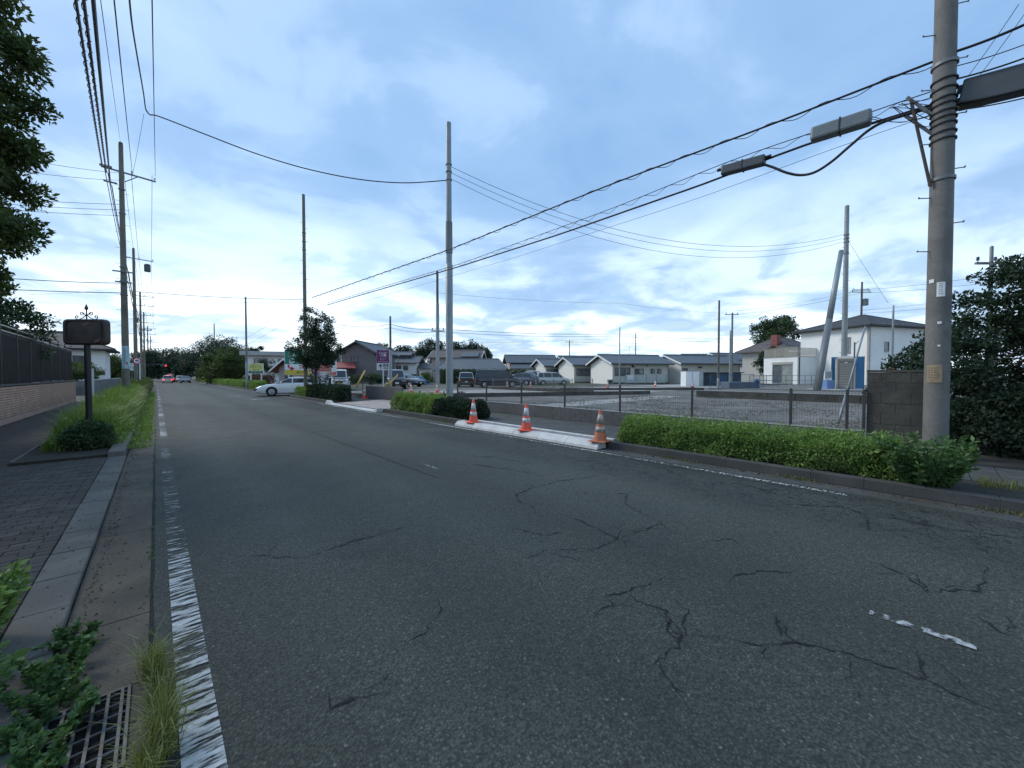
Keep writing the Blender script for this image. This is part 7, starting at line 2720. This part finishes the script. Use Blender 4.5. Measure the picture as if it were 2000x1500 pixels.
main = sight([(612, 581), (880, 487), (1200, 356), (1500, 243), (1838, 108)], Db, Dp, 60)
cable("power_cable", "thick twisted power cable from the bare pole to the stained concrete pole", main, .021)
cable("lashing_wire", "thin wire twisted round the power cable of the stained concrete pole", spiral(main, .055, 34, .006, .03), .008, n=4)
m2 = sight([(640, 592), (900, 515), (1200, 405), (1400, 322), (1500, 283), (1580, 262), (1700, 213), (1780, 185), (1838, 168)], Db - .5, Dp, 60)
cable("messenger_wire", "messenger wire carrying the telephone splice boxes by the stained pole", m2, .009)
cable("lashing_wire", "thin loops hanging along the telephone messenger wire", spiral(m2, .05, 42, .006, .06), .006, n=4)
m3 = sight([(640, 596), (700, 578), (900, 520), (1100, 455), (1300, 384), (1410, 346), (1500, 305), (1600, 270), (1700, 238), (1838, 195)], Db - .5, Dp, 60)
cable("telephone_cable", "thick black telephone cable rising to the stained concrete pole", m3, .024)
m4 = sight([(640, 610), (1000, 505), (1400, 375), (1600, 295), (1838, 214)], Db - .5, Dp, 40)
cable("thin_wire", "thin drop wire below the thick telephone cable", m4, .005, None, M_cable_g, n=4)
# slack loop beneath the closures
f0 = [(1488, 320), (1510, 327), (1535, 337), (1563, 342), (1592, 336), (1625, 315), (1660, 285), (1700, 252), (1740, 233), (1838, 205)]
loop = []
for u, v in f0:
    f = (u - 640) / (1838 - 640)
    a0, a1 = spot(640, Db - .5), spot(1838, Dp)
    # depth of the span plane at this sight line
    best = min((abs(1000 + F * ((a0.lerp(a1, k / 400)).x * cs - (a0.lerp(a1, k / 400)).y * sn) / ((a0.lerp(a1, k / 400)).x * sn + (a0.lerp(a1, k / 400)).y * cs) - u), k) for k in range(401))[1]
    q = a0.lerp(a1, best / 400)
    loop.append(pt(u, v, q.x * sn + q.y * cs))


def dense(pts, k=6):
    out = []
    P_ = [pts[0]] + list(pts) + [pts[-1]]
    for i in range(1, len(P_) - 2):
        p0, p1, p2, p3 = P_[i - 1], P_[i], P_[i + 1], P_[i + 2]
        for j in range(k):
            t_ = j / k
            out.append(0.5 * ((2 * p1) + (p2 - p0) * t_ + (2 * p0 - 5 * p1 + 4 * p2 - p3) * t_ * t_ + (3 * p1 - p0 - 3 * p2 + p3) * t_ ** 3))
    out.append(P_[-2])
    return out


cable("telephone_cable", "slack black cable loop hanging between splice box and stained pole", dense(loop), .026)


def span_depth(u, ua, da, ub, db):
    a0, a1 = spot(ua, da), spot(ub, db)
    lo, hi = 0.0, 1.0
    for _ in range(40):
        mid = (lo + hi) / 2
        q = a0.lerp(a1, mid)
        uu = 1000 + F * (q.x * cs - q.y * sn) / (q.x * sn + q.y * cs)
        if uu < u:
            lo = mid
        else:
            hi = mid
    return q.x * sn + q.y * cs


def closure(label, ua, va, ub, vb, hgt, m, ends=True):
    da, db = span_depth(ua, 640, Db - .5, 1838, Dp), span_depth(ub, 640, Db - .5, 1838, Dp)
    A_, B_ = pt(ua, va, da), pt(ub, vb, db)
    t = thing("splice_box", label, "splice box", A_.lerp(B_, .5))
    dv = (B_ - A_)
    L_ = dv.length
    yaw = math.atan2(dv.y, dv.x)
    pit = math.asin(dv.z / L_)
    t.rotation_euler = (0, -pit, yaw)
    o = MB().bx(-L_ / 2, L_ / 2, -hgt * .45, hgt * .45, -hgt / 2, hgt / 2).build("case", m, t)
    bv_ = o.modifiers.new("bevel", "BEVEL")
    bv_.width = hgt * .16
    bv_.segments = 2
    MB().bx(-.012, .012, -hgt * .47, hgt * .47, -hgt * .52, hgt * .52).build("strap", M_cable, t)
    if ends:
        for s in (-1, 1):
            MB().tube([(s * L_ / 2, 0, hgt * .22), (s * (L_ / 2 + .1), 0, hgt * .25)], .035, 8).build("end_clamp", M_cable, t)
    MB().bx(-L_ * .46, L_ * .46, -.01, .01, hgt * .5, hgt * .5 + .02).build("hanger", M_cable, t)
    return t


closure("dark splice box hanging on the cables farther from the stained pole", 1410, 335, 1495, 312, .21, M_closure)
closure("pale grey long splice box hanging on the cables near the stained pole", 1584, 266, 1703, 228, .26, M_closure_g, False)
# clips along the messenger
# lines running past the pole to the right
for i, (va, ub, vb, r_, lab_) in enumerate(((108, 2080, 10, .022, "thick twisted power cable leaving the stained pole to the right"), (135, 2080, 55, .008, "thin wire leaving the stained pole above the dark case"), (160, 2080, 82, .014, "black cable leaving the stained pole just above the dark case"),
                                        (205, 2080, 150, .022, "thick cable running under the dark case"), (218, 2080, 170, .01, "thin cable under the dark case"))):
    A_, B_ = pt(1842, va, Dp), pt(ub, vb, Dp - .9)
    cable("overhead_cable", lab_, catenary(A_, B_, .05, 14), r_)
dk_ = thing("cable_case", "large dark cable case hung on the right of the stained pole", "cable case", (0, 0, 0))
A_, B_ = pt(1876, 187, Dp - .06), pt(2060, 140, Dp - .75)
dv = B_ - A_
dk_.location = A_.lerp(B_, .5)
dk_.rotation_euler = (0, -math.asin(dv.z / dv.length), math.atan2(dv.y, dv.x))
o = MB().bx(-dv.length / 2, dv.length / 2, -.11, .11, -.21, .21).build("case", M_closure, dk_)
o.modifiers.new("bevel", "BEVEL").width = .02
MB().bx(-dv.length / 2 - .05, -dv.length / 2 + .02, -.05, .05, -.15, -.05).build("clamp", M_cable, dk_)
MB().bx(-dv.length / 2 - .05, -dv.length / 2 + .02, -.05, .05, .05, .15).build("clamp", M_cable, dk_)
for i, (ua, va, ub, vb) in enumerate(((1890, 150, 1990, 8), (1900, 165, 2020, 0))):
    cable("drop_wire", "thin drop wire rising steeply right of the stained pole", catenary(pt(ua, va, Dp + .4), pt(ub, vb, Dp - .3), .02, 8), .005, "steep drop wires by the stained pole", M_cable_g, n=4)
# loose thin wires tangled at the pole
for i in range(9):
    u0 = random.uniform(1690, 1780)
    v0 = 233 - (u0 - 1690) * .45
    A_ = pt(u0, v0, Dp + .35)
    B_ = pt(1838, random.uniform(180, 280), Dp)
    mid = A_.lerp(B_, .5) + Vector((0, 0, random.uniform(-.25, .12)))
    cable("loose_wire", "thin loose wire tangled where the cables meet the stained pole", dense([A_, mid, B_], 8), .006, "loose wires at the stained pole", n=4)

# three wires from the galvanised pole to the braced steel pole
for va, vb, sg_, r_ in ((326, 459, 2.1, .011), (338, 466, 2.15, .010), (350, 473, 2.3, .010)):
    A_, B_ = pt(882, va, 20.0), pt(1645, vb, 26.6)
    cable("service_wire", "service wire sagging from the galvanised pole to the braced steel pole", catenary(A_, B_, sg_, 30), r_, "service wires between the galvanised poles", n=4)
# heavy service drop crossing the road to the galvanised pole
A_ = pt(285, 214, 17.0)
B_ = pt(874, 352, 20.0)
cable("service_drop", "heavy black service cable crossing the road to the galvanised pole", dense([A_, pt(293, 224, 17.0), pt(312, 228, 17.1), pt(400, 262, 17.5), pt(500, 300, 18), pt(600, 330, 18.6), pt(700, 350, 19.1), pt(790, 357, 19.6), B_], 7), .026)
cable("service_drop", "heavy black cable coming down overhead to the service drop clamp", dense([pt(248, -60, 9), pt(257, 40, 11), pt(268, 110, 13), pt(280, 180, 15.5), A_, pt(293, 224, 17.0)], 7), .022)
cable("stay_wire", "thin stay from the service drop clamp back to the advertising pole", catenary(pt(281, 222, 17.0), pt(258, 345, 22.0), .1, 8), .007, None, M_cable_g, n=4)
# cross lines from the advertising pole to the bare pole
p0 = LP[0][1]
D0 = p0.x * sn + p0.y * cs
for va, vb, r_ in ((568, 585, .016), (583, 590, .009)):
    cable("cross_line", "dark line crossing the road from the advertising pole to the bare pole", catenary(pt(250, va, D0), pt(594, vb, Db), .12, 20), r_, "lines crossing the road", M_cable_g, n=4)
for va, vb, r_ in ((632, 684, .013), (612, 672, .013)):
    cable("cross_line", "twin line falling from the bare pole towards the trees ahead", catenary(pt(594, va - 26, Db), pt(455, vb, 60), .3, 16), r_, "lines falling towards the trees", M_cable_g, n=4)
# middle distance lines past the slim poles to the right
for k, (vs_, r_) in enumerate((((634, 633, 642, 652, 662, 668), .016), ((640, 640, 648, 656, 668, 676), .013), ((572, 572, 572, 592, 612, 622), .008))):
    us_ = (660, 763, 855, 1210, 1429, 1680)
    ds_ = (28.5, 29.5, 28, 36, 44, 48)
    for j in range(5):
        if k == 2 and j < 2:
            continue
        cable("distribution_line", "line strung between the slim poles across the building plots", catenary(pt(us_[j], vs_[j], ds_[j]), pt(us_[j + 1], vs_[j + 1], ds_[j + 1]), .18, 12), r_, "lines across the building plots", M_cable_g, n=4)
for k, (va, vb) in enumerate(((566, 530), (572, 545), (606, 566), (612, 580))):
    cable("distribution_line", "line running from the crossarmed pole behind the white house to the right", catenary(pt(1680, va, 48), pt(1990, vb, 30), .2, 14), .014, "lines right of the crossarmed pole", M_cable_g, n=4)
for k, (va, vb) in enumerate(((566, 604), (572, 611))):
    cable("distribution_line", "line from the crossarmed pole behind the white house to the twin-arm pole", catenary(pt(1429, vb + 4, 44), pt(1680, va, 48), .3, 14), .013, "lines left of the crossarmed pole", M_cable_g, n=4)
cable("stay_wire", "stay wire slanting down from the braced steel pole", catenary(pt(1652, 462, 26.6), pt(1735, 592, 22), .05, 6), .008, None, M_cable_g, n=4)
for k, (ua, va, ub, vb, d_) in enumerate(((880, 690, 1240, 658, 84), (1110, 668, 1420, 668, 82), (1112, 672, 1420, 676, 82))):
    cable("distant_line", "faint distant line above the tiled roofs", catenary(pt(ua, va - 20 * (k == 0), d_), pt(ub, vb, d_), .3, 10), .016, "distant lines over the roofs", M_cable_g, n=4)
for k, (va, vb) in enumerate(((640, 712), (575, 640))):
    cable("distant_line", "faint line crossing low behind the left pole row", catenary(pt(60, va, 45), pt(246 + 30, va - 20, 48), .3, 10), .014, "faint lines behind the left poles", M_cable_g, n=4)

# dead leaves and grit caught along the kerbs
M_litter = leaf_mat("dead_leaf", (0.035, 0.022, 0.012), (0.14, 0.095, 0.045), 0.1, 0.85)
n = 1500
yv = 1.8 + 13 * rng.uniform(0, 1, n) ** 1.4
xv = np.where(rng.uniform(0, 1, n) < .55, -0.40 + np.abs(rng.normal(0, .05, n)), rng.uniform(-.9, -.06, n))
zv = np.where(xv < -.455, 0.058, 0.004)
o = finish("leaf_litter", leaf_mesh("leaf_litter", np.column_stack([xv, yv, zv]), np.column_stack([rng.normal(size=(n, 2)), np.full(n, .02)]), 0.02, .55, 0.0, 0.05), M_litter)
tag(o, "scattered brown leaf litter along the left gutter and kerb", "leaf litter", kind="stuff")
n = 1200
yv = rng.uniform(-1, 16, n)
xv = 7.2 - np.abs(rng.normal(0, .10, n))
o = finish("leaf_litter", leaf_mesh("leaf_litter", np.column_stack([xv, yv, np.full(n, .008)]), np.column_stack([rng.normal(size=(n, 2)), np.full(n, .02)]), 0.03, .55, 0.0, 0.05), M_litter)
tag(o, "scattered brown leaf litter at the foot of the right kerb", "leaf litter", kind="stuff")
